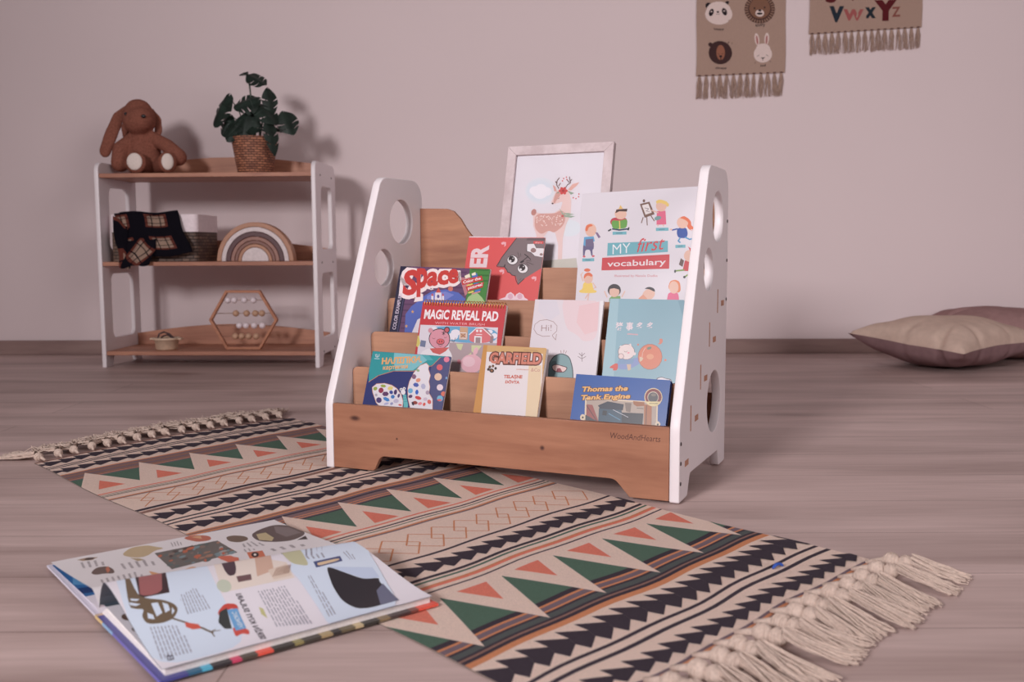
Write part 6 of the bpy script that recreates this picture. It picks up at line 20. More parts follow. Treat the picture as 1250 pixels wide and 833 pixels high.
'far':[['P',320,[84.0,196.7,107.9,231.7,131.2,227.1,136.5,209.2,144.5,187.7,128.8,185.9,109.6,159.7,94.3,161.3]],['P',321,[88.5,168.0,97.4,154.5,99.3,139.7,90.4,140.4]],['P',322,[30.7,218.6,44.1,221.4,57.0,211.7,46.4,200.9,34.8,205.0]],['P',323,[51.5,209.7,50.5,207.4,48.9,205.5,46.9,204.3,44.7,203.9,42.6,204.5,40.8,205.8,39.5,207.8,38.9,210.2,39.1,212.7,40.0,215.0,41.6,216.9,43.6,218.0,45.8,218.4,48.0,217.9,49.8,216.5,51.1,214.6,51.7,212.2]],['P',324,[22.6,120.8,37.5,149.3,51.3,145.4,51.8,116.7,45.1,90.7,34.6,103.2,24.9,102.6]],['P',325,[45.2,132.4,52.2,144.3,46.5,115.3,38.9,101.2]],['P',326,[23.5,159.8,24.2,163.7,27.2,163.0,26.5,159.2]],['P',326,[24.4,164.8,25.6,172.5,28.6,171.8,27.4,164.2]],['P',326,[25.8,173.7,27.0,180.9,30.1,180.2,28.8,173.0]],['P',326,[27.2,182.1,27.9,186.6,31.0,185.9,30.2,181.4]],['P',326,[28.1,187.7,29.0,193.5,32.1,192.8,31.2,187.0]],['P',326,[29.2,194.6,29.8,198.5,33.0,197.8,32.3,193.9]],['P',326,[31.4,158.2,32.5,164.8,35.6,164.1,34.4,157.6]],['P',326,[32.8,165.9,34.0,173.2,37.1,172.6,35.8,165.3]],['P',326,[34.2,174.4,34.9,178.0,38.0,177.3,37.3,173.7]],['P',326,[35.1,179.1,35.6,182.3,38.7,181.6,38.2,178.4]],['P',326,[35.8,183.5,37.2,191.0,40.3,190.3,39.0,182.8]],['P',326,[37.4,192.2,38.1,196.6,41.3,195.8,40.5,191.5]],['P',326,[39.3,156.5,40.6,163.6,43.7,163.0,42.3,155.9]],['P',326,[40.9,164.8,41.4,167.9,44.5,167.2,43.9,164.1]],['P',326,[41.6,169.0,42.7,174.4,45.8,173.7,44.7,168.3]],['P',326,[42.9,175.6,44.2,182.5,47.3,181.8,46.0,174.9]],['P',326,[44.4,183.6,45.2,187.9,48.4,187.1,47.5,182.9]],['P',326,[45.4,189.0,46.5,194.6,49.6,193.9,48.6,188.3]],['P',326,[47.2,154.9,48.8,162.7,51.9,162.0,50.3,154.3]],['P',326,[49.0,163.8,49.7,167.0,52.8,166.3,52.1,163.2]],['P',326,[49.9,168.1,50.6,171.3,53.7,170.6,53.0,167.5]],['P',326,[50.8,172.4,51.8,177.6,55.0,176.9,53.9,171.7]],['P',326,[13.9,20.0,13.8,22.3,16.2,22.5,16.3,20.2]],['P',326,[13.8,22.9,13.9,27.0,16.4,27.3,16.2,23.2]],['P',326,[14.0,28.0,15.2,35.7,17.9,36.3,16.5,28.4]],['P',326,[15.6,37.6,17.4,48.3,20.1,48.8,18.2,38.2]],['P',326,[17.7,50.3,19.6,61.2,22.3,61.7,20.4,50.8]],['P',326,[19.9,63.2,20.9,69.1,23.6,69.5,22.6,63.6]],['P',326,[20.3,20.7,20.3,22.3,22.8,22.6,22.8,20.9]],['P',326,[20.3,23.0,20.6,28.3,23.2,28.8,22.8,23.3]],['P',326,[20.8,29.7,22.1,37.0,24.8,37.7,23.5,30.4]],['P',326,[22.5,38.9,23.8,46.1,26.4,46.6,25.1,39.6]],['P',326,[24.1,48.0,26.6,62.0,29.3,62.4,26.8,48.5]],['P',326,[27.0,63.9,28.4,71.8,31.1,72.2,29.7,64.3]],['P',326,[26.8,21.4,27.0,25.9,29.5,26.2,29.3,21.7]],['P',326,[27.1,26.7,28.2,33.7,30.9,34.4,29.6,27.1]],['P',326,[28.6,35.6,30.5,46.0,33.2,46.6,31.3,36.3]],['P',326,[30.9,47.9,32.1,54.2,34.8,54.7,33.6,48.5]],['P',326,[32.4,56.0,34.4,66.6,37.1,67.0,35.1,56.5]],['P',326,[34.8,68.5,35.5,72.7,38.3,73.0,37.5,68.9]],['P',326,[33.4,22.2,33.6,25.7,36.1,26.0,35.9,22.5]],['P',326,[33.7,26.5,35.2,35.2,37.9,35.9,36.2,26.8]],['P',326,[35.6,37.0,37.6,47.4,40.4,48.0,38.3,37.7]],['P',326,[38.0,49.3,39.1,54.6,41.8,55.2,40.7,49.8]],['P',326,[39.4,56.5,41.7,67.8,44.4,68.2,42.2,57.0]],['P',326,[42.0,69.7,42.8,73.6,45.6,73.9,44.8,70.0]],['P',326,[40.0,23.0,40.2,25.8,42.8,26.2,42.5,23.3]],['P',326,[40.3,26.6,40.8,29.5,43.5,30.2,42.9,27.0]],['P',326,[41.1,31.2,43.6,42.9,46.3,43.6,43.8,31.9]],['P',326,[43.9,44.7,45.7,53.3,48.5,53.8,46.7,45.3]],['P',326,[46.1,55.1,48.3,65.8,51.1,66.2,48.8,55.6]],['P',326,[48.7,67.6,50.1,74.5,52.9,74.8,51.5,68.0]],['P',326,[46.7,23.8,47.3,28.7,50.0,29.2,49.2,24.2]],['P',326,[47.6,30.0,50.2,41.9,52.9,42.5,50.3,30.8]],['P',326,[50.6,43.6,52.2,51.3,55.0,51.9,53.3,44.2]],['P',326,[52.6,53.0,55.0,64.1,57.8,64.6,55.4,53.6]],['P',326,[55.4,65.8,57.2,74.1,60.0,74.5,58.2,66.3]],['P',326,[53.4,24.8,54.8,32.1,57.6,32.9,56.0,25.2]],['P',326,[55.2,33.8,57.8,45.0,60.6,45.7,58.0,34.6]],['P',326,[58.2,46.7,59.4,51.9,62.1,52.5,60.9,47.3]],['P',326,[59.7,53.6,61.0,59.1,63.8,59.6,62.5,54.2]],['P',326,[61.4,60.8,62.8,67.0,65.6,67.5,64.2,61.3]],['P',326,[63.2,68.7,64.9,76.2,67.7,76.6,66.0,69.1]],['P',326,[60.3,25.8,61.2,30.5,64.0,31.3,62.9,26.3]],['P',326,[61.6,32.1,63.8,41.1,66.6,41.8,64.4,32.9]],['P',326,[64.2,42.7,65.7,49.3,68.5,49.9,67.0,43.4]],['P',326,[66.1,50.9,67.1,55.2,70.0,55.8,68.9,51.5]],['P',326,[61.8,106.5,62.5,110.6,65.8,109.8,65.1,105.5]],['P',326,[62.7,111.7,63.2,115.2,66.6,114.4,66.0,110.9]],['P',326,[63.4,116.3,64.2,121.4,67.6,120.7,66.8,115.6]],['P',326,[64.4,122.5,65.0,126.3,68.5,125.6,67.8,121.8]],['P',326,[65.2,127.4,65.7,130.7,69.2,130.1,68.6,126.8]],['P',326,[65.9,131.8,66.7,136.9,70.2,136.4,69.4,131.3]],['P',326,[66.9,138.0,67.8,143.6,71.3,143.3,70.4,137.6]],['P',326,[70.5,104.0,71.8,111.4,75.2,110.6,73.8,103.1]],['P',326,[72.0,112.5,73.2,119.8,76.7,119.1,75.4,111.7]],['P',326,[73.4,120.9,74.2,125.2,77.6,124.6,76.9,120.3]],['P',326,[74.4,126.4,75.4,132.4,78.9,131.9,77.9,125.8]],['P',326,[75.6,133.6,76.4,138.2,80.0,137.8,79.1,133.1]],['P',326,[76.6,139.4,77.2,142.7,80.8,142.4,80.2,139.0]],['P',326,[79.3,101.6,80.0,105.4,83.3,104.5,82.6,100.7]],['P',326,[80.2,106.6,81.0,111.0,84.4,110.2,83.6,105.7]],['P',326,[81.2,112.2,82.8,120.6,86.2,119.9,84.6,111.4]],['P',326,[83.0,121.8,84.4,129.7,88.0,129.2,86.5,121.2]],['P',326,[84.7,130.9,86.1,138.7,89.7,138.3,88.2,130.4]],['P',326,[86.3,139.9,86.6,141.8,90.2,141.5,89.9,139.6]],['P',326,[88.1,99.2,88.9,103.6,92.3,102.7,91.4,98.3]],['P',326,[89.2,104.8,90.2,110.0,93.6,109.2,92.6,104.0]],['P',326,[90.4,111.2,91.8,118.2,95.3,117.5,93.9,110.5]],['P',326,[92.0,119.4,93.5,127.1,97.1,126.5,95.5,118.8]],['P',326,[93.7,128.3,95.4,136.7,99.0,136.3,97.3,127.8]],['P',326,[95.6,138.0,96.2,140.9,99.8,140.6,99.2,137.6]],['P',326,[96.9,96.8,97.7,100.7,101.2,99.8,100.3,95.9]],['P',326,[98.0,102.0,99.5,109.1,102.9,108.3,101.4,101.2]],['P',326,[99.7,110.4,101.3,117.9,104.8,117.2,103.2,109.6]],['P',326,[101.5,119.2,102.2,122.6,105.8,122.0,105.1,118.6]],['P',326,[155.6,189.1,156.6,193.4,158.2,193.4,157.1,189.0]],['P',326,[156.8,194.2,157.9,199.0,159.5,199.0,158.4,194.2]],['P',326,[158.1,199.7,159.3,204.7,160.9,204.8,159.7,199.8]],['P',326,[159.4,205.4,160.7,210.9,162.4,211.2,161.1,205.6]],['P',326,[160.9,211.6,161.7,214.8,163.4,215.2,162.6,212.0]],['P',326,[159.6,188.7,161.0,194.4,162.6,194.4,161.2,188.6]],['P',326,[161.2,195.2,161.8,197.5,163.4,197.5,162.8,195.2]],['P',326,[162.0,198.3,163.0,202.3,164.6,202.4,163.6,198.4]],['P',326,[163.2,203.1,164.6,208.9,166.3,209.1,164.8,203.2]],['P',326,[164.8,209.7,165.9,214.3,167.6,214.6,166.5,209.9]],['P',326,[163.7,188.3,165.2,194.2,166.8,194.2,165.2,188.2]],['P',326,[165.4,195.1,166.1,197.8,167.7,197.9,167.0,195.1]],['P',326,[166.3,198.7,167.4,202.9,169.1,203.0,168.0,198.7]],['P',326,[167.6,203.7,168.4,207.0,170.1,207.2,169.3,203.9]],['P',326,[168.7,207.8,169.8,212.3,171.5,212.6,170.4,208.1]],['P',326,[170.0,213.2,170.9,216.9,172.7,217.3,171.7,213.5]],['P',326,[167.8,187.9,168.4,190.4,170.0,190.3,169.3,187.7]],['P',326,[168.7,191.3,169.5,194.6,171.1,194.6,170.2,191.2]],['P',326,[169.8,195.5,170.7,199.1,172.3,199.1,171.4,195.5]],['P',326,[170.9,200.0,172.5,206.0,174.2,206.1,172.6,200.0]],['P',327,[184.5,229.0,203.2,236.1,220.9,212.3,212.7,183.5,193.8,187.3,188.5,204.3]],['P',328,[196.1,225.0,210.2,223.2,204.5,200.3]],['P',329,[122.7,168.8,217.5,173.4,210.3,80.7,107.5,52.4]],['P',330,[153.2,154.3,150.0,146.5,147.3,144.0,147.0,148.7,149.4,156.9,152.7,162.6,154.4,161.4]],['P',331,[127.5,105.8,125.1,101.4,122.0,99.6,120.5,101.6,121.8,106.1,124.8,109.5,127.4,109.4]],['P',331,[162.8,145.4,158.8,137.4,154.3,134.4,152.7,138.6,155.2,146.9,159.9,153.0,163.3,152.3]],['P',330,[136.7,146.1,133.5,141.5,128.7,139.2,125.9,140.8,127.1,145.2,131.5,149.1,135.8,149.5]],['P',156,[179.2,166.8,175.9,158.9,173.0,156.3,172.8,161.1,175.4,169.5,178.8,175.3,180.5,174.1]],['P',332,[152.9,155.7,149.0,148.8,144.0,145.9,141.6,149.1,143.6,156.1,148.5,161.5,152.7,161.3]],['P',331,[191.0,162.2,187.0,156.2,181.6,153.4,178.7,156.0,180.5,161.9,185.7,166.8,190.4,166.9]],['P',332,[178.6,166.0,174.5,159.4,169.2,156.5,166.5,159.5,168.5,166.1,173.7,171.4,178.2,171.3]],['P',301,[166.4,87.9,162.6,81.7,157.6,79.0,155.1,81.7,157.0,87.9,161.9,92.8,166.1,92.8]],['P',330,[146.1,85.0,142.5,80.4,136.9,77.8,133.4,79.2,134.7,83.5,139.8,87.5,144.9,88.2]],['P',333,[150.0,117.3,146.2,111.7,140.7,108.9,137.5,111.0,139.1,116.5,144.3,121.2,149.1,121.5]],['P',301,[217.1,161.2,214.1,155.6,210.8,153.5,209.6,156.5,211.5,162.3,215.1,166.5,217.6,166.1]],['P',330,[207.1,127.5,203.9,121.1,201.0,118.9,200.4,122.6,202.7,129.4,206.1,134.2,208.0,133.4]],['P',333,[190.3,85.1,185.9,78.3,180.2,75.3,177.5,78.3,179.7,85.1,185.3,90.6,190.0,90.6]],['P',334,[173.0,122.0,170.4,116.9,167.6,115.0,166.7,117.7,168.4,123.1,171.4,127.0,173.4,126.5]],['P',330,[193.3,166.6,188.8,159.3,183.0,156.1,180.1,159.5,182.4,166.9,188.1,172.7,193.0,172.6]],['P',333,[209.7,85.9,204.7,77.9,198.7,74.5,196.1,78.4,198.9,86.6,205.0,92.9,209.8,92.6]],['P',333,[145.1,68.8,142.7,64.4,139.7,62.6,138.4,64.7,139.8,69.2,142.8,72.6,145.1,72.4]],['P',156,[124.7,86.4,120.9,80.4,115.5,77.5,112.5,79.9,114.2,85.8,119.3,90.8,124.0,91.0]],['P',156,[206.3,119.9,202.4,113.4,197.8,110.7,195.8,113.9,198.0,120.6,202.8,125.8,206.5,125.4]],['P',334,[198.4,85.3,194.1,78.1,189.0,75.2,186.8,78.7,189.3,86.0,194.5,91.7,198.6,91.4]],['P',301,[212.8,101.1,208.4,96.0,201.5,93.1,197.2,94.5,198.8,99.2,205.0,103.6,211.3,104.4]],['P',156,[138.3,144.5,135.3,136.8,132.8,134.3,132.6,139.0,135.0,147.3,138.1,153.0,139.6,151.7]],['P',156,[140.4,139.6,137.2,133.8,133.0,131.3,131.0,134.1,132.7,140.0,136.8,144.6,140.2,144.5]],['P',330,[168.4,69.9,163.3,61.5,156.9,57.8,154.0,61.7,156.7,70.2,163.0,76.9,168.3,76.7]],['P',301,[180.1,93.1,175.1,85.3,168.5,81.8,165.2,85.2,167.6,92.9,174.1,99.2,179.6,99.3]],['P',301,[197.0,87.3,193.5,81.6,189.2,79.2,187.3,81.9,189.3,87.7,193.6,92.2,197.1,92.1]],['P',156,[164.5,127.5,162.1,122.7,159.4,120.9,158.5,123.5,160.1,128.5,162.9,132.3,164.9,131.8]],['P',332,[136.2,132.6,133.3,126.1,130.5,123.8,129.8,127.5,131.8,134.4,134.9,139.3,136.9,138.5]],['P',331,[161.3,68.8,158.1,61.2,155.4,58.8,155.4,63.3,157.9,71.5,161.2,77.0,162.7,75.9]],['P',333,[185.5,157.3,180.6,150.1,173.7,146.7,169.9,149.6,172.0,156.7,178.6,162.7,184.6,162.9]],['P',301,[172.9,160.4,168.2,153.8,161.2,150.4,157.1,152.9,159.0,159.3,165.5,164.9,171.7,165.4]],['P',332,[172.9,163.4,168.3,155.6,162.3,152.2,159.4,155.8,161.7,163.7,167.6,169.9,172.6,169.7]],['P',331,[159.8,95.8,156.5,87.8,153.8,85.2,153.8,90.1,156.5,98.7,159.8,104.7,161.3,103.3]],['P',331,[177.1,157.1,172.1,149.2,165.4,145.6,161.9,149.1,164.3,157.0,170.8,163.4,176.5,163.4]],['P',332,[147.6,101.2,143.9,95.8,138.6,93.1,135.5,95.1,137.1,100.4,142.1,104.9,146.8,105.3]],['P',334,[157.9,153.0,154.7,146.4,151.3,144.0,150.1,147.5,152.1,154.4,155.8,159.4,158.4,158.7]],['P',331,[167.0,103.2,162.0,94.5,155.8,90.8,153.0,95.0,155.7,103.8,162.0,110.7,167.0,110.4]],['P',334,[194.9,86.3,190.7,78.8,186.3,75.9,184.8,79.9,187.4,87.7,192.2,93.5,195.5,92.9]],['P',330,[137.2,115.9,135.2,111.9,132.9,110.3,132.0,112.4,133.2,116.6,135.6,119.7,137.4,119.4]],['P',330,[150.6,142.9,147.0,137.1,141.9,134.4,139.2,136.9,140.9,142.7,145.7,147.4,150.0,147.5]],['P',333,[195.1,95.8,190.5,89.8,183.6,86.7,179.7,88.7,181.6,94.4,187.9,99.5,193.9,100.1]],['P',156,[144.2,145.8,140.9,139.5,137.1,137.0,135.4,140.2,137.3,146.7,141.2,151.6,144.3,151.2]],['P',332,[211.2,108.1,207.1,101.1,202.2,98.3,200.2,101.7,202.7,108.9,207.7,114.4,211.5,114.0]],['P',330,[199.7,164.0,196.8,158.2,193.7,156.1,192.8,159.3,194.7,165.3,198.0,169.7,200.3,169.1]],['P',156,[191.2,151.4,187.3,144.3,182.7,141.5,180.9,145.1,183.2,152.4,187.9,157.9,191.5,157.4]],['P',330,[123.1,67.0,120.0,61.2,116.0,58.8,114.3,61.6,116.0,67.4,119.9,72.0,123.1,71.8]],['P',156,[208.4,96.4,204.2,91.9,197.2,89.1,192.7,90.1,194.1,94.2,200.3,98.2,206.7,99.2]],['P',330,[174.2,121.1,170.7,113.5,167.4,110.9,166.9,115.3,169.4,123.4,173.2,129.2,175.3,128.1]],['P',333,[208.1,102.5,204.8,96.2,201.5,93.9,200.7,97.4,202.9,104.0,206.6,108.8,208.9,108.1]],['P',330,[120.6,82.7,116.8,76.2,111.7,73.2,109.2,76.1,111.0,82.7,115.9,88.0,120.2,88.0]],['P',334,[207.6,126.4,203.7,118.5,200.1,115.8,199.4,120.3,202.2,128.7,206.4,134.6,208.8,133.6]],['P',331,[126.3,146.3,123.2,139.5,119.8,137.0,118.6,140.7,120.5,147.7,124.2,152.9,126.7,152.2]],['P',156,[143.8,124.4,140.7,117.1,138.0,114.7,137.6,119.0,139.9,126.7,143.1,132.1,144.8,131.1]],['P',334,[204.3,102.7,199.6,96.5,192.9,93.3,189.2,95.6,191.2,101.6,197.5,106.8,203.3,107.3]],['P',331,[204.7,118.9,201.5,112.7,198.2,110.5,197.3,113.9,199.5,120.4,203.1,125.1,205.4,124.4]],['P',331,[195.1,88.9,191.8,81.7,189.1,79.3,189.1,83.7,191.7,91.5,195.1,96.9,196.5,95.7]],['P',330,[135.5,118.0,133.2,113.8,130.5,112.1,129.3,114.2,130.5,118.5,133.3,121.8,135.5,121.6]],['P',301,[185.3,115.5,181.4,110.7,175.5,108.1,171.9,109.6,173.3,114.1,178.7,118.2,184.1,118.9]],['P',333,[173.9,144.6,171.7,140.2,169.1,138.6,168.2,140.9,169.6,145.4,172.3,148.8,174.2,148.4]],['P',335,[180.9,77.2,195.2,68.3,195.2,41.9,181.9,35.8,176.0,54.4]],['P',336,[81.1,67.0,84.0,60.6,89.4,21.5,120.2,38.2,133.4,46.5,136.0,36.1,114.3,22.0,95.6,18.3,120.4,14.9,117.8,6.4,91.7,14.2,76.1,25.1]],['P',337,[268.5,170.9,292.3,192.5,322.4,204.8,337.8,184.0,342.4,142.1,329.7,109.5,299.2,89.2,274.3,99.9,259.5,125.7]],['P',338,[275.9,166.9,291.0,166.3,286.1,125.6,275.3,109.5,264.5,129.5]],['P',339,[317.8,194.6,331.8,171.4,331.0,126.3,302.8,117.9,302.7,154.3]],['P',157,[305.6,88.3,326.7,103.4,319.3,80.3]],['P',340,[235.8,186.7,249.2,187.2,260.0,165.1,253.1,141.3,234.9,136.8,227.7,158.8]],['P',341,[219.3,69.9,240.3,64.0,228.6,27.5,207.2,31.0]],['P',275,[226.1,44.0,223.5,39.0,220.8,35.1,218.3,32.7,216.3,32.2,215.0,33.5,214.5,36.6,215.0,41.0,216.3,46.3,218.4,51.9,220.9,56.9,223.6,60.9,226.1,63.3,228.2,63.8,229.5,62.4,230.0,59.3,229.5,54.8,228.2,49.5]],['P',342,[223.7,46.4,222.7,44.5,221.7,42.9,220.7,42.0,219.9,41.8,219.4,42.4,219.2,43.6,219.4,45.3,219.9,47.3,220.7,49.4,221.7,51.4,222.7,52.9,223.7,53.8,224.5,54.0,225.0,53.5,225.2,52.3,225.0,50.5,224.5,48.5]],['P',326,[229.4,104.1,230.7,108.1,233.6,107.0,232.4,102.6]],['P',326,[230.9,108.7,232.1,112.7,235.0,112.2,233.8,107.7]],['P',326,[232.3,113.4,233.3,116.4,236.1,116.3,235.2,112.9]],['P',326,[233.5,117.1,234.2,119.5,237.0,119.6,236.2,117.0]],['P',326,[234.4,120.1,235.0,121.8,237.6,122.2,237.1,120.3]],['P',326,[235.2,122.4,235.9,124.9,238.5,125.6,237.8,122.9]],['P',326,[237.4,100.3,238.2,104.1,241.1,103.0,240.4,98.8]],['P',326,[238.3,104.9,239.3,109.8,242.2,109.1,241.3,103.8]],['P',326,[239.5,110.6,240.2,114.1,243.0,113.8,242.4,110.0]],['P',326,[240.4,114.9,241.4,119.9,244.1,120.0,243.2,114.6]],['P',326,[241.6,120.7,242.2,123.8,244.8,124.3,244.3,120.9]],['P',326,[242.4,124.6,242.8,126.8,245.4,127.5,245.0,125.2]],['P',326,[245.3,96.5,246.1,102.3,249.1,101.2,248.4,95.0]],['P',326,[246.3,103.2,246.9,107.6,249.8,106.9,249.2,102.2]],['P',326,[247.0,108.6,247.7,113.6,250.5,113.3,249.9,108.0]],['P',326,[247.8,114.6,248.6,120.2,251.3,120.3,250.6,114.3]],['P',326,[248.7,121.2,249.1,124.6,251.8,125.1,251.4,121.4]],['P',326,[249.3,125.6,249.7,128.6,252.3,129.3,251.9,126.1]],['P',326,[253.4,92.7,254.0,99.9,257.0,98.8,256.4,91.2]],['P',326,[254.1,101.0,254.5,105.4,257.4,104.7,257.1,100.0]],['P',326,[254.6,106.5,255.2,113.8,258.0,113.5,257.5,105.9]],['P',326,[250.7,49.2,250.8,51.2,256.1,50.9,256.0,48.8]],['P',326,[250.9,51.7,251.0,53.4,256.3,53.2,256.2,51.5]],['P',326,[251.0,53.9,251.2,56.7,256.6,56.6,256.4,53.7]],['P',326,[251.3,57.2,251.4,58.7,256.8,58.7,256.7,57.1]],['P',326,[251.4,59.2,251.6,61.8,257.1,61.8,256.9,59.2]],['P',326,[251.6,62.3,251.8,64.5,257.3,64.6,257.1,62.3]],['P',326,[251.8,65.0,251.8,65.7,257.4,65.9,257.4,65.1]],['P',326,[264.6,48.2,264.9,50.9,270.3,50.7,270.0,47.9]],['P',326,[265.0,51.5,265.1,53.0,270.6,52.8,270.4,51.2]],['P',326,[265.2,53.5,265.5,56.1,271.0,55.9,270.6,53.3]],['P',326,[265.5,56.6,265.7,58.2,271.2,58.1,271.0,56.5]],['P',326,[265.8,58.7,265.9,60.4,271.5,60.4,271.3,58.7]],['P',326,[266.0,61.0,266.3,63.5,271.9,63.6,271.6,61.0]],['P',326,[266.3,64.0,266.6,66.2,272.2,66.4,271.9,64.1]],['P',326,[278.7,47.3,279.0,49.2,284.4,48.9,284.2,46.9]],['P',326,[279.1,49.8,279.4,51.9,284.9,51.7,284.5,49.5]],['P',326,[279.5,52.5,279.9,55.7,285.5,55.6,285.0,52.3]],['P',326,[280.0,56.3,280.6,60.4,286.2,60.4,285.6,56.2]],['P',326,[280.7,61.0,281.1,64.1,286.8,64.3,286.3,61.0]],['P',326,[281.2,64.7,281.5,66.7,287.2,66.9,286.9,64.9]],['P',326,[293.0,46.4,293.8,50.8,299.4,50.6,298.5,46.0]],['P',326,[293.9,51.5,294.2,53.3,299.8,53.1,299.5,51.2]],['P',326,[294.3,53.9,295.0,58.0,300.7,58.0,299.9,53.7]],['P',326,[245.0,234.8,245.5,236.9,252.3,237.7,251.9,235.8]],['P',326,[245.6,237.5,246.5,241.4,253.2,242.1,252.4,238.3]],['P',326,[246.6,242.0,247.0,243.7,253.7,244.3,253.3,242.6]],['P',326,[247.1,244.3,247.8,247.6,254.5,248.0,253.8,244.9]],['P',326,[247.9,248.1,248.3,249.8,254.9,250.2,254.6,248.6]],['P',326,[248.4,250.4,248.8,252.5,255.5,252.8,255.0,250.8]],['P',326,[263.1,237.2,263.8,240.9,270.7,241.7,270.0,238.2]],['P',326,[263.9,241.4,264.3,243.2,271.1,243.9,270.8,242.2]],['P',326,[264.4,243.7,265.0,246.6,271.8,247.1,271.2,244.4]],['P',326,[265.1,247.1,265.6,249.5,272.3,249.9,271.9,247.6]],['P',326,[265.7,250.0,266.2,252.4,272.9,252.7,272.4,250.4]],['P',326,[266.3,252.9,266.5,254.0,273.2,254.2,273.0,253.2]],['P',326,[281.4,239.7,281.7,241.3,288.7,242.1,288.4,240.6]],['P',326,[281.8,241.7,282.3,244.6,289.3,245.3,288.8,242.5]],['P',326,[282.4,245.1,282.7,246.5,289.6,247.1,289.4,245.8]],['P',326,[282.8,246.9,283.1,248.6,290.0,249.1,289.7,247.5]],['P',326,[218.5,72.4,219.3,75.3,221.9,75.8,221.1,73.0]],['P',326,[219.4,75.9,220.2,78.6,222.7,78.9,222.0,76.4]],['P',326,[220.3,79.2,220.9,81.2,223.3,81.4,222.8,79.5]],['P',326,[221.0,81.8,222.1,85.8,224.5,85.9,223.5,82.0]],['P',326,[222.3,86.4,222.7,88.0,225.1,88.0,224.7,86.4]],['P',326,[222.9,88.6,223.7,91.7,226.0,91.5,225.2,88.6]],['P',326,[225.4,74.0,226.4,77.7,228.9,78.1,228.1,74.6]],['P',326,[226.5,78.2,226.9,79.8,229.5,80.2,229.1,78.6]],['P',326,[227.1,80.4,227.8,83.2,230.3,83.4,229.6,80.7]],['P',326,[227.9,83.8,228.7,86.8,231.1,86.8,230.4,83.9]],['P',326,[228.8,87.3,229.2,88.9,231.6,88.8,231.2,87.3]],['P',326,[229.3,89.4,230.0,91.8,232.3,91.6,231.7,89.3]],['P',326,[232.4,75.5,233.0,78.4,235.6,78.8,235.0,76.1]],['P',326,[233.2,78.8,233.7,81.1,236.2,81.4,235.8,79.3]],['P',326,[233.8,81.6,234.5,84.5,237.0,84.7,236.4,81.9]],['P',343,[177.0,71.1,189.4,71.8,198.1,48.8,190.7,27.5,177.0,33.7]]],
}

sc=bpy.context.scene
COL=sc.collection
PI=math.pi
def lin(c):
    c=c/255.0
    return c/12.92 if c<=.04045 else ((c+.055)/1.055)**2.4
def L3(c,k=1.0):
    q=[lin(v)*k for v in c]; g=.3*q[0]+.6*q[1]+.1*q[2]
    return tuple(min(.93,.005+v*.91+g*.09) for v in q)
# ------------------------------------------------------------------ materials
def newmat(name):
    m=bpy.data.materials.new(name); m.use_nodes=True
    nt=m.node_tree; b=nt.nodes['Principled BSDF']
    return m,nt,b
def N(nt,t,**kw):
    n=nt.nodes.new(t)
    for k,v in kw.items():
        if k in n.inputs: n.inputs[k].default_value=v
        else: setattr(n,k,v)
    return n
def noise_bump(nt,b,scale,strength,dist=.001,coord='Object',detail=4,stretch=None):
    tc=N(nt,'ShaderNodeTexCoord'); mp=N(nt,'ShaderNodeMapping')
    if stretch: mp.inputs['Scale'].default_value=stretch
    nz=N(nt,'ShaderNodeTexNoise',Scale=scale,Detail=detail)
    bp=N(nt,'ShaderNodeBump',Strength=strength,Distance=dist)
    nt.links.new(tc.outputs[coord],mp.inputs[0]); nt.links.new(mp.outputs[0],nz.inputs['Vector'])
    nt.links.new(nz.outputs['Fac'],bp.inputs['Height']); nt.links.new(bp.outputs[0],b.inputs['Normal'])
    return nz
def plain(name,c,rough=.6,k=1.4,var=.08,scale=30,bump=0,spec=.5,metal=0,stretch=None,sheen=0):
    """procedural: base colour modulated by noise, optional bump"""
    m,nt,b=newmat(name); base=L3(c,k)
    tc=N(nt,'ShaderNodeTexCoord'); mp=N(nt,'ShaderNodeMapping')
    if stretch: mp.inputs['Scale'].default_value=stretch
    nz=N(nt,'ShaderNodeTexNoise',Scale=scale,Detail=5)
    cr=N(nt,'ShaderNodeValToRGB'); e=cr.color_ramp.elements
    e[0].position=.3; e[1].position=.7
    e[0].color=tuple(max(0,v*(1-var)) for v in base)+(1,); e[1].color=tuple(min(1,v*(1+var)) for v in base)+(1,)
    nt.links.new(tc.outputs['Object'],mp.inputs[0]); nt.links.new(mp.outputs[0],nz.inputs['Vector'])
    nt.links.new(nz.outputs['Fac'],cr.inputs[0]); nt.links.new(cr.outputs[0],b.inputs['Base Color'])
    b.inputs['Roughness'].default_value=rough; b.inputs['Metallic'].default_value=metal
    b.inputs['Specular IOR Level'].default_value=spec
    if sheen: b.inputs['Sheen Weight'].default_value=sheen
    if bump:
        bp=N(nt,'ShaderNodeBump',Strength=bump,Distance=.002)
        nt.links.new(nz.outputs['Fac'],bp.inputs['Height']); nt.links.new(bp.outputs[0],b.inputs['Normal'])
    return m
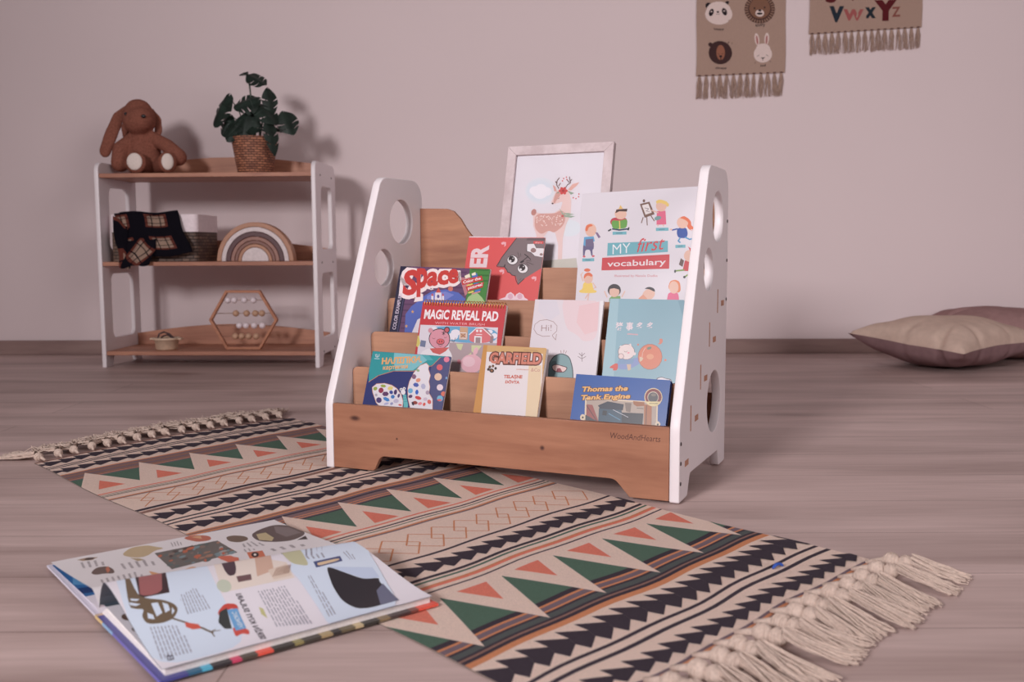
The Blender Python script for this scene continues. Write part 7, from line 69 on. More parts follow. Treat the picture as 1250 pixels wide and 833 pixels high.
def attr_mat(name,rough,weave=0,spec=.4,var=.05,bump=0.0,scale=900,coat=0):
    """colour comes from the mesh's printed areas; noise gives grain of paper or cloth"""
    m,nt,b=newmat(name)
    at=N(nt,'ShaderNodeAttribute'); at.attribute_name='Col'
    tc=N(nt,'ShaderNodeTexCoord')
    nz=N(nt,'ShaderNodeTexNoise',Scale=scale,Detail=3)
    mr=N(nt,'ShaderNodeMapRange'); mr.inputs['From Min'].default_value=.3; mr.inputs['From Max'].default_value=.7
    mr.inputs['To Min'].default_value=1-var; mr.inputs['To Max'].default_value=1+var
    mx=N(nt,'ShaderNodeVectorMath',operation='SCALE')
    nt.links.new(tc.outputs['Object'],nz.inputs['Vector']); nt.links.new(nz.outputs['Fac'],mr.inputs['Value'])
    nt.links.new(at.outputs['Color'],mx.inputs[0]); nt.links.new(mr.outputs[0],mx.inputs['Scale'])
    nt.links.new(mx.outputs[0],b.inputs['Base Color'])
    b.inputs['Roughness'].default_value=rough; b.inputs['Specular IOR Level'].default_value=spec
    if coat: b.inputs['Coat Weight'].default_value=coat; b.inputs['Coat Roughness'].default_value=.18
    if bump:
        bp=N(nt,'ShaderNodeBump',Strength=bump,Distance=.0012)
        src=nz.outputs['Fac']
        if weave:
            wv=N(nt,'ShaderNodeTexWave',Scale=weave); wv.bands_direction='X'
            wv2=N(nt,'ShaderNodeTexWave',Scale=weave); wv2.bands_direction='Y'
            ad=N(nt,'ShaderNodeMath',operation='ADD')
            nt.links.new(tc.outputs['Object'],wv.inputs['Vector']); nt.links.new(tc.outputs['Object'],wv2.inputs['Vector'])
            nt.links.new(wv.outputs['Fac'],ad.inputs[0]); nt.links.new(wv2.outputs['Fac'],ad.inputs[1]); src=ad.outputs[0]
        nt.links.new(src,bp.inputs['Height']); nt.links.new(bp.outputs[0],b.inputs['Normal'])
    return m
def wood(name,c1,c2,rough=.45,axis=0,k=1.35,knots=False,scale=1.0):
    m,nt,b=newmat(name)
    tc=N(nt,'ShaderNodeTexCoord'); mp=N(nt,'ShaderNodeMapping')
    s=[14*scale]*3; s[axis]=1.6*scale; mp.inputs['Scale'].default_value=s
    n1=N(nt,'ShaderNodeTexNoise',Scale=1.7,Detail=6,Distortion=.6)
    n2=N(nt,'ShaderNodeTexNoise',Scale=9.0,Detail=4)
    cr=N(nt,'ShaderNodeValToRGB'); e=cr.color_ramp.elements
    e[0].position=.32; e[0].color=L3(c2,k)+(1,); e[1].position=.66; e[1].color=L3(c1,k)+(1,)
    ad=N(nt,'ShaderNodeMath',operation='MULTIPLY_ADD'); ad.inputs[1].default_value=.35
    sb=N(nt,'ShaderNodeMath',operation='SUBTRACT'); sb.inputs[1].default_value=.17
    nt.links.new(tc.outputs['Object'],mp.inputs[0])
    for n in (n1,n2): nt.links.new(mp.outputs[0],n.inputs['Vector'])
    nt.links.new(n2.outputs['Fac'],ad.inputs[0]); nt.links.new(n1.outputs['Fac'],ad.inputs[2])
    nt.links.new(ad.outputs[0],sb.inputs[0]); nt.links.new(sb.outputs[0],cr.inputs[0])
    out=cr.outputs[0]
    if knots:
        for (kx,kz,r,al) in knots:
            sp=N(nt,'ShaderNodeVectorMath',operation='SUBTRACT'); sp.inputs[1].default_value=(kx,0,kz)
            m2=N(nt,'ShaderNodeVectorMath',operation='MULTIPLY'); m2.inputs[1].default_value=(al,0,1)
            ln=N(nt,'ShaderNodeVectorMath',operation='LENGTH')
            mr=N(nt,'ShaderNodeMapRange'); mr.inputs['From Min'].default_value=r*.3; mr.inputs['From Max'].default_value=r
            mx=N(nt,'ShaderNodeMix',data_type='RGBA')
            mx.inputs['A'].default_value=L3((84,46,38),k)+(1,)
            nt.links.new(tc.outputs['Object'],sp.inputs[0]); nt.links.new(sp.outputs[0],m2.inputs[0]); nt.links.new(m2.outputs[0],ln.inputs[0])
            nt.links.new(ln.outputs['Value'],mr.inputs['Value']); nt.links.new(mr.outputs[0],mx.inputs['Factor']); nt.links.new(out,mx.inputs['B'])
            out=mx.outputs['Result']
    nt.links.new(out,b.inputs['Base Color'])
    b.inputs['Roughness'].default_value=rough; b.inputs['Specular IOR Level'].default_value=.35
    return m
M={}
M['white']=plain('painted_white_board',(214,205,208),.45,1.2,.015,8)
M['front']=wood('alder_plywood_front',(184,124,92),(160,102,74),.42,0,.84,knots=[(.46,.079,.006,1),(.053,.107,.007,.45),(.15,.072,.003,1)])
M['ply']=wood('alder_plywood',(180,130,100),(158,108,82),.5,0,1.05)
M['ply2']=wood('alder_plywood_back',(182,126,92),(152,98,72),.5,0,1.0)
M['shelfwood']=wood('birch_shelf_board',(186,128,100),(158,102,80),.5,0,1.05)
M['edge']=plain('plywood_edge',(170,118,92),.6,1.2,.2,60)
M['screw']=plain('dark_screw',(74,62,66),.4,1.0,.1,50,metal=.6)
M['slot']=plain('slot_shadow_gap',(120,84,72),.8,1.0,.1,60)
M['engrave']=plain('burnt_lettering',(86,48,42),.8,1.0,.1,60)
M['cover']=attr_mat('printed_cover',.34,var=.02,spec=.4)
M['pages']=plain('page_block',(216,208,206),.8,1.2,.08,400,stretch=(1,1,1))
M['paper']=attr_mat('printed_page',.42,var=.015,spec=.35)
M['rug']=attr_mat('woven_cotton',.95,weave=420,spec=.08,var=.12,bump=.5,scale=700)
M['banner']=attr_mat('banner_linen',.95,weave=500,spec=.05,var=.08,bump=.3,scale=500)
M['cotton']=plain('cotton_yarn',(190,168,155),.95,1.15,.12,300,spec=.1)
M['jute']=plain('linen_yarn',(158,130,116),.95,1.2,.15,300,spec=.05)
M['gold']=plain('gold_wire',(200,140,76),.35,1.3,.05,50,metal=.7)
M['frame']=wood('pale_washed_wood',(204,186,188),(186,166,168),.55,2,1.0)
M['fur']=plain('brown_plush',(132,78,62),1.0,1.08,.2,160,bump=.8,spec=.05)
M['pad']=plain('white_plush_pad',(208,194,186),1.0,1.2,.06,200,bump=.4,spec=.05)
M['black']=plain('black_bead',(22,16,20),.25,1.0,.1,30)
M['leaf']=plain('monstera_leaf',(26,44,35),.5,.8,.45,25,spec=.3)
M['stem']=plain('plant_stem',(46,58,44),.5,1.0,.2,60)
M['soil']=plain('dark_moss',(34,34,32),.95,1.0,.4,80,bump=.6)
M['linen']=plain('white_liner_cloth',(208,194,198),.95,1.4,.06,80,spec=.05)
M['linen2']=plain('grey_liner_cloth',(146,124,124),.95,1.1,.06,80,spec=.05)
M['arch0']=plain('arch_tan',(176,122,92),.5,1.0,.08,60); M['arch1']=plain('arch_cream',(212,196,196),.5,1.0,.1,90)
M['arch2']=plain('arch_plum',(84,44,48),.5,1.0,.1,60); M['arch3']=plain('arch_brown',(128,82,70),.5,1.0,.1,60)
M['arch4']=plain('arch_rose',(150,102,88),.5,1.0,.1,60)
M['beadw']=plain('white_bead',(206,192,196),.4,1.25,.03,60); M['beadt']=plain('natural_bead',(176,136,108),.5,1.2,.12,60)
M['hex']=wood('hexagon_frame_wood',(176,116,84),(152,94,66),.5,0,1.2,scale=2)
M['wire']=plain('thin_rod',(150,110,90),.4,1.1,.1,60)
M['cream']=plain('cream_wooden_bowl',(200,172,146),.5,1.2,.12,50)
M['leather']=plain('dark_leather_strap',(70,46,48),.5,1.1,.2,60)
M['cush_top']=plain('beige_cushion_cotton',(178,154,140),.95,1.35,.07,35,spec=.05,bump=.15)
M['cush_low']=plain('mauve_cushion_cotton',(124,96,98),.95,1.35,.08,35,spec=.05,bump=.15)
M['cush2']=plain('brown_cushion_cotton',(136,104,102),.95,1.35,.08,35,spec=.05,bump=.15)
M['blue']=plain('blue_plastic',(20,70,160),.35,1.2,.05,50)
# wall
def wall_mat():
    m,nt,b=newmat('matt_wall_paint')
    tc=N(nt,'ShaderNodeTexCoord'); nz=N(nt,'ShaderNodeTexNoise',Scale=1.3,Detail=2)
    cr=N(nt,'ShaderNodeValToRGB'); e=cr.color_ramp.elements; a=L3((196,180,181),1.35)
    e[0].position=.3; e[1].position=.7; e[0].color=tuple(v*.985 for v in a)+(1,); e[1].color=tuple(v*1.015 for v in a)+(1,)
    n2=N(nt,'ShaderNodeTexNoise',Scale=260,Detail=2); bp=N(nt,'ShaderNodeBump',Strength=.06,Distance=.001)
    nt.links.new(tc.outputs['Object'],nz.inputs['Vector']); nt.links.new(tc.outputs['Object'],n2.inputs['Vector'])
    nt.links.new(nz.outputs['Fac'],cr.inputs[0]); nt.links.new(cr.outputs[0],b.inputs['Base Color'])
    nt.links.new(n2.outputs['Fac'],bp.inputs['Height']); nt.links.new(bp.outputs[0],b.inputs['Normal'])
    b.inputs['Roughness'].default_value=.85; b.inputs['Specular IOR Level'].default_value=.2
    return m
def floor_mat():
    m,nt,b=newmat('laminate_planks')
    tc=N(nt,'ShaderNodeTexCoord')
    def noise(scale,vec,detail=6,dist=0.):
        mp=N(nt,'ShaderNodeMapping'); mp.inputs['Scale'].default_value=vec
        n=N(nt,'ShaderNodeTexNoise',Scale=scale,Detail=detail,Distortion=dist)
        nt.links.new(tc.outputs['Object'],mp.inputs[0]); nt.links.new(mp.outputs[0],n.inputs['Vector']); return n
    g1=noise(1.0,(1.0,9,1),7,.6); g2=noise(1.0,(6,110,1),4); g3=noise(1.0,(.8,2.4,1),4)
    # soft knots
    vo=N(nt,'ShaderNodeTexVoronoi',Scale=1.0); mpv=N(nt,'ShaderNodeMapping'); mpv.inputs['Scale'].default_value=(1.7,3.6,1)
    dn=noise(1.0,(9,26,1),4)
    add=N(nt,'ShaderNodeVectorMath',operation='MULTIPLY_ADD'); add.inputs[1].default_value=(.12,.12,0)
    nt.links.new(tc.outputs['Object'],mpv.inputs[0]); nt.links.new(dn.outputs['Color'],add.inputs[0]); nt.links.new(mpv.outputs[0],add.inputs[2]); nt.links.new(add.outputs[0],vo.inputs['Vector'])
    kr=N(nt,'ShaderNodeMapRange'); kr.inputs['From Min'].default_value=.02; kr.inputs['From Max'].default_value=.16; kr.inputs['To Min'].default_value=-.16; kr.inputs['To Max'].default_value=0
    nt.links.new(vo.outputs['Distance'],kr.inputs['Value'])
    a=N(nt,'ShaderNodeMath',operation='MULTIPLY_ADD'); a.inputs[1].default_value=.30
    nt.links.new(g2.outputs['Fac'],a.inputs[0]); nt.links.new(g1.outputs['Fac'],a.inputs[2])
    a2=N(nt,'ShaderNodeMath',operation='MULTIPLY_ADD'); a2.inputs[1].default_value=.5
    nt.links.new(g3.outputs['Fac'],a2.inputs[0]); nt.links.new(a.outputs[0],a2.inputs[2])
    a3=N(nt,'ShaderNodeMath',operation='ADD'); nt.links.new(a2.outputs[0],a3.inputs[0]); nt.links.new(kr.outputs[0],a3.inputs[1])
    sb=N(nt,'ShaderNodeMath',operation='SUBTRACT'); sb.inputs[1].default_value=.40; nt.links.new(a3.outputs[0],sb.inputs[0])
    cr=N(nt,'ShaderNodeValToRGB'); e=cr.color_ramp.elements
    e[0].position=.18; e[0].color=L3((144,119,113),1.2)+(1,); e[1].position=.74; e[1].color=L3((194,169,164),1.26)+(1,)
    nt.links.new(sb.outputs[0],cr.inputs[0])
    # planks
    br=N(nt,'ShaderNodeTexBrick'); br.offset=.37; br.inputs['Scale'].default_value=1.0
    br.inputs['Mortar Size'].default_value=.0012; br.inputs['Brick Width'].default_value=2.6; br.inputs['Row Height'].default_value=.192
    br.inputs['Color1'].default_value=(.93,.93,.93,1); br.inputs['Color2'].default_value=(1.04,1.04,1.04,1); br.inputs['Mortar'].default_value=(.55,.52,.5,1); br.inputs['Mortar Smooth'].default_value=.3
    mpb=N(nt,'ShaderNodeMapping'); mpb.inputs['Location'].default_value=(.31,.045,0)
    nt.links.new(tc.outputs['Object'],mpb.inputs[0]); nt.links.new(mpb.outputs[0],br.inputs['Vector'])
    mu=N(nt,'ShaderNodeVectorMath',operation='MULTIPLY'); nt.links.new(cr.outputs[0],mu.inputs[0]); nt.links.new(br.outputs['Color'],mu.inputs[1])
    nt.links.new(mu.outputs[0],b.inputs['Base Color'])
    bp=N(nt,'ShaderNodeBump',Strength=.12,Distance=.001); nt.links.new(a.outputs[0],bp.inputs['Height']); nt.links.new(bp.outputs[0],b.inputs['Normal'])
    b.inputs['Roughness'].default_value=.5; b.inputs['Specular IOR Level'].default_value=.4
    return m
def wicker_mat(name,c1,c2,sx,sz):
    m,nt,b=newmat(name)
    tc=N(nt,'ShaderNodeTexCoord'); br=N(nt,'ShaderNodeTexBrick'); br.offset=.5
    br.inputs['Scale'].default_value=1; br.inputs['Brick Width'].default_value=sx; br.inputs['Row Height'].default_value=sz; br.inputs['Mortar Size'].default_value=sz*.16; br.inputs['Mortar Smooth'].default_value=.6
    br.inputs['Color1'].default_value=L3(c1,1.3)+(1,); br.inputs['Color2'].default_value=L3(c2,1.3)+(1,); br.inputs['Mortar'].default_value=L3((44,28,24),1)+(1,)
    bp=N(nt,'ShaderNodeBump',Strength=.8,Distance=.004); bp.invert=True
    nt.links.new(tc.outputs['UV'],br.inputs['Vector']); nt.links.new(br.outputs['Color'],b.inputs['Base Color'])
    nt.links.new(br.outputs['Fac'],bp.inputs['Height']); nt.links.new(bp.outputs[0],b.inputs['Normal'])
    b.inputs['Roughness'].default_value=.6
    return m
M['wicker']=wicker_mat('rattan_weave',(168,106,74),(120,70,50),.022,.009)
M['rope']=wicker_mat('dark_rope_weave',(112,86,70),(74,56,50),.03,.012)
def plaid_mat():
    m,nt,b=newmat('tartan_flannel')
    tc=N(nt,'ShaderNodeTexCoord'); sx=N(nt,'ShaderNodeSeparateXYZ'); nt.links.new(tc.outputs['UV'],sx.inputs[0])
    def ramp(src,stops,interp='CONSTANT'):
        fr=N(nt,'ShaderNodeMath',operation='FRACT'); nt.links.new(src,fr.inputs[0])
        r=N(nt,'ShaderNodeValToRGB'); r.color_ramp.interpolation=interp
        el=r.color_ramp.elements
        while len(el)>1: el.remove(el[-1])
        el[0].position=stops[0][0]; el[0].color=(stops[0][1],)*3+(1,)
        for p,v in stops[1:]:
            x=el.new(p); x.color=(v,)*3+(1,)
        nt.links.new(fr.outputs[0],r.inputs[0]); return r.outputs[0]
    big=[(0,1),(.58,0)]; thin=[(0,0),(.16,1),(.185,0),(.38,1),(.405,0)]; fine=[(0,.0),(.08,.5),(.12,0),(.38,.5),(.42,0)]
    bx,by=ramp(sx.outputs['X'],big),ramp(sx.outputs['Y'],big)
    tx,ty=ramp(sx.outputs['X'],thin),ramp(sx.outputs['Y'],thin)
    fx,fy=ramp(sx.outputs['X'],fine),ramp(sx.outputs['Y'],fine)
    edge=[(0,1),(.07,0),(.51,1),(.58,0)]; ex,ey=ramp(sx.outputs['X'],edge),ramp(sx.outputs['Y'],edge)
    def mix(f,a,bb):
        x=N(nt,'ShaderNodeMix',data_type='RGBA')
        nt.links.new(f,x.inputs['Factor'])
        for s,v in (('A',a),('B',bb)):
            if isinstance(v,tuple): x.inputs[s].default_value=v+(1,)
            else: nt.links.new(v,x.inputs[s])
        return x.outputs['Result']
    def mul(a,bb):
        x=N(nt,'ShaderNodeMath',operation='MULTIPLY'); nt.links.new(a,x.inputs[0]); nt.links.new(bb,x.inputs[1]); return x.outputs[0]
    def mx(a,bb):
        x=N(nt,'ShaderNodeMath',operation='MAXIMUM'); nt.links.new(a,x.inputs[0]); nt.links.new(bb,x.inputs[1]); return x.outputs[0]
    cream=L3((190,160,140),1.2); rust=L3((130,66,54),1.1); blk=L3((26,22,34),1)
    c=mix(mx(fx,fy),cream,L3((150,120,110),1.1)); c=mix(mx(ex,ey),c,rust); c=mix(mx(tx,ty),c,blk)
    c=mix(mul(bx,by),blk,c)
    nt.links.new(c,b.inputs['Base Color']); b.inputs['Roughness'].default_value=.95; b.inputs['Specular IOR Level'].default_value=.05
    return m
M['plaid']=plaid_mat()
# ------------------------------------------------------------------ object helpers
def link(name,me,mat,parent=None,loc=None,rot=None):
    o=bpy.data.objects.new(name,me); COL.objects.link(o)
    if mat is not None and not me.materials: me.materials.append(M[mat] if isinstance(mat,str) else mat)
    if parent: o.parent=parent
    if loc: o.location=loc
    if rot: o.rotation_euler=rot
    return o
def tag(o,label,cat,group=None):
    o['label']=label; o['category']=cat
    if group: o['group']=group
    return o
def thing(name,label,cat,loc=(0,0,0),rotz=0,group=None,mat4=None):
    o=bpy.data.objects.new(name,None); COL.objects.link(o); o.empty_display_size=.02
    if mat4 is not None: o.matrix_world=mat4
    else: o.location=loc; o.rotation_euler=(0,0,rotz)
    return tag(o,label,cat,group)
def smooth(me,ang=None):
    for p in me.polygons: p.use_smooth=True
    if ang is not None:
        bm=bmesh.new(); bm.from_mesh(me)
        for e in bm.edges:
            e.smooth = not (len(e.link_faces)==2 and e.calc_face_angle(0)>ang)
        bm.to_mesh(me); bm.free()
    return me
def bm_mesh(bm,name='m'):
    me=bpy.data.meshes.new(name); bm.normal_update(); bm.to_mesh(me); bm.free(); return me
def add_box(bm,c,s,bev=0,mat=None):
    r=bmesh.ops.create_cube(bm,size=1.0)
    vs=r['verts']
    for v in vs: v.co=Vector((v.co.x*s[0]+c[0],v.co.y*s[1]+c[1],v.co.z*s[2]+c[2]))
    if bev:
        es={e for v in vs for e in v.link_edges}
        bmesh.ops.bevel(bm,geom=list(es),offset=bev,segments=2,affect='EDGES',profile=.5)
def box(c,s,bev=0):
    bm=bmesh.new(); add_box(bm,c,s,bev); return bm_mesh(bm)
def tube(bm,pts,r,n=8,cap=True):
    """tube through points, r scalar or list"""
    P=[Vector(p) for p in pts]; rr=r if isinstance(r,(list,tuple)) else [r]*len(P)
    rings=[]; up=Vector((0,0,1))
    for i,p in enumerate(P):
        t=(P[min(i+1,len(P)-1)]-P[max(i-1,0)])
        if t.length<1e-9: t=Vector((0,0,1))
        t.normalize()
        if i==0:
            a=t.orthogonal().normalized()
        else:
            a=(a-t*a.dot(t))
            a=a.normalized() if a.length>1e-6 else t.orthogonal().normalized()
        b=t.cross(a)
        rings.append([bm.verts.new(p+(a*math.cos(2*PI*k/n)+b*math.sin(2*PI*k/n))*rr[i]) for k in range(n)])
    for i in range(len(rings)-1):
        for k in range(n):
            f=bm.faces.new((rings[i][k],rings[i][(k+1)%n],rings[i+1][(k+1)%n],rings[i+1][k])); f.smooth=True
    if cap:
        bm.faces.new(rings[0][::-1]); bm.faces.new(rings[-1])
def ellipsoid(bm,c,r,rot=None,seg=20,rings=12):
    M4=Matrix.Translation(Vector(c))
    if rot is not None: M4=M4@rot.to_4x4()
    M4=M4@Matrix.Diagonal((r[0],r[1],r[2],1))
    res=bmesh.ops.create_uvsphere(bm,u_segments=seg,v_segments=rings,radius=1,matrix=M4)
    for v in res['verts']:
        for f in v.link_faces: f.smooth=True
def eval_mesh(o):
    dg=bpy.context.evaluated_depsgraph_get(); dg.update()
    me=bpy.data.meshes.new_from_object(o.evaluated_get(dg)); return me
def panel(outline,holes,th,bev=.0015,res=1):
    """flat board in local XY with holes, thickness th along Z (centred)"""
    cu=bpy.data.curves.new('c','CURVE'); cu.dimensions='2D'; cu.fill_mode='BOTH'; cu.extrude=max(th/2-bev,1e-5); cu.bevel_depth=bev; cu.bevel_resolution=1
    cu.offset=-bev
    for pts in [outline]+holes:
        s=cu.splines.new('POLY'); s.points.add(len(pts)-1)
        for i,p in enumerate(pts): s.points[i].co=(p[0],p[1],0,1)
        s.use_cyclic_u=True
    o=bpy.data.objects.new('c',cu); COL.objects.link(o)
    me=eval_mesh(o); bpy.data.objects.remove(o); bpy.data.curves.remove(cu)
    me.materials.clear()
    return smooth(me,.5)
def rounded(pts,rad,n=6):
    """polygon with rounded corners: rad list or scalar"""
    out=[]; m=len(pts)
    for i in range(m):
        r=rad[i] if isinstance(rad,(list,tuple)) else rad
        p=Vector(pts[i]); a=Vector(pts[i-1]); b=Vector(pts[(i+1)%m])
        if r<=0: out.append(tuple(p)); continue
        u=(a-p).normalized(); v=(b-p).normalized(); ang=u.angle(v)
        d=min(r/math.tan(ang/2),(a-p).length*.49,(b-p).length*.49); rr=d*math.tan(ang/2)
        c=p+(u+v).normalized()*(rr/math.sin(ang/2))
        s=p+u*d; e=p+v*d
        a0=math.atan2(s.y-c.y,s.x-c.x); a1=math.atan2(e.y-c.y,e.x-c.x)
        da=(a1-a0+PI)%(2*PI)-PI
        for k in range(n+1): t=a0+da*k/n; out.append((c.x+rr*math.cos(t),c.y+rr*math.sin(t)))
    return out
def circ(cx,cy,r,n=40,ry=None): return [(cx+r*math.cos(2*PI*k/n),cy+(ry or r)*math.sin(2*PI*k/n)) for k in range(n)]
def xform(me,m4): me.transform(m4); me.update(); return me
# YZ-board: local (x->v, y->w) placed at u
def side_matrix(u): return Matrix(((0,0,1,u),(1,0,0,0),(0,1,0,0),(0,0,0,1)))
def front_matrix(v): return Matrix(((1,0,0,0),(0,0,-1,v),(0,1,0,0),(0,0,0,1)))
# ------------------------------------------------------------------ printed artwork
_tc={}
def text_geo(txt,bold):
    k=(txt,bold)
    if k in _tc: return _tc[k]
    cu=bpy.data.curves.new('t','FONT'); cu.body=txt; cu.size=1; cu.offset=bold if abs(bold)>.004 else 0; cu.resolution_u=3
    o=bpy.data.objects.new('t',cu); COL.objects.link(o); me=eval_mesh(o)
    v=[(a.co.x,a.co.y) for a in me.vertices]; f=[tuple(p.vertices) for p in me.polygons]
    bpy.data.objects.remove(o); bpy.data.curves.remove(cu); bpy.data.meshes.remove(me)
    _tc[k]=(v,f); return v,f
def cap_h(txt):
    return .73
def clip(poly,x0,y0,x1,y1):
    def side(pts,ins,inter):
        out=[]
        for i in range(len(pts)):
            a,b=pts[i-1],pts[i]; ia,ib=ins(a),ins(b)
            if ib:
                if not ia: out.append(inter(a,b))
                out.append(b)
            elif ia: out.append(inter(a,b))
        return out
    def ix(x): return lambda a,b:(x,a[1]+(b[1]-a[1])*(x-a[0])/(b[0]-a[0]))
    def iy(y): return lambda a,b:(a[0]+(b[0]-a[0])*(y-a[1])/(b[1]-a[1]),y)
    for ins,it in ((lambda p:p[0]>=x0,ix(x0)),(lambda p:p[0]<=x1,ix(x1)),(lambda p:p[1]>=y0,iy(y0)),(lambda p:p[1]<=y1,iy(y1))):
        if not poly: return poly
        poly=side(poly,ins,it)
    return poly
def tess(pts):
    vs=[Vector((p[0],p[1],0)) for p in pts]
    return [tuple(t) for t in tessellate_polygon([vs])]
class Art:
    """flat coloured shapes, stacked as thin printed layers; units metres"""
    def __init__(s,clip_rect=None): s.p=[]; s.clip=clip_rect
    def poly(s,c,pts):
        if s.clip: pts=clip(list(pts),*s.clip)
        q=[]
        for p in pts:
            if not q or abs(p[0]-q[-1][0])+abs(p[1]-q[-1][1])>1e-6: q.append(p)
        if len(q)<3: return
        s.add(c,q,tess(q))
    def add(s,c,v,f):
        if not f: return
        xs=[p[0] for p in v]; ys=[p[1] for p in v]
        s.p.append((c,v,f,(min(xs),min(ys),max(xs),max(ys))))
    def stroke(s,c,w,pts):
        v=[];f=[]; h=w/2
        for a,b in zip(pts,pts[1:]):
            dx,dy=b[0]-a[0],b[1]-a[1]; l=math.hypot(dx,dy)
            if l<1e-7: continue
            nx,ny=-dy/l*h,dx/l*h; ex,ey=dx/l*h*.5,dy/l*h*.5; n=len(v)
            v+=[(a[0]+nx-ex,a[1]+ny-ey),(a[0]-nx-ex,a[1]-ny-ey),(b[0]-nx+ex,b[1]-ny+ey),(b[0]+nx+ex,b[1]+ny+ey)]; f.append((n,n+1,n+2,n+3))
        if s.clip:
            x0,y0,x1,y1=s.clip
            f=[q for q in f if all(x0<=v[i][0]<=x1 and y0<=v[i][1]<=y1 for i in q)]
        s.add(c,v,f)
    def text(s,c,txt,a,b,h,bold=0,shear=0):
        v,f=text_geo(txt,bold)
        v0,_=text_geo(txt,0)
        x0=min(p[0] for p in v0); x1=max(p[0] for p in v0)
        w=math.hypot(b[0]-a[0],b[1]-a[1]); ux,uy=(b[0]-a[0])/w,(b[1]-a[1])/w
        low=max(p[1] for p in v0)
        sx=w/(x1-x0); sy=h/low
        out=[(a[0]+ux*((x-x0+y*shear*sy/sx)*sx)-uy*y*sy, a[1]+uy*((x-x0+y*shear*sy/sx)*sx)+ux*y*sy) for x,y in v]
        if s.clip:
            X0,Y0,X1,Y1=s.clip; f=[q for q in f if all(X0<=out[i][0]<=X1 and Y0<=out[i][1]<=Y1 for i in q)]
        s.add(c,out,f)
    def load(s,items,k=1.0,soft=False):
        for it in items:
            c=L3(PAL[it[1]],k)
            if it[0]=='P':
                a=it[2]; q=[(a[i]/1000,a[i+1]/1000) for i in range(0,len(a),2)]
                if soft and 6<=len(q)<=16:
                    for _ in range(2): q=[(u[0]*(1-f)+v[0]*f,u[1]*(1-f)+v[1]*f) for u,v in zip(q,q[1:]+q[:1]) for f in (.22,.78)]
                s.poly(c,q)
            elif it[0]=='S': a=it[3]; s.stroke(c,it[2]/1000,[(a[i]/1000,a[i+1]/1000) for i in range(0,len(a),2)])
            else:
                _,_,t,a,b,h,bo,sh=it; s.text(c,t,(a[0]/1000,a[1]/1000),(b[0]/1000,b[1]/1000),h/1000,bo,sh)
    def layers(s):
        L=[]
        for i,p in enumerate(s.p):
            b=p[3]; l=0
            for j in range(i):
                a=s.p[j][3]
                if L[j]>=l and a[0]<b[2] and a[2]>b[0] and a[1]<b[3] and a[3]>b[1]: l=L[j]+1
            L.append(l)
        return L
    def into(s,bm,cl,fn,dz=.00004,z0=.00006,cuts=None,mi=0):
        """fn(x,y,z)->Vector; cuts=(step_x,step_y) grid for bending"""
        for (c,v,f,bb),l in zip(s.p,s.layers()):
            z=z0+l*dz
            b2=bmesh.new() if cuts else bm
            vs=[b2.verts.new((x,y,0)) for x,y in v] if cuts else [bm.verts.new(fn(x,y,z)) for x,y in v]
            fs=[]
            for q in f:
                try: fs.append(b2.faces.new([vs[i] for i in q]))
                except ValueError: pass
            if cuts:
                for ax,st in ((0,cuts[0]),(1,cuts[1])):
                    lo,hi=bb[ax],bb[ax+2]; k=math.floor(lo/st)+1
                    while k*st<hi:
                        no=(1,0,0) if ax==0 else (0,1,0); co=(k*st,0,0) if ax==0 else (0,k*st,0)
                        bmesh.ops.bisect_plane(b2,geom=b2.verts[:]+b2.edges[:]+b2.faces[:],plane_co=co,plane_no=no); k+=1
                mp={}
                for vv in b2.verts: mp[vv]=bm.verts.new(fn(vv.co.x,vv.co.y,z))
                for ff in b2.faces:
                    try: nf=bm.faces.new([mp[a] for a in ff.verts])
                    except ValueError: continue
                    nf.material_index=mi
                    for lp in nf.loops: lp[cl]=c+(1,)
                b2.free()
            else:
                for nf in fs:
                    nf.material_index=mi
                    for lp in nf.loops: lp[cl]=c+(1,)
def col_layer(bm): return bm.loops.layers.float_color.new('Col')
def paint(bm,cl,c,faces=None):
    for f in (faces or bm.faces):
        for lp in f.loops: lp[cl]=c+(1,)
def orient_up(bm,up):
    for f in bm.faces:
        f.normal_update()
# ------------------------------------------------------------------ setting
wl=Vector((1,-.021,0)).normalized()
bm=bmesh.new()
vs=[bm.verts.new(p) for p in ((-6,-3,0),(6,-3,0),(6,4.10-.021*6,0),(-6,4.10+.021*6,0))]; bm.faces.new(vs)
r=bmesh.ops.extrude_face_region(bm,geom=bm.faces[:]); 
for v in r['geom']:
    if isinstance(v,bmesh.types.BMVert): v.co.z-=.05
bmesh.ops.recalc_face_normals(bm,faces=bm.faces[:])
fl=link('floor',bm_mesh(bm),floor_mat()); fl['kind']='structure'; fl.rotation_euler=(0,0,0)
wm=box((0,.05,1.35),(12,.1,2.7)); w=link('wall_back',wm,wall_mat()); w.location=(0,4.10,0); w.rotation_euler=(0,0,math.atan(-.021)); w['kind']='structure'
bm=bmesh.new(); add_box(bm,(0,-.0075,.0305),(12,.015,.061),.003)
b=link('baseboard_back',bm_mesh(bm),wood('laminate_skirting',(138,112,106),(118,92,88),.5,0,1.3,scale=.6)); b.location=(0,4.10,0.0); b.rotation_euler=(0,0,math.atan(-.021)); b['kind']='structure'
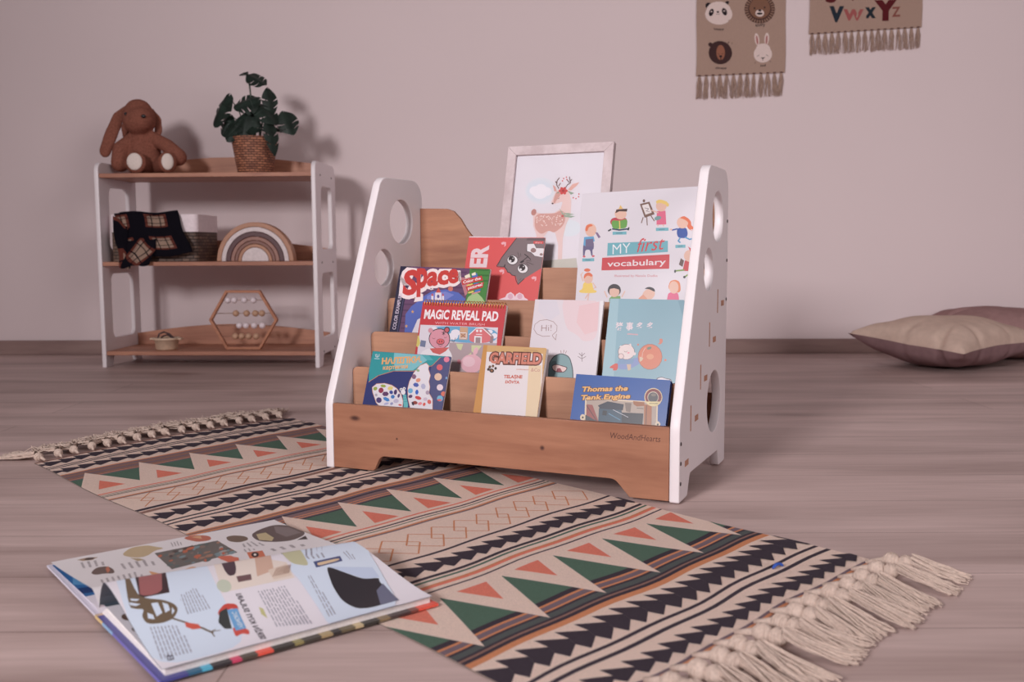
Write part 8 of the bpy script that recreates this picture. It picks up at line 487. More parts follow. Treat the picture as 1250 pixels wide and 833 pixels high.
# ------------------------------------------------------------------ bookcase
BZ=.0026
TH=-.4169
BC=Matrix.Translation((-.3609,1.9578,BZ))@Matrix.Rotation(TH,4,'Z')
bc=thing('bookcase','white-sided child\'s front-facing bookcase with alder tiers, standing half on the rug','bookcase',mat4=BC)
W=.70; T=.018
V,H=.373,.603
prof=[(-.012,0),(-.012,.137),(.192,.603),(V,.603),(V,0),(.318,0),(.304,.034),(.067,.038),(.048,0)]
prof=rounded(prof,[.004,.07,.034,.045,.004,.006,.012,.012,.006],8)
holes=[circ(.275,.507,.0495),circ(.198,.405,.0405),circ(.262,.142,.0615)]
pans=[(.067,.201),(.141,.269),(.212,.338),(.282,.405)]
floors=[(.034,.063),(.106,.133),(.178,.198),(.250,.266),(.322,.334)]
def side(u,name='side_panel'):
    me=panel(prof,holes,T,.0022); xform(me,side_matrix(u)); return link(name,me,'white',bc)
for u,sgn in ((-T/2,-1),(W+T/2,1)):
    sp=side(u)
    # tenon ends and slots showing on the outer face, screws
    xo=u+sgn*(T/2)
    for (v,w_),hh in zip(pans,(.162,.228,.302,.363)): link('tenon',box((xo,v,hh-.023),(.0012,.0055,.047),.0003),'edge',sp)
    for (v,w_) in floors: link('tenon',box((xo,v+.006,w_),(.0012,.026,.011),.0003),'edge',sp)
    for (v,w_) in [(-.004,.105),(-.004,.07),(-.004,.034),(.364,.50),(.364,.42),(.364,.34)]:
        bm=bmesh.new(); bmesh.ops.create_cone(bm,cap_ends=True,segments=14,radius1=.0038,radius2=.0032,depth=.0016,matrix=Matrix.Translation((xo+sgn*.0004,v,w_))@Matrix.Rotation(PI/2,4,'Y'))
        link('screw',bm_mesh(bm),'screw',sp)
G=.0006
# front board with the two cut-outs
fp=[(G,.003),(.096,.003),(.112,.034),(.6,.034),(.628,.003),(W-G,.003),(W-G,.1345),(G,.1345)]
fp=rounded(fp,[.001,.006,.016,.02,.006,.001,.002,.002],6)
me=panel(fp,[],.012,.001); fb=link('front_board',xform(me,front_matrix(-.006)),'front',bc)
a=Art(); a.text((0,0,0),'WoodAndHearts',(.590,.1075),(.683,.1075),.0105,.0,.15)
bm=bmesh.new(); cl=col_layer(bm); a.into(bm,cl,lambda x,y,z:Vector((x,-.012-z,y)))
link('lettering',bm_mesh(bm),'engrave',fb)
for i,(v,w_) in enumerate(pans):
    z0=floors[i][1]-.02
    pp=rounded([(G,z0),(W-G,z0),(W-G,w_),(G,w_)],[0,0,.012,.012],5)
    link('tier_board',xform(panel(pp,[],.0085,.0012),front_matrix(v)),'ply',bc)
gap=[.0,.067,.141,.212,.282,.366]
for i,(v,w_) in enumerate(floors):
    v0=gap[i]+.0045 if i else .0; v1=gap[i+1]-.0045
    link('tier_floor',box((W/2,(v0+v1)/2,w_),(W-2*G,v1-v0-.0004,.010),.0006),'ply',bc)
# wavy back board
bp=[(G,.25),(W-G,.25),(W-G,.54)]
right=[(W-.07,.538),(W-.088,.532),(W-.105,.515),(W-.12,.492),(W-.135,.474),(W-.155,.462),(W-.18,.458)]
left=[(W-x,y) for x,y in right][::-1]
bp+=right+[(W/2+.1,.45),(W/2,.447),(W/2-.1,.45)]+left+[(G,.54)]
link('back_board',xform(panel(bp,[],.010,.0012),front_matrix(.366)),'ply2',bc)
link('rear_rail',box((W/2,.352,.10),(W-2*G,.012,.09),.001),'ply',bc)
# ------------------------------------------------------------------ books
def book(key,name,label,cat='book',border=(60,50,60),back=(60,50,66),board=False,soft=.0006,spine=None,mat='cover',k=.88):
    d=BOOKS[key]; w,h,t=d['w'],d['h'],d['t']; al=math.radians(d['tilt']); ro=math.radians(d['rot'])
    ey=Vector((0,math.sin(al),math.cos(al))); ex=Vector((1,0,0))
    X=ex*math.cos(ro)+ey*math.sin(ro); Y=-ex*math.sin(ro)+ey*math.cos(ro); Zv=X.cross(Y)
    m=Matrix((X,Y,Zv)).transposed().to_4x4(); m.translation=Vector(d['o'])
    root=thing(name,label,cat,mat4=BC@m)
    ct=.0022 if board else min(soft,t*.3)
    bm=bmesh.new(); cl=col_layer(bm)
    lip=.003 if board else .0
    rr=.0 if board else .004
    # front, back and spine as thin sheets
    def sheet(z0,z1,c):
        pts=rounded([(0,0),(w,0),(w,h),(0,h)],[.0005,.003 if not board else .0015,.003 if not board else .0015,.0005],4)
        n=len(bm.faces)
        top=[bm.verts.new((x,y,z1)) for x,y in pts]; bot=[bm.verts.new((x,y,z0)) for x,y in pts]
        F=[bm.faces.new(top),bm.faces.new(bot[::-1])]
        for i in range(len(pts)): j=(i+1)%len(pts); F.append(bm.faces.new((top[j],top[i],bot[i],bot[j])))
        paint(bm,cl,c,F)
    sheet(-ct,0,L3(border,k)); sheet(-t,-t+ct,L3(back,k))
    n0=len(bm.faces); add_box(bm,(ct/2,h/2,-t/2),(ct,h,t-2*ct)); bm.faces.ensure_lookup_table()
    paint(bm,cl,L3(spine or border,k),bm.faces[n0:])
    a=Art((.0004,.0004,w-.0004,h-.0004)); a.load(ART[key],k,key in ('vocab','pig','hi','magic'))
    a.into(bm,cl,lambda x,y,z:Vector((x,y,z)))
    link('cover',bm_mesh(bm),mat,root)
    link('pages',box(((w-lip+ct)/2+ct/2,h/2,-t/2),(w-lip-ct-.0006,h-2*lip-.0008,t-2*ct-.0001)),'pages',root)
    return root
book('space','activity_book','purple and green Space colouring book with bubbly red title, left of the third tier',back=(60,44,84),border=(60,44,84))
mg=book('magic','spiral_notepad','red top-spiral reveal pad showing a smiling pig and a barn','notepad',border=(176,40,48),back=(150,34,44),soft=.0012)
d=BOOKS['magic']
bm=bmesh.new()
for i in range(30):
    x=.006+i*(d['w']-.012)/29
    tube(bm,[(x,d['h']-.001+.0085*math.cos(t)*.9,-d['t']/2+.0078*math.sin(t)) for t in [PI*2*k/12 for k in range(13)]],.0009,6,False)
link('spiral_binding',bm_mesh(bm),'gold',mg)
book('cat','workbook','coral red workbook with an upside-down grey cat face, in front of the deer picture',border=(222,78,78),back=(214,206,212))
book('butterfly','sticker_book','teal and navy sticker book with a mosaic butterfly in the lowest tier',border=(42,50,112),back=(42,50,112))
book('comic','comic_book','amber-edged comic book with a dark paw print, middle of the lowest tier',border=(198,138,62),back=(170,120,80))
book('blue','storybook','bright blue hardback train storybook at the right of the lowest tier',border=(10,78,158),back=(10,70,150),board=True)
book('hi','notebook','pale pink and grey notebook with a Hi! speech bubble and a blue-green monster','notebook',border=(216,206,213),back=(200,190,196))
book('pig','notebook','light blue notebook with a piglet riding a rocket beside an orange planet','notebook',border=(132,172,187),back=(120,160,176))
book('vocab','picture_book','large white vocabulary picture book ringed by drawn children, on the upper tier',border=(218,211,219),back=(50,36,40))
# framed deer print
d=BOOKS['frame']; w,h,t=d['w'],d['h'],d['t']; al=math.radians(d['tilt'])
m=Matrix.Rotation(PI/2-al,4,'X')
ey=Vector((0,math.sin(al),math.cos(al))); X=Vector((1,0,0)); Zv=X.cross(ey)
m=Matrix((X,ey,Zv)).transposed().to_4x4(); m.translation=Vector(d['o'])
fr=thing('framed_print','pale washed-wood frame with a spotted fawn print, leaning at the back of the bookcase','picture',mat4=BC@m)
bw=.021
for i,(pts) in enumerate(([(0,0),(w,0),(w-bw,bw),(bw,bw)],[(w,0),(w,h),(w-bw,h-bw),(w-bw,bw)],[(w,h),(0,h),(bw,h-bw),(w-bw,h-bw)],[(0,h),(0,0),(bw,bw),(bw,h-bw)])):
    me=panel(pts,[],t,.0008); me.transform(Matrix.Translation((0,0,-t/2))); link('frame_rail',me,'frame',fr)
bm=bmesh.new(); cl=col_layer(bm); a=Art((bw-.002,bw-.002,w-bw+.002,h-bw+.002)); a.poly(L3((222,215,222),.98),[(0,0),(w,0),(w,h),(0,h)]); a.load(ART['frame'],.98,True)
a.into(bm,cl,lambda x,y,z:Vector((x,y,-.0085+z))); link('print',bm_mesh(bm),'paper',fr)
link('backing_board',box((w/2,h/2,-.0125),(w-2*bw+.004,h-2*bw+.004,.004)),'edge',fr)
def glass_mat():
    m,nt,b=newmat('picture_glass'); b.inputs['Base Color'].default_value=(1,1,1,1); b.inputs['Roughness'].default_value=.02
    tr=N(nt,'ShaderNodeBsdfTransparent'); gl=N(nt,'ShaderNodeBsdfGlossy',Roughness=.03); fz=N(nt,'ShaderNodeFresnel',IOR=1.35); mx=N(nt,'ShaderNodeMixShader')
    o=nt.nodes['Material Output']
    nz=N(nt,'ShaderNodeTexNoise',Scale=3.0); mr=N(nt,'ShaderNodeMapRange'); mr.inputs['To Min'].default_value=.96; mr.inputs['To Max'].default_value=1.0
    nt.links.new(nz.outputs['Fac'],mr.inputs['Value']); nt.links.new(mr.outputs[0],tr.inputs['Color'])
    nt.links.new(fz.outputs[0],mx.inputs[0]); nt.links.new(tr.outputs[0],mx.inputs[1]); nt.links.new(gl.outputs[0],mx.inputs[2]); nt.links.new(mx.outputs[0],o.inputs['Surface'])
    return m
bm=bmesh.new(); vs=[bm.verts.new(p) for p in ((bw-.001,bw-.001,-.006),(w-bw+.001,bw-.001,-.006),(w-bw+.001,h-bw+.001,-.006),(bw-.001,h-bw+.001,-.006))]; bm.faces.new(vs)
link('glass',bm_mesh(bm),glass_mat(),fr)
# ------------------------------------------------------------------ rug
RA,RB,RC,RD=Vector((-1.0115,2.0052)),Vector((-.5963,2.5436)),Vector((.5178,1.3465)),Vector((.0660,.8825))
rug=thing('rug','flat-woven cotton rug with black, green and coral geometric bands and knotted fringes','rug',(0,0,0))
def rugxy(s,t):
    if s<.12: s-=.022*4*t*(1-t)*max(0,(.12-s)/.12)
    s2=s+.0016*math.sin(t*11+s*23)+.0012*math.sin(t*23+s*9)
    t2=t+.006*math.sin(s*17+1)*(1-t)+.004*math.sin(s*21)*t
    p=RA*(1-s2)*(1-t2)+RD*s2*(1-t2)+RB*(1-s2)*t2+RC*s2*t2
    return p
def rugz(s,t): return .0009+.0005*math.sin(s*23+t*5)*max(0,min(1,(s-.6)*4))
BEI,BLK,GRN,COR,BRN,ORA,PUR,DGR=[L3(c,1.78) for c in ((186,163,151),(52,44,52),(66,88,75),(184,98,80),(118,86,77),(170,108,72),(98,82,90),(68,72,72))]
A=Art()
LN,WD=1.0,1.0
def band(s0,s1,c): A.poly(c,[(s0,0),(s1,0),(s1,1),(s0,1)])
def cpoly(c,pts):
    A.poly(c,clip(list(pts),0,0,1,1))
A.poly(BEI,[(0,0),(1,0),(1,1),(0,1)])
def saw(s0,s1,per,ph=0,flip=False,n0=.42):
    """black band with sawtooth on both sides; tips at s0 (upper) and s1 (lower)"""
    u=s0+(s1-s0)*n0; l=s1-(s1-s0)*.32
    up=[];lo=[]
    k=-1
    while k*per+ph<1+per:
        t=k*per+ph
        up+=[(s0,t),(u,t+per*.97)]
        lo+=[(s1,t+.0),(l,t+per*.82)]
        k+=1
    pts=up+lo[::-1]
    # split in quads per tooth to keep it clean
    k=-1
    while k*per+ph<1+per:
        t=k*per+ph
        cpoly(BLK,[(s0,t),(u,t+per),(l,t+per*.82),(s1,t),(l,t-per*.18),(u,t)])
        cpoly(BLK,[(u,t),(u,t+per),(l,t+per*.82),(l,t-per*.18)])
        k+=1
def spikes(sa,sb,cs0,cs1,per,ph,half,green0,flip=1):
    """beige spikes with coral triangle inside, green between"""
    k=-1
    while k*per+ph<1+per:
        t=k*per+ph
        cpoly(BEI,[(sa,t),(sb,t-per/2),(sb,t+per/2)])
        cpoly(COR,[(cs0,t),(cs1,t-half),(cs1,t+half)])
        k+=1
band(0,.006,BRN)
saw(.006,.036,.052,.02); band(.0425,.0465,BLK); band(.0505,.0545,BLK); saw(.060,.089,.055,.03)
band(.0975,.102,ORA); band(.102,.142,PUR); band(.108,.118,BRN); band(.124,.132,BRN); band(.134,.137,ORA); band(.142,.206,GRN)
spikes(.112,.2065,.169,.211,.177,.066,.040,.142)
band(.2335,.2375,COR); band(.2405,.2425,BRN); band(.2455,.2475,GRN); band(.2495,.2515,BLK); band(.2635,.2675,ORA); band(.2675,.2705,PUR)
def chain(sc_,hs,per,ph,ht,wd_):
    k=-1
    while k*per+ph<1+per:
        t=k*per+ph
        P_=[(sc_-hs,t),(sc_,t+ht),(sc_+hs,t),(sc_,t-ht),(sc_-hs,t)]
        for a_,b_ in zip(P_,P_[1:]):
            if max(a_[1],b_[1])>.995 or min(a_[1],b_[1])<.005: continue
            dx,dy=(b_[0]-a_[0])*1.6,(b_[1]-a_[1])*.66; l=math.hypot(dx,dy); nx,ny=-dy/l*wd_/2/1.6,dx/l*wd_/2/.66
            A.poly(ORA,[(a_[0]+nx,a_[1]+ny),(a_[0]-nx,a_[1]-ny),(b_[0]-nx,b_[1]-ny),(b_[0]+nx,b_[1]+ny)])
        k+=1
chain(.2985,.027,.077,.036,.058,.0026)
band(.331,.339,BLK); band(.342,.346,BRN); band(.346,.351,COR if False else BRN)
saw(.359,.392,.0475,.02); band(.399,.4035,BLK); band(.4105,.415,BLK); saw(.4215,.452,.049,.01)
band(.4595,.4625,ORA); band(.4625,.467,BRN); band(.467,.471,ORA); band(.471,.506,PUR); band(.476,.480,BLK); band(.484,.487,BRN); band(.4905,.4935,ORA); band(.497,.500,ORA); band(.503,.506,BLK); band(.506,.571,GRN)
spikes(.478,.572,.529,.575,.180,.066,.040,.506)
band(.5810,.5845,COR); band(.5905,.5935,BLK); band(.5975,.5995,GRN); band(.6055,.6090,ORA); band(.6090,.6120,PUR)
chain(.6553,.0265,.077,.0005,.0585,.0026)
band(.6885,.6925,BLK); saw(.7015,.731,.0525,.046,n0=.4); band(.7355,.7405,BLK); band(.7435,.7470,GRN); band(.7535,.7560,ORA); band(.7560,.7600,COR); band(.7655,.7680,BLK)
# mirrored triangles
band(.782,.852,GRN); band(.849,.856,BLK); band(.856,.859,ORA); band(.859,.8655,PUR); band(.8655,.868,ORA); band(.868,.871,BLK); band(.871,.878,DGR); band(.878,.881,BLK); band(.881,.8835,BRN); band(.8835,.888,BLK); band(.888,.895,ORA)
k=-1
while k*.176+.075<1.2:
    t=k*.176+.075
    cpoly(BEI,[(.877,t),(.7815,t-.088),(.7815,t+.088)]); cpoly(COR,[(.8216,t),(.7810,t-.041),(.7810,t+.041)]); k+=1
saw(.899,.9365,.0525,.050,n0=.4); band(.9395,.9435,BLK); band(.9515,.9560,BLK); saw(.9645,.9885,.0505,.050,n0=.48)
band(.9925,.9955,PUR); band(.9955,1.0,ORA); band(.9985,1.0,BRN)
bm=bmesh.new(); cl=col_layer(bm)
def rf(x,y,z):
    p=rugxy(x,y); return Vector((p.x,p.y,rugz(x,y)+.0010+z))
A.into(bm,cl,rf,dz=.00003,z0=.00005,cuts=(.02,.04))
# body slab of the rug
NX,NY=60,24
g=[[bm.verts.new(rf(i/NX,j/NY,0)) for j in range(NY+1)] for i in range(NX+1)]
g2=[[bm.verts.new(Vector((v.co.x,v.co.y,.0003))) for v in row] for row in g]
F=[]
for i in range(NX):
    for j in range(NY):
        F.append(bm.faces.new((g[i][j],g[i+1][j],g[i+1][j+1],g[i][j+1])))
for i in range(NX):
    F.append(bm.faces.new((g[i][0],g2[i][0],g2[i+1][0],g[i+1][0]))); F.append(bm.faces.new((g[i][NY],g[i+1][NY],g2[i+1][NY],g2[i][NY])))
for j in range(NY):
    F.append(bm.faces.new((g[0][j],g[0][j+1],g2[0][j+1],g2[0][j]))); F.append(bm.faces.new((g[NX][j],g2[NX][j],g2[NX][j+1],g[NX][j+1])))
paint(bm,cl,L3((120,104,98),1.3),F)
link('woven_body',bm_mesh(bm),'rug',rug)
R=random.Random(11)
def knot(bm,c,r,axis,ln=1.15):
    q=axis.to_track_quat('X','Z').to_matrix()
    n=18;m_=12
    rows=[]
    for i in range(m_+1):
        th=PI*i/m_; row=[]
        for k in range(n):
            ph=2*PI*k/n; rr=r*(1+.07*math.cos(ph*2+i*2.2)*math.sin(th))*math.sin(th)
            row.append(bm.verts.new(Vector(c)+q@Vector((-r*ln*math.cos(th),rr*math.cos(ph),rr*math.sin(ph)))))
        rows.append(row)
    for i in range(m_):
        for k in range(n):
            f=bm.faces.new((rows[i][k],rows[i][(k+1)%n],rows[i+1][(k+1)%n],rows[i+1][k])); f.smooth=True
    # yarn ridges wound round
    for w in range(7):
        a0=R.uniform(0,PI); pts=[]
        tilt=R.uniform(-.5,.5); off=R.uniform(-.55,.55)*r
        for k in range(17):
            ph=2*PI*k/16; x=off+tilt*r*math.cos(ph); rad=math.sqrt(max(.05,1-(x/(r*ln))**2))*r*1.0
            pts.append(Vector(c)+q@Vector((x,rad*math.cos(ph),rad*math.sin(ph))))
        tube(bm,pts,r*.11,5,False)
def tassel(base,dirv,length,r,nst,spread,curl=0.,frizz=.0,two=True,zb=.002):
    t=bmesh.new(); d=Vector((dirv[0],dirv[1],0)).normalized(); pr=Vector((-d.y,d.x,0))
    b=Vector((base[0],base[1],zb+r))+d*(r*.9+(.012 if two else 0))
    tube(t,[b-d*(r*.9+(.018 if two else .006))-Vector((0,0,r*.75)),b],[r*.25,r*.5],8)
    knot(t,b+d*r*.6,r,(d+pr*R.uniform(-.4,.4)).normalized())
    st=b+d*r*1.5
    if two:
        off=pr*R.uniform(-.3,.3)*r
        knot(t,b+d*r*2.3+off,r*.92,(d+pr*R.uniform(-.6,.6)).normalized()); st=b+d*r*3.0+off
    me1=bm_mesh(t)
    s=bmesh.new()
    for i in range(nst):
        a=R.uniform(-1,1); el=R.uniform(.1,1.); L=length*R.uniform(.82,1.05)
        pts=[]
        for k in range(7):
            f=k/6
            lat=a*spread*(f**.8)*.5+R.uniform(-1,1)*frizz*f+curl*f*f*length
            z=max(.0016,(st.z+ r*.55*(el-.5))*(1-f)**1.2+ .0016+ el*r*.9*(1-f*.72)+frizz*R.uniform(0,1.6)*f)
            p=st+d*(L*f)+pr*(a*r*.55*(1-f)+lat); p.z=z; pts.append(p)
        tube(s,pts,[.00125]*6+[.0008],4,False)
    return me1,bm_mesh(s)
d0=(RD+RC)/2-(RA+RB)/2
nR=15
for i in range(nR):
    t=(i+.5)/nR; p=rugxy(1.0,t)
    dv=(RC-RB).normalized()*.6+(RD-RA).normalized()*.4
    ang=R.uniform(-.12,.12)+ (.30 if t>.9 else .1*math.sin(i*2.1))
    dv=Vector((dv.x*math.cos(ang)-dv.y*math.sin(ang),dv.x*math.sin(ang)+dv.y*math.cos(ang)))
    m1,m2=tassel(p,dv,R.uniform(.070,.086),.0110,36,.044,curl=R.uniform(-.25,.25),frizz=.0022)
    tt=link('tassel',m1,'cotton',rug); link('strands',m2,'cotton',tt)
nL=17
for i in range(nL):
    t=(i+.5)/nL; p=rugxy(0.0,t)
    dv=-((RC-RB).normalized()*.5+(RD-RA).normalized()*.5)
    ang=R.uniform(-.3,.3)+(.35 if i==0 else 0)
    dv=Vector((dv.x*math.cos(ang)-dv.y*math.sin(ang),dv.x*math.sin(ang)+dv.y*math.cos(ang)))
    m1,m2=tassel(p,dv,R.uniform(.045,.085) if i else .10,.0085,46,.085,frizz=.011 if i else .004,two=False)
    tt=link('tassel',m1,'cotton',rug); link('strands',m2,'cotton',tt)
# small blue scrap on the rug
p=rugxy(.9475,.80); bm=bmesh.new()
tube(bm,[(-.008,-.006,.001),(-.003,-.001,.004),(.002,.001,.005),(.007,.007,.002),(.009,.004,.0012)],[.0016,.0026,.002,.0026,.0014],8)
o=link('plastic_clip',bm_mesh(bm),'blue'); o.location=(p.x,p.y,.0035); tag(o,'tiny bright blue plastic clip lying on the rug near its fringed end','clip')
# ------------------------------------------------------------------ open book
OBZ=.004
th2=math.radians(38.5)
OB=Matrix.Translation((-.505,1.143,OBZ))@Matrix.Rotation(th2,4,'Z')
ob=thing('open_book','large illustrated encyclopedia lying open on the floor and rug corner, pages of sea animals','book',mat4=OB)
# local: x=along spine (a); near side b>0 -> y=-b ; far side y=+b
LA=.337
def znear(a,b):
    hk=.051-.017*min(max(a/.335,0),1)
    b=min(max(b,0),.225)
    if b<.03: return .012+(hk-.012)*math.sin(b/.03*PI/2)**.8
    f=(b-.03)/.195; return .012+(hk-.012)*(1-f*f*(3-2*f))*(1-.25*f)
def zfar(a,b):
    b=min(max(b,0),.235); A0=.026-.010*min(max(a/.335,0),1)
    if b<.03: return .012+(A0+.002-.012)*math.sin(b/.03*PI/2)
    f=(b-.03)/.205; return .008+(A0-.006)*(1-f)**1.2
def pagesheet(name,fn,Wb,sign,items,base,parent,k=1.25,lift=0,la=LA):
    bm=bmesh.new(); cl=col_layer(bm)
    a=Art((.0005,.0005,la-.0005,Wb-.0005)); a.poly(L3(base,k),[(0,0),(la,0),(la,Wb),(0,Wb)])
    if items: a.load(items,k,True)
    a.into(bm,cl,lambda x,y,z:Vector((x,-sign*y,fn(x,y)-OBZ*0+z+lift)),dz=.00005,z0=.0002,cuts=(.03,.006))
    # underside
    n=40; vs=[[bm.verts.new((x,-sign*Wb*j/n,fn(x,Wb*j/n)+lift-.0001)) for j in range(n+1)] for x in [la*i/8 for i in range(9)]]
    F=[bm.faces.new((vs[i][j],vs[i+1][j],vs[i+1][j+1],vs[i][j+1])) for i in range(8) for j in range(n)]
    paint(bm,cl,L3((118,122,134) if la>.2 and sign>0 else (196,192,200),k),F)
    me=bm_mesh(bm)
    return link(name,me,'paper',parent)
pagesheet('page',znear,.225,1,ART['near'],(214,208,216),ob)
pagesheet('page',zfar,.235,-1,ART['far'],(210,204,206),ob)
def lower(a,b,top,Wb,z0): return z0+(top-z0)*max(0,1-(b/Wb))**.7
# page blocks under the loose sheets
def block(Wb,sign,prof_):
    bm=bmesh.new(); n=26; xs=[.004+(LA-.006)*i/6 for i in range(7)]
    T_=[[bm.verts.new((x,-sign*Wb*j/n,prof_(x,Wb*j/n))) for j in range(n+1)] for x in xs]
    B_=[[bm.verts.new((x,-sign*Wb*j/n,.0032)) for j in range(n+1)] for x in xs]
    for i in range(6):
        for j in range(n):
            bm.faces.new((T_[i][j],T_[i+1][j],T_[i+1][j+1],T_[i][j+1])).smooth=True; bm.faces.new((B_[i][j],B_[i][j+1],B_[i+1][j+1],B_[i+1][j]))
    for j in range(n):
        for i in (0,6): bm.faces.new((T_[i][j],T_[i][j+1],B_[i][j+1],B_[i][j]))
    for i in range(6):
        for j in (0,n): bm.faces.new((T_[i][j],T_[i+1][j],B_[i+1][j],B_[i][j]))
    bmesh.ops.recalc_face_normals(bm,faces=bm.faces[:])
    return bm_mesh(bm)
link('page_block',block(.222,1,lambda x,b:.0045+.008*math.sin(min(1,b/.02)*PI/2)*(1-b/.4)+max(0,min(1,(x-.02)/.09))*(znear(x,b)-.0135-.008*math.sin(min(1,b/.02)*PI/2)*(1-b/.4)+.006) if False else min(znear(x,b)-.0012,.0045+.009*(1-b/.5)*min(1,b/.012)+max(0,min(1,(x-.03)/.10))*.03*max(0,1-b/.225))),'pages',ob)
link('page_block',block(.232,-1,lambda x,b:min(zfar(x,b)-.0012,.0042+.004*min(1,b/.012)*(1-b/.24)+max(0,min(1,(x-.02)/.12))*.02*max(0,1-b/.235))),'pages',ob)
# one lower sheet peeping out under the curl, with brown spots
def zlow(a,b): return min(znear(a,b)-.0006,.0145+.008*(1-b/.225)*math.sin(min(1,b/.03)*PI/2))
Lw=[['P',None,[]]]
bm=bmesh.new(); cl=col_layer(bm); a=Art((0,0,.06,.222)); a.poly(L3((214,208,214),1.2),[(0,0),(.06,0),(.06,.222),(0,.222)]); a.poly(L3((70,84,98),1.0),[(0,.0),(.06,.0),(.06,.036),(0,.030)])
for (x,y,rx,ry) in ((.012,.075,.007,.012),(.010,.115,.006,.009),(.02,.15,.006,.006)): a.poly(L3((92,68,56),1.3),[(x+rx*math.cos(t),y+ry*math.sin(t)) for t in [2*PI*k/12 for k in range(12)]])
a.into(bm,cl,lambda x,y,z:Vector((x,-y,zlow(x,y)+z)),dz=.0001,z0=.0001,cuts=(.03,.006)); link('page',bm_mesh(bm),'paper',ob)
# inside of the cover under the lifted far sheet (blue plate)
bm=bmesh.new(); cl=col_layer(bm); a=Art((0,0,.08,.233)); a.poly(L3((206,200,206),1.3),[(0,0),(.08,0),(.08,.233),(0,.233)]); a.poly(L3((34,96,150),1.3),[(0,.06),(.075,.06),(.075,.228),(0,.228)]); a.poly(L3((80,140,180),1.3),[(0,.12),(.02,.10),(.06,.16),(.02,.2)]); a.poly(L3((20,50,100),1.3),[(0,.075),(.03,.065),(.04,.09),(.0,.1)])
a.into(bm,cl,lambda x,y,z:Vector((x,y,min(zfar(x,y)-.0012,.0046+.0042*min(1,y/.012)*(1-y/.24))+z+.0003)),dz=.00005,z0=.0003,cuts=(.03,.01)); link('page',bm_mesh(bm),'paper',ob)
# hard cover: two boards and a spine, coloured artwork wraps over the edges
def board(y0,y1,segs,name):
    bm=bmesh.new(); cl=col_layer(bm); x0,x1=-.004,LA+.005; n=len(segs)
    cuts=[0]; 
    for wgt,c in segs: cuts.append(cuts[-1]+wgt)
    tot=cuts[-1]
    for i,(wgt,c) in enumerate(segs):
        a0=x0+(x1-x0)*cuts[i]/tot; a1=x0+(x1-x0)*cuts[i+1]/tot; m0=len(bm.faces)
        add_box(bm,((a0+a1)/2,(y0+y1)/2,.0015),(a1-a0,abs(y1-y0),.003)); bm.faces.ensure_lookup_table(); paint(bm,cl,L3(c,1.3),bm.faces[m0:])
    return link(name,bm_mesh(bm),'cover',ob)
segs=[(8,(60,60,130)),(4,(30,90,120)),(3,(60,160,190)),(6,(40,36,40)),(3,(190,50,90)),(5,(70,60,50)),(5,(210,70,50)),(7,(44,40,36)),(3,(130,120,70)),(6,(60,54,46)),(4,(150,130,90)),(3,(40,36,36)),(5,(96,84,60)),(3,(180,160,120)),(6,(48,44,40)),(4,(120,100,70)),(8,(60,44,44)),(3,(110,60,50)),(8,(206,70,48))]
board(-.004,-.231,segs,'front_cover')
board(.004,.241,[(3,(190,186,200)),(6,(150,160,190)),(8,(90,110,150)),(12,(70,80,120)),(10,(120,120,150))],'back_cover')
link('spine',box((LA/2,0,.0015),(LA+.009,.009,.003),.001),'cream',ob)
bm=bmesh.new(); cl=col_layer(bm); add_box(bm,(-.0045,-.118,.0018),(.0012,.226,.0030)); paint(bm,cl,L3((96,92,170),1.3)); n0=len(bm.faces); add_box(bm,(-.0046,-.05,.0018),(.0014,.04,.0032)); bm.faces.ensure_lookup_table(); paint(bm,cl,L3((120,160,200),1.3),bm.faces[n0:]); n0=len(bm.faces); add_box(bm,(-.0046,-.015,.0018),(.0014,.03,.0032)); bm.faces.ensure_lookup_table(); paint(bm,cl,L3((200,170,110),1.3),bm.faces[n0:])
link('cover_edge',bm_mesh(bm),'cover',ob)
# ------------------------------------------------------------------ white shelf unit
SH=Matrix.Translation((-1.5628,3.665,0))@Matrix.Rotation(-.0453,4,'Z')
SW,SD,SHt=.837,.3235,.776
sh=thing('shelf_unit','low white-sided open shelf unit with three wooden shelves against the wall','shelf',mat4=SH)
sp=rounded([(0,0),(0,SHt),(SD,SHt),(SD,0),(SD-.055,0),(SD-.075,.045),(.075,.045),(.055,0)],[.003,.035,.045,.003,.006,.014,.014,.006],6)
wins=[rounded([(.075,.448),(.262,.448),(.255,.686),(.085,.686)],.028,5)[::-1],rounded([(.070,.108),(.268,.108),(.265,.356),(.072,.356)],.028,5)[::-1]]
TS=.016
for u,sg in ((TS/2,-1),(SW-TS/2,1)):
    s_=link('side_panel',xform(panel(sp,wins,TS,.002),side_matrix(u)),'white',sh)
    for v in (.075,.255):
        for z in (.726,.396,.055):
            bm=bmesh.new(); bmesh.ops.create_cone(bm,cap_ends=True,segments=12,radius1=.0045,radius2=.004,depth=.0016,matrix=Matrix.Translation((u+sg*(TS/2+.0004),v,z))@Matrix.Rotation(PI/2,4,'Y')); link('screw',bm_mesh(bm),'screw',s_)
TOPS=(.733,.402,.062)
for z in TOPS:
    link('shelf_board',box((SW/2,.150,z-.0075),(SW-2*TS-.001,.290,.015),.0012),'shelfwood',sh)
    n=24; pts=[(TS+.0006,z+.0004)]+[(SW-TS-.0006,z+.0004)]+[(TS+.0006+(SW-2*TS-.0012)*(1-i/n),z+.046+.036*math.sin(PI*(1-i/n))) for i in range(n+1)]
    link('back_rail',xform(panel(pts,[],.010,.001),front_matrix(.290)),'shelfwood',sh)
def on_shelf(u,v,z): return SH@Vector((u,v,z))
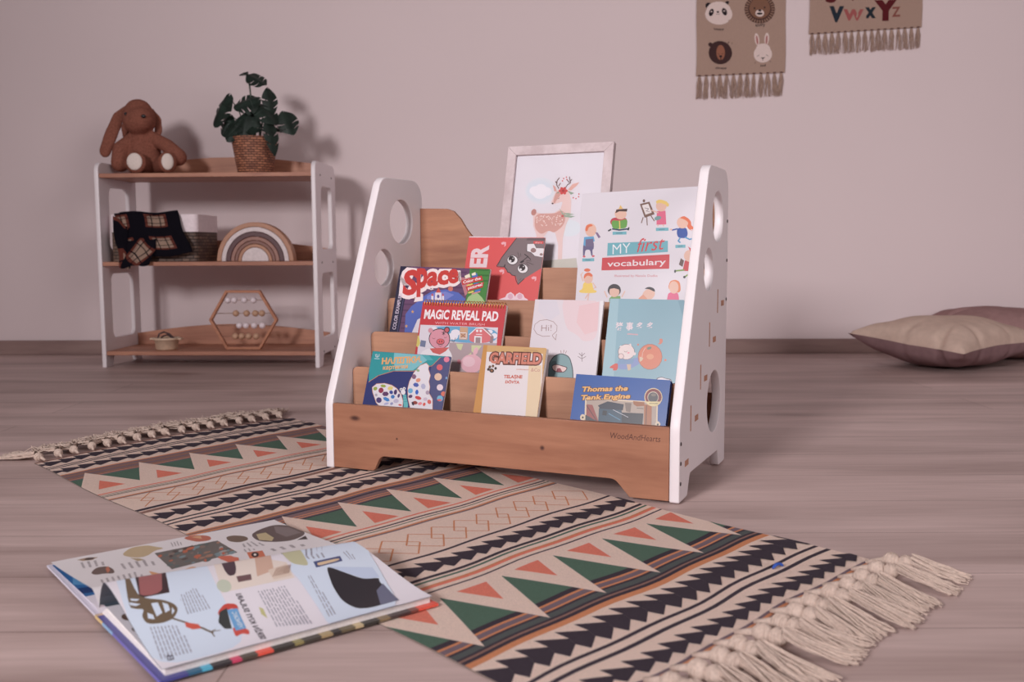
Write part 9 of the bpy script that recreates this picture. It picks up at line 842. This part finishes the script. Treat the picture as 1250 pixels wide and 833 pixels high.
# ---- plush rabbit
rz=-.0453
bun=thing('plush_rabbit','brown floppy-eared plush rabbit sitting at the left end of the top shelf','toy',mat4=SH@Matrix.Translation((.155,.125,.7335)))
def capsule(bm,pts,r):
    P=[Vector(p) for p in pts]
    for a,b in zip(range(len(P)-1),range(1,len(P))):
        n=max(3,int((P[b]-P[a]).length/(min(r[a],r[b])*.35)))
        for k in range(n+1):
            f=k/n; c=P[a].lerp(P[b],f); q=r[a]+(r[b]-r[a])*f; ellipsoid(bm,c,(q,q,q),seg=14,rings=9)
def remesh(bm,vox,sm=6):
    me=bm_mesh(bm); o=bpy.data.objects.new('r',me); COL.objects.link(o)
    m=o.modifiers.new('r','REMESH'); m.mode='VOXEL'; m.voxel_size=vox
    s=o.modifiers.new('s','SMOOTH'); s.iterations=sm; s.factor=.6
    e=eval_mesh(o); bpy.data.objects.remove(o); bpy.data.meshes.remove(me); e.materials.clear(); return smooth(e)
b=bmesh.new()
ellipsoid(b,(-.018,.02,.078),(.062,.056,.082)); ellipsoid(b,(-.024,.015,.125),(.050,.044,.045)); ellipsoid(b,(-.012,.02,.045),(.070,.06,.046))
hr=Matrix.Rotation(-.35,3,'Z')@Matrix.Rotation(.12,3,'Y')
ellipsoid(b,(-.032,.010,.218),(.063,.062,.064)); ellipsoid(b,(-.022,-.010,.204),(.060,.058,.052)); ellipsoid(b,(-.014,-.022,.208),(.052,.050,.050)); ellipsoid(b,(-.006,-.030,.206),(.044,.042,.044)); ellipsoid(b,(-.034,.012,.244),(.052,.052,.048))
capsule(b,[(-.062,.012,.140),(-.100,-.005,.098),(-.099,-.022,.046)],[.026,.034,.035])
capsule(b,[(.024,.005,.142),(.086,-.012,.108),(.128,-.022,.066)],[.025,.028,.034])
capsule(b,[(-.04,.0,.036),(-.025,-.055,.038)],[.034,.036]); capsule(b,[(.045,.0,.034),(.085,-.05,.038)],[.030,.033])
ellipsoid(b,(-.012,-.078,.043),(.042,.020,.043)); ellipsoid(b,(.106,-.072,.043),(.036,.022,.042),Matrix.Rotation(.45,3,'Z'))
link('body',remesh(b,.0045,14),'fur',bun)
for pts,r in (([(-.080,.026,.262),(-.122,.026,.222),(-.152,.018,.150),(-.174,.010,.088)],[(.014),.024,.027,.024]),([(.008,.040,.250),(.030,.038,.215),(.034,.030,.175),(.026,.024,.145)],[.010,.016,.017,.014])):
    b=bmesh.new(); P=[Vector(p) for p in pts]
    for i in range(3):
        for k in range(8):
            f=k/8; c=P[i].lerp(P[i+1],f); q=r[i]+(r[i+1]-r[i])*f; ellipsoid(b,c,(q,q*.42,q*1.1),seg=12,rings=8)
    link('ear',remesh(b,.004),'fur',bun)
b=bmesh.new(); tube(b,[(-.082,.030,.225),(-.096,.028,.185),(-.094,.022,.150)],[.012,.016,.010],8); link('ear_fold',bm_mesh(b),'fur',bun)
for c,r,rz_ in (((-.012,-.0925,.045),(.030,.0075,.032),0),((.113,-.0885,.044),(.022,.0085,.031),.45)):
    b=bmesh.new(); ellipsoid(b,c,r,Matrix.Rotation(rz_,3,'Z')); link('foot_pad',bm_mesh(b),'pad',bun)
b=bmesh.new(); ellipsoid(b,(-.058,-.0475,.228),(.006,.006,.0065)); link('eye',bm_mesh(b),'black',bun)
b=bmesh.new(); ellipsoid(b,(.024,-.030,.232),(.004,.004,.005)); link('eye',bm_mesh(b),'black',bun)
b=bmesh.new(); ellipsoid(b,(.018,-.0655,.216),(.009,.006,.007)); link('nose',bm_mesh(b),'black',bun)
# ---- potted plant
pl=thing('potted_monstera','dark green split-leaf monstera in a woven rattan pot on the top shelf','plant',mat4=SH@Matrix.Translation((.570,.14,.7335)))
bm=bmesh.new(); uv=bm.loops.layers.uv.new('UVMap')
prof_=[(.0,.0),(.064,.0),(.066,.004),(.0765,.07),(.087,.132),(.089,.140),(.084,.141),(.080,.128),(.0,.120)]
n=40; rings=[]
for r_,z in prof_: rings.append([bm.verts.new((r_*math.cos(2*PI*k/n),r_*math.sin(2*PI*k/n),z)) for k in range(n)] if r_>0 else None)
for i in range(len(prof_)-1):
    for k in range(n):
        k2=(k+1)%n
        a_,b_=rings[i],rings[i+1]
        if a_ is None or b_ is None: continue
        f=bm.faces.new((a_[k],a_[k2],b_[k2],b_[k])); f.smooth=True
        for lp,(kk,ii) in zip(f.loops,((k,i),(k+1,i),(k+1,i+1),(k,i+1))): lp[uv].uv=(kk/n*.50,prof_[ii][1])
bm.faces.new([v for v in rings[1]][::-1])
link('woven_pot',bm_mesh(bm),'wicker',pl)
bm=bmesh.new(); bmesh.ops.create_circle(bm,cap_ends=True,segments=32,radius=.079,matrix=Matrix.Translation((0,0,.128))); link('soil',bm_mesh(bm),'soil',pl)
def leaf_outline(size,slits,wd=.86):
    pts=[]; n=40
    for i in range(n+1):
        t=i/n  # 0 at tip .. 1 at stem notch
        y=1-t*1.12; x=wd*.5*math.sin(min(1,t/.98)*PI)**.72*(1+.25*t)
        if t>.93: x=max(.02,x*.8)
        pts.append([x,y])
    r=[]
    for i,(x,y) in enumerate(pts):
        if i in slits: r.append((x,y+.012)); r.append((x*.30,y+.10)); r.append((x*.98,y-.045))
        elif i-1 in slits or i-2 in slits: continue
        else: r.append((x,y))
    left=[(-x,y) for x,y in r[::-1]]
    full=r+[(0,.02)]+left
    return [(x*size,(y)*size) for x,y in full]
def leaf(base,tip,nrm,size=None,slits=(14,20,26),wd=.86,holes=True,fold=.25,droop=.18):
    base,tip=Vector(base),Vector(tip); ax=(tip-base); s=size or ax.length; ax.normalize()
    nz=Vector(nrm); nz=(nz-ax*nz.dot(ax)).normalized(); sx=ax.cross(nz)
    out=leaf_outline(s,set(slits),wd)
    b2=bmesh.new(); vs=[b2.verts.new((x,y,0)) for x,y in out]
    for t in tess(out):
        try: b2.faces.new([vs[i] for i in t])
        except ValueError: pass
    for ax_ in (0,1):
        k=-6
        for k in range(-6,14):
            c=k*s/10
            bmesh.ops.bisect_plane(b2,geom=b2.verts[:]+b2.edges[:]+b2.faces[:],plane_co=(c,0,0) if ax_==0 else (0,c,0),plane_no=(1,0,0) if ax_==0 else (0,1,0))
    for v in b2.verts:
        x,y=v.co.x,v.co.y; z=-abs(x)*fold*(1)+ -droop*s*(y/s)**2+.03*s*math.sin(x/s*14)
        v.co=base+sx*x+ax*y+nz*z
    for f in b2.faces: f.smooth=True
    return bm_mesh(b2)
# (stem base xyz, leaf base xyz, tip xyz, normal, width) in pot coordinates; x right, y back, z up
LV=[((0,0),(-.012,-.01,.318),(.058,-.03,.300),(.1,-.6,.8),.95),((0,0),(-.016,-.01,.325),(-.046,-.02,.326),(-.1,-.5,.85),.9),
 ((-.02,0),(-.085,-.03,.255),(-.150,-.05,.175),(-.55,-.8,.25),.70),((-.03,0),(-.085,-.02,.200),(-.115,-.04,.145),(-.3,-.9,.3),.75),
 ((-.01,.0),(-.035,-.03,.190),(-.110,-.06,.150),(-.1,-.6,.8),.9),((0,0),(.03,-.03,.245),(-.06,-.06,.232),(-.05,-.75,.65),1.0),
 ((0,0),(-.01,-.01,.265),(.055,-.02,.262),(0,-.5,.85),.8),((.02,0),(.062,-.01,.275),(.085,-.03,.205),(.6,-.75,.2),.55),
 ((.02,0),(.03,-.03,.232),(.105,-.07,.180),(.25,-.6,.75),.7),((.03,.0),(.122,-.02,.208),(.160,-.05,.148),(.35,-.9,.3),.80),
 ((.02,-.02),(.070,-.05,.185),(.108,-.095,.085),(.5,-.8,.3),.36),((0,-.02),(-.005,-.04,.205),(-.02,-.08,.135),(0,-.95,.3),.9),
 ((.0,-.02),(.035,-.05,.190),(.030,-.09,.128),(.1,-.95,.3),.95),((-.02,-.01),(-.04,-.04,.185),(-.085,-.08,.128),(-.2,-.9,.4),.8),
 ((.02,-.01),(.06,-.03,.180),(.095,-.07,.138),(.3,-.9,.4),.8),((0,.02),(.01,.02,.225),(.045,.05,.245),(.2,-.7,.6),.8),((0,.02),(-.03,.02,.215),(-.06,.05,.21),(-.2,-.7,.6),.8),
 ((-.01,-.02),(-.03,-.04,.215),(-.062,-.07,.170),(-.2,-.85,.5),.75),((.01,-.02),(.015,-.03,.178),(.012,-.085,.150),(.0,-.8,.6),1.0),((.03,.01),(.09,.0,.165),(.125,-.02,.16),(.3,-.6,.7),.7)]
LV=[v for k,v in enumerate(LV) if k not in (6,12,14,15,16,17)]
for i,(sb,lb,tp,nr,wd) in enumerate(LV):
    lb=(lb[0],lb[1],.13+(lb[2]-.13)*1.32); tp=(tp[0]*1.03,tp[1],.13+(tp[2]-.13)*1.27)
    slits=(14,23) if i%3==0 else ((18,) if i%3==1 else (13,21))
    lf=link('leaf',leaf(lb,tp,nr,slits=slits,wd=wd),'leaf',pl)
    bm=bmesh.new(); B0=Vector((sb[0],sb[1],.128)); B1=Vector(lb); md=B0.lerp(B1,.5)+Vector((0,0,.03)); tube(bm,[B0,md,B1],[.003,.0024,.0018],6); link('stem',bm_mesh(bm),'stem',lf)
# ---- fabric basket
bs=thing('storage_basket','cloth-lined dark rope basket on the middle shelf under the tartan cloth','basket',mat4=SH@Matrix.Translation((.205,.150,.4025)))
def open_box(w,d,h0,h1,th,uvs=True,rad=.02):
    bm=bmesh.new(); uv=bm.loops.layers.uv.new('UVMap')
    o=rounded([(-w/2,-d/2),(w/2,-d/2),(w/2,d/2),(-w/2,d/2)],rad,5); i_=rounded([(-w/2+th,-d/2+th),(w/2-th,-d/2+th),(w/2-th,d/2-th),(-w/2+th,d/2-th)],max(.002,rad-th),5)
    n=len(o); L=[0]
    for k in range(n): L.append(L[-1]+math.hypot(o[(k+1)%n][0]-o[k][0],o[(k+1)%n][1]-o[k][1]))
    a=[bm.verts.new((x,y,h0)) for x,y in o]; b=[bm.verts.new((x,y,h1)) for x,y in o]; c=[bm.verts.new((x,y,h1)) for x,y in i_]; d_=[bm.verts.new((x,y,h0+th)) for x,y in i_]
    for k in range(n):
        j=(k+1)%n; f=bm.faces.new((a[k],a[j],b[j],b[k]))
        for lp,u_ in zip(f.loops,((L[k],h0),(L[k+1],h0),(L[k+1],h1),(L[k],h1))): lp[uv].uv=u_
        bm.faces.new((b[k],b[j],c[j],c[k])); bm.faces.new((c[k],c[j],d_[j],d_[k]))
    bm.faces.new(a[::-1]); bm.faces.new(d_)
    return bm_mesh(bm)
link('rope_body',open_box(.335,.235,0,.115,.008),'rope',bs)
link('cloth_liner',open_box(.338,.238,.112,.178,.006),'linen',bs)
# ---- tartan cloth over basket front
cl_o=thing('tartan_cloth','folded black, cream and rust tartan cloth hanging over the basket front','cloth',mat4=SH@Matrix.Translation((.175,.008,.38)))
def cloth(quad,uvs,vf,nx=34,ny=34,th=.003,seed=0,amp=.004):
    bm=bmesh.new(); uv=bm.loops.layers.uv.new('UVMap'); R_=random.Random(seed)
    ph=[R_.uniform(0,6) for _ in range(6)]
    def bil(q,s,t): return tuple((1-s)*(1-t)*q[0][k]+s*(1-t)*q[1][k]+s*t*q[2][k]+(1-s)*t*q[3][k] for k in range(2))
    g=[]
    for i in range(nx+1):
        row=[]
        for j in range(ny+1):
            s,t=i/nx,j/ny; x,z=bil(quad,s,t); y=vf(s,t)+amp*(math.sin(s*9+t*4+ph[0])+.6*math.sin(t*13-s*5+ph[1])+.4*math.sin(s*21+ph[2]))
            x+=.004*math.sin(t*8+ph[3]); z+=.004*math.sin(s*9+ph[4])
            row.append(bm.verts.new((x,y,z)))
        g.append(row)
    for i in range(nx):
        for j in range(ny):
            f=bm.faces.new((g[i][j],g[i+1][j],g[i+1][j+1],g[i][j+1])); f.smooth=True
            for lp,(a_,b_) in zip(f.loops,((i,j),(i+1,j),(i+1,j+1),(i,j+1))): lp[uv].uv=bil(uvs,a_/nx,b_/ny)
    r=bmesh.ops.solidify(bm,geom=bm.faces[:],thickness=th)
    return bm_mesh(bm)
# quad: bottom-left, bottom-right, top-right, top-left (x,z)
link('back_fold',cloth([(-.055,.03),(.190,.055),(.125,.212),(-.120,.208)],[(-.74,1.9),(.93,1.9),(.93,-.1),(-.74,-.1)],lambda s,t:-.014+.031*t,seed=2,amp=.002),'plaid',cl_o)
link('front_fold',cloth([(-.080,.000),(.035,.012),(.060,.110),(-.050,.105)],[(.215,-.243),(.827,.271),(.365,.823),(-.247,.309)],lambda s,t:-.025+.014*t,seed=3,amp=.002),'plaid',cl_o)
link('side_fold',cloth([(-.085,.004),(-.040,-.004),(-.060,.150),(-.118,.200)],[(.0,.3),(.2,.3),(.2,1.05),(.0,1.05)],lambda s,t:-.020+.022*t,seed=5,amp=.002,nx=12),'plaid',cl_o)
link('rim_fold',cloth([(-.115,.196),(.125,.200),(.120,.206),(-.110,.210)],[(.5,.5),(1.0,.5),(1.0,.7),(.5,.7)],lambda s,t:.012+.035*t,seed=6,amp=.001,ny=8),'plaid',cl_o)
# ---- rainbow stacker
rb=thing('rainbow_stacker','brown-toned wooden rainbow stacking toy on the middle shelf','toy',mat4=SH@Matrix.Translation((.592,.055,.4025)))
radii=[(.147,.130,'arch0'),(.129,.112,'arch1'),(.111,.094,'arch2'),(.093,.079,'arch4'),(.078,.066,'arch3'),(.065,.053,'arch0'),(.052,0,'arch1')]
for ro,ri,mt in radii:
    n=36; pts=[(ro*math.cos(PI*k/n),ro*math.sin(PI*k/n)) for k in range(n+1)]
    pts+= [(ri*math.cos(PI*(n-k)/n),ri*math.sin(PI*(n-k)/n)) for k in range(n+1)] if ri else []
    me=panel(pts,[],.045,.002); link('arch',xform(me,front_matrix(.0)),mt,rb)
# ---- hexagonal abacus
ab=thing('hexagon_abacus','hexagonal wooden abacus with white and natural beads on the bottom shelf','abacus',mat4=SH@Matrix.Translation((.524,.085,.0625)))
hw,hh=.134,.114
hp=[(-hw,hh),(-.066,2*hh),(.068,2*hh),(hw,hh),(.064,.0),(-.070,.0)]
def inset(p,cx,cy,k): return [(cx+(x-cx)*k,cy+(y-cy)*k) for x,y in p]
for i in range(6):
    a_,b_=hp[i],hp[(i+1)%6]; q=inset([a_,b_],0,hh,.915)
    link('frame_bar',xform(panel([a_,b_,q[1],q[0]],[],.020,.0012),front_matrix(0)),'hex',ab)
rows=[(.190,[-.060,-.035,.004,.040],'beadw'),(.139,[-.030,.012,.046,.072],'beadt'),(.092,[-.018,.008,.040,.072],'beadw'),(.050,[-.035,-.010,.017,.047],'beadt')]
for z,xs,mt in rows:
    half=hw-(abs(z-hh))*.58-.006; bm=bmesh.new(); tube(bm,[(-half,0,z),(half,0,z)],.0012,8); rod=link('rod',bm_mesh(bm),'wire',ab)
    for x in xs:
        bm=bmesh.new(); ellipsoid(bm,(x,0,z),(.0125,.0125,.0125),seg=20,rings=14); link('bead',bm_mesh(bm),mt,rod)
# ---- little cream pot with strap
pt=thing('toy_pot','small cream wooden toy pot with two lug handles on the bottom shelf','toy',mat4=SH@Matrix.Translation((.222,.075,.0625)))
bm=bmesh.new(); prof_=[(.0,.0),(.036,.0),(.041,.004),(.045,.038),(.050,.0385),(.051,.046),(.047,.047),(.042,.044),(.040,.012),(.0,.010)]
n=32; rings=[[bm.verts.new((r_*math.cos(2*PI*k/n),r_*math.sin(2*PI*k/n),z)) for k in range(n)] if r_>0 else None for r_,z in prof_]
for i in range(len(prof_)-1):
    if rings[i] is None or rings[i+1] is None: continue
    for k in range(n): bm.faces.new((rings[i][k],rings[i][(k+1)%n],rings[i+1][(k+1)%n],rings[i+1][k])).smooth=True
bm.faces.new(rings[1][::-1]); bm.faces.new(rings[8])
link('pot_body',bm_mesh(bm),'cream',pt)
for s in (-1,1): link('handle',box((s*.055,0,.0415),(.014,.026,.007),.002),'cream',pt)
for k in range(3):
    b2=box((.012+.012*k-.02,-.0445,.018+.006*k),(.0012,.001,.012)); 
st=thing('leather_strap','dark looped leather strap resting in the small cream pot','strap',mat4=SH@Matrix.Translation((.222,.075,.0775)))
bm=bmesh.new(); tube(bm,[(-.030,-.005,.0),(-.036,.0,.025),(-.030,.004,.045),(-.012,.006,.052),(.010,.003,.045),(.032,0,.026),(.020,-.01,.008)],[.0035]*7,8)
tube(bm,[(-.028,.008,.002),(-.022,.01,.034),(.0,.008,.042),(.020,.006,.028),(.024,.004,.006)],.003,8); link('loop',bm_mesh(bm),'leather',st)
# ------------------------------------------------------------------ wall banners
WM=Matrix(((wl.x,0,-wl.y*-1,0),(wl.y,0,-1,0),(0,1,0,0),(0,0,0,1)))
def banner(key,org,w,htop,label,fr_len,name,skew,nf):
    X=wl; Y=Vector((0,0,1)); Zv=X.cross(Y)
    m=Matrix((X,Y,Zv)).transposed().to_4x4(); m.translation=Vector(org)
    o=thing(name,label,'banner',mat4=m)
    bm=bmesh.new(); cl=col_layer(bm); a=Art()
    cb=L3((158,130,116),1.22)
    def slant(x): return skew*x/w
    a.clip=(0,-.02,w,htop)
    a.poly(cb,[(0,0),(w,slant(w)),(w,htop),(0,htop)]); a.load(ART[key],1.22)
    a.into(bm,cl,lambda x,y,z:Vector((x+.002*math.sin(y*18),y,z+.004+.0012*math.sin(x*22+y*7))),dz=.00006,cuts=(.03,.05))
    link('linen_cloth',bm_mesh(bm),'banner',o)
    R_=random.Random(len(label))
    # stitching holes and fringe bundles
    for i in range(nf):
        xc=(i+.5)*w/nf; b_=bmesh.new()
        for k in range(int(150/nf)+5):
            x=xc+R_.uniform(-.47,.47)*w/nf*(.8); L=fr_len*R_.uniform(.9,1.04); x2=x+R_.uniform(-.5,.5)*w/nf*.6
            y0=slant(x)+.001; tube(b_,[(xc+(x-xc)*.3,y0,.0035),(x,y0-L*.35,.004+R_.uniform(0,.003)),(x2,y0-L,.003+R_.uniform(0,.003))],[.0013,.0013,.0008],4,False)
        link('fringe_bundle',bm_mesh(b_),'jute',o)
    b_=bmesh.new()
    for i in range(nf): 
        xc=(i+.5)*w/nf; add_box(b_,(xc,slant(xc)+.002,.0066),(w/nf*.42,.0045,.0012))
    link('stitching',bm_mesh(b_),'engrave',o)
    b_=bmesh.new(); tube(b_,[(-.02,htop+.006,.009),(w+.02,htop+.006,.009)],.006,10); link('hanging_rod',bm_mesh(b_),'hex',o)
    b_=bmesh.new(); tube(b_,[(0,htop+.008,.009),(w/2,htop+.12,.006),(w,htop+.008,.009)],.0012,5); link('hanging_cord',bm_mesh(b_),'jute',o)
    return o
def wall_pt(d,z,off=.0015): p=Vector((0,4.10,0))+wl*d; return (p.x+wl.y*off,p.y-wl.x*off,z)
banner('banner1',wall_pt(.764,1.150),.364,.62,'beige linen wall banner printed with panda, lion, bear and rabbit heads',.095,'wall_banner',.012,13)
banner('banner2',wall_pt(1.222,1.315),.458,.50,'beige linen wall banner printed with the last alphabet letters V W X Y Z',.085,'wall_banner',.024,17)
# ------------------------------------------------------------------ floor cushions
def cushion(w,d,h,seed,px=.5,seam_lift=None,crease=()):
    """returns upper mesh, lower mesh : pinched square pillow"""
    n=48; R_=random.Random(seed); out=[]
    for sgn in (1,-1):
        bm=bmesh.new(); g=[]
        for i in range(n+1):
            row=[]
            for j in range(n+1):
                u,v=2*i/n-1,2*j/n-1
                pin=.13; x=u*(1-pin*(1-abs(v)**2.2)*abs(u)**3); y=v*(1-pin*(1-abs(u)**2.2)*abs(v)**3)
                e=max(0,(1-u*u))*max(0,(1-v*v)); z=e**.42
                wr=.05*math.sin(7*u+3*v+seed)*math.sin(5*v-2*u)*(1-z*.6)+.03*math.sin(13*u*v+seed)
                # creases running inward from the seam
                cr=0
                for (cu,cv,dx,dy,wd_,am) in crease:
                    t=(u-cu)*dx+(v-cv)*dy; q=-(u-cu)*dy+(v-cv)*dx
                    if 0<=t<.55: cr-=am*math.exp(-(q/wd_)**2)*(1-t/.55)
                zz=sgn*h*(z*(1+wr)+cr*min(1,z*3)) if z>0 else 0
                sl=seam_lift(u,v) if seam_lift else 0
                row.append(bm.verts.new((x*w/2,y*d/2,zz+sl)))
            g.append(row)
        for i in range(n):
            for j in range(n):
                q=(g[i][j],g[i+1][j],g[i+1][j+1],g[i][j+1]); f=bm.faces.new(q if sgn>0 else q[::-1]); f.smooth=True
        out.append(bm_mesh(bm))
    return out
def place_cushion(label,loc,rot,w,d,h,seed,mt,mb,lift,crease=()):
    o=thing('floor_cushion',label,'cushion',mat4=Matrix.Translation(loc)@Matrix.Rotation(rot,4,'Z'))
    up,lo=cushion(w,d,h,seed,seam_lift=lift,crease=crease)
    zmin=min(v.co.z for v in lo.vertices)
    for m_ in (up,lo): m_.transform(Matrix.Translation((0,0,-zmin+.0005)))
    link('upper_side',up,mt,o); link('under_side',lo,mb,o)
    return o
place_cushion('plump beige cushion with a mauve underside lying on the floor at the right',(1.63,3.61,0),.61,.56,.46,.094,3,'cush_top','cush_low',lambda u,v:.028*max(0,-u)*max(0,v)-.012*max(0,-u)*max(0,-v),crease=((-1,-.55,1,.25,.06,.34),(-1,.1,1,-.1,.05,.15),(-.45,-1,.25,.97,.06,.2),(.3,-1,-.3,.95,.05,.12)))
place_cushion('mauve brown cushion lying behind the beige one, against the wall side',(1.98,3.86,0),-.15,.56,.40,.098,8,'cush2','cush2',lambda u,v:.03*max(0,-u),crease=((-.5,-1,.4,.9,.05,.3),(-1,-.3,.9,.3,.05,.25)))
# ------------------------------------------------------------------ camera
cam=bpy.data.cameras.new('camera'); co=bpy.data.objects.new('camera',cam); COL.objects.link(co)
cam.sensor_width=36; cam.sensor_fit='HORIZONTAL'; cam.lens=1180.8/1250*36; cam.clip_start=.05
p_,r_=.0968,-.0043
Fv=Vector((0,math.cos(p_),-math.sin(p_))); Rv=Vector((1,0,0)); Uv=Rv.cross(Fv)
R2=Rv*math.cos(r_)+Uv*math.sin(r_); U2=-Rv*math.sin(r_)+Uv*math.cos(r_)
mw=Matrix((R2,U2,-Fv)).transposed().to_4x4(); mw.translation=Vector((0,0,.4515)); co.matrix_world=mw
cam.dof.use_dof=True; cam.dof.focus_distance=1.9; cam.dof.aperture_fstop=5.6
sc.camera=co
# ------------------------------------------------------------------ light
def area(name,loc,target,size,power,col,sy=None):
    l=bpy.data.lights.new(name,'AREA'); l.energy=power; l.color=col; l.size=size
    if sy: l.shape='RECTANGLE'; l.size_y=sy
    o=bpy.data.objects.new(name,l); COL.objects.link(o); o.location=loc
    o.rotation_euler=(Vector(target)-Vector(loc)).to_track_quat('-Z','Y').to_euler(); return o
kl=area('key_light',(-2.3,-2.1,1.85),(1.0,3.0,.5),.75,56,(1.0,.955,.97),.75); kl.data.spread=math.radians(95)
area('fill_right',(2.9,-1.3,1.7),(.1,2.4,.4),2.0,60,(1.0,.93,.935),1.8)
area('top_bounce',(.2,1.2,2.6),(.2,1.6,0),2.4,7,(1.0,.93,.92),2.4)
wd=bpy.data.worlds.new('world'); sc.world=wd; wd.use_nodes=True
bg=wd.node_tree.nodes['Background']; bg.inputs[0].default_value=(.80,.62,.64,1); bg.inputs[1].default_value=.12
sc.view_settings.view_transform='Standard'; sc.view_settings.look='None'; sc.view_settings.exposure=0; sc.view_settings.gamma=1
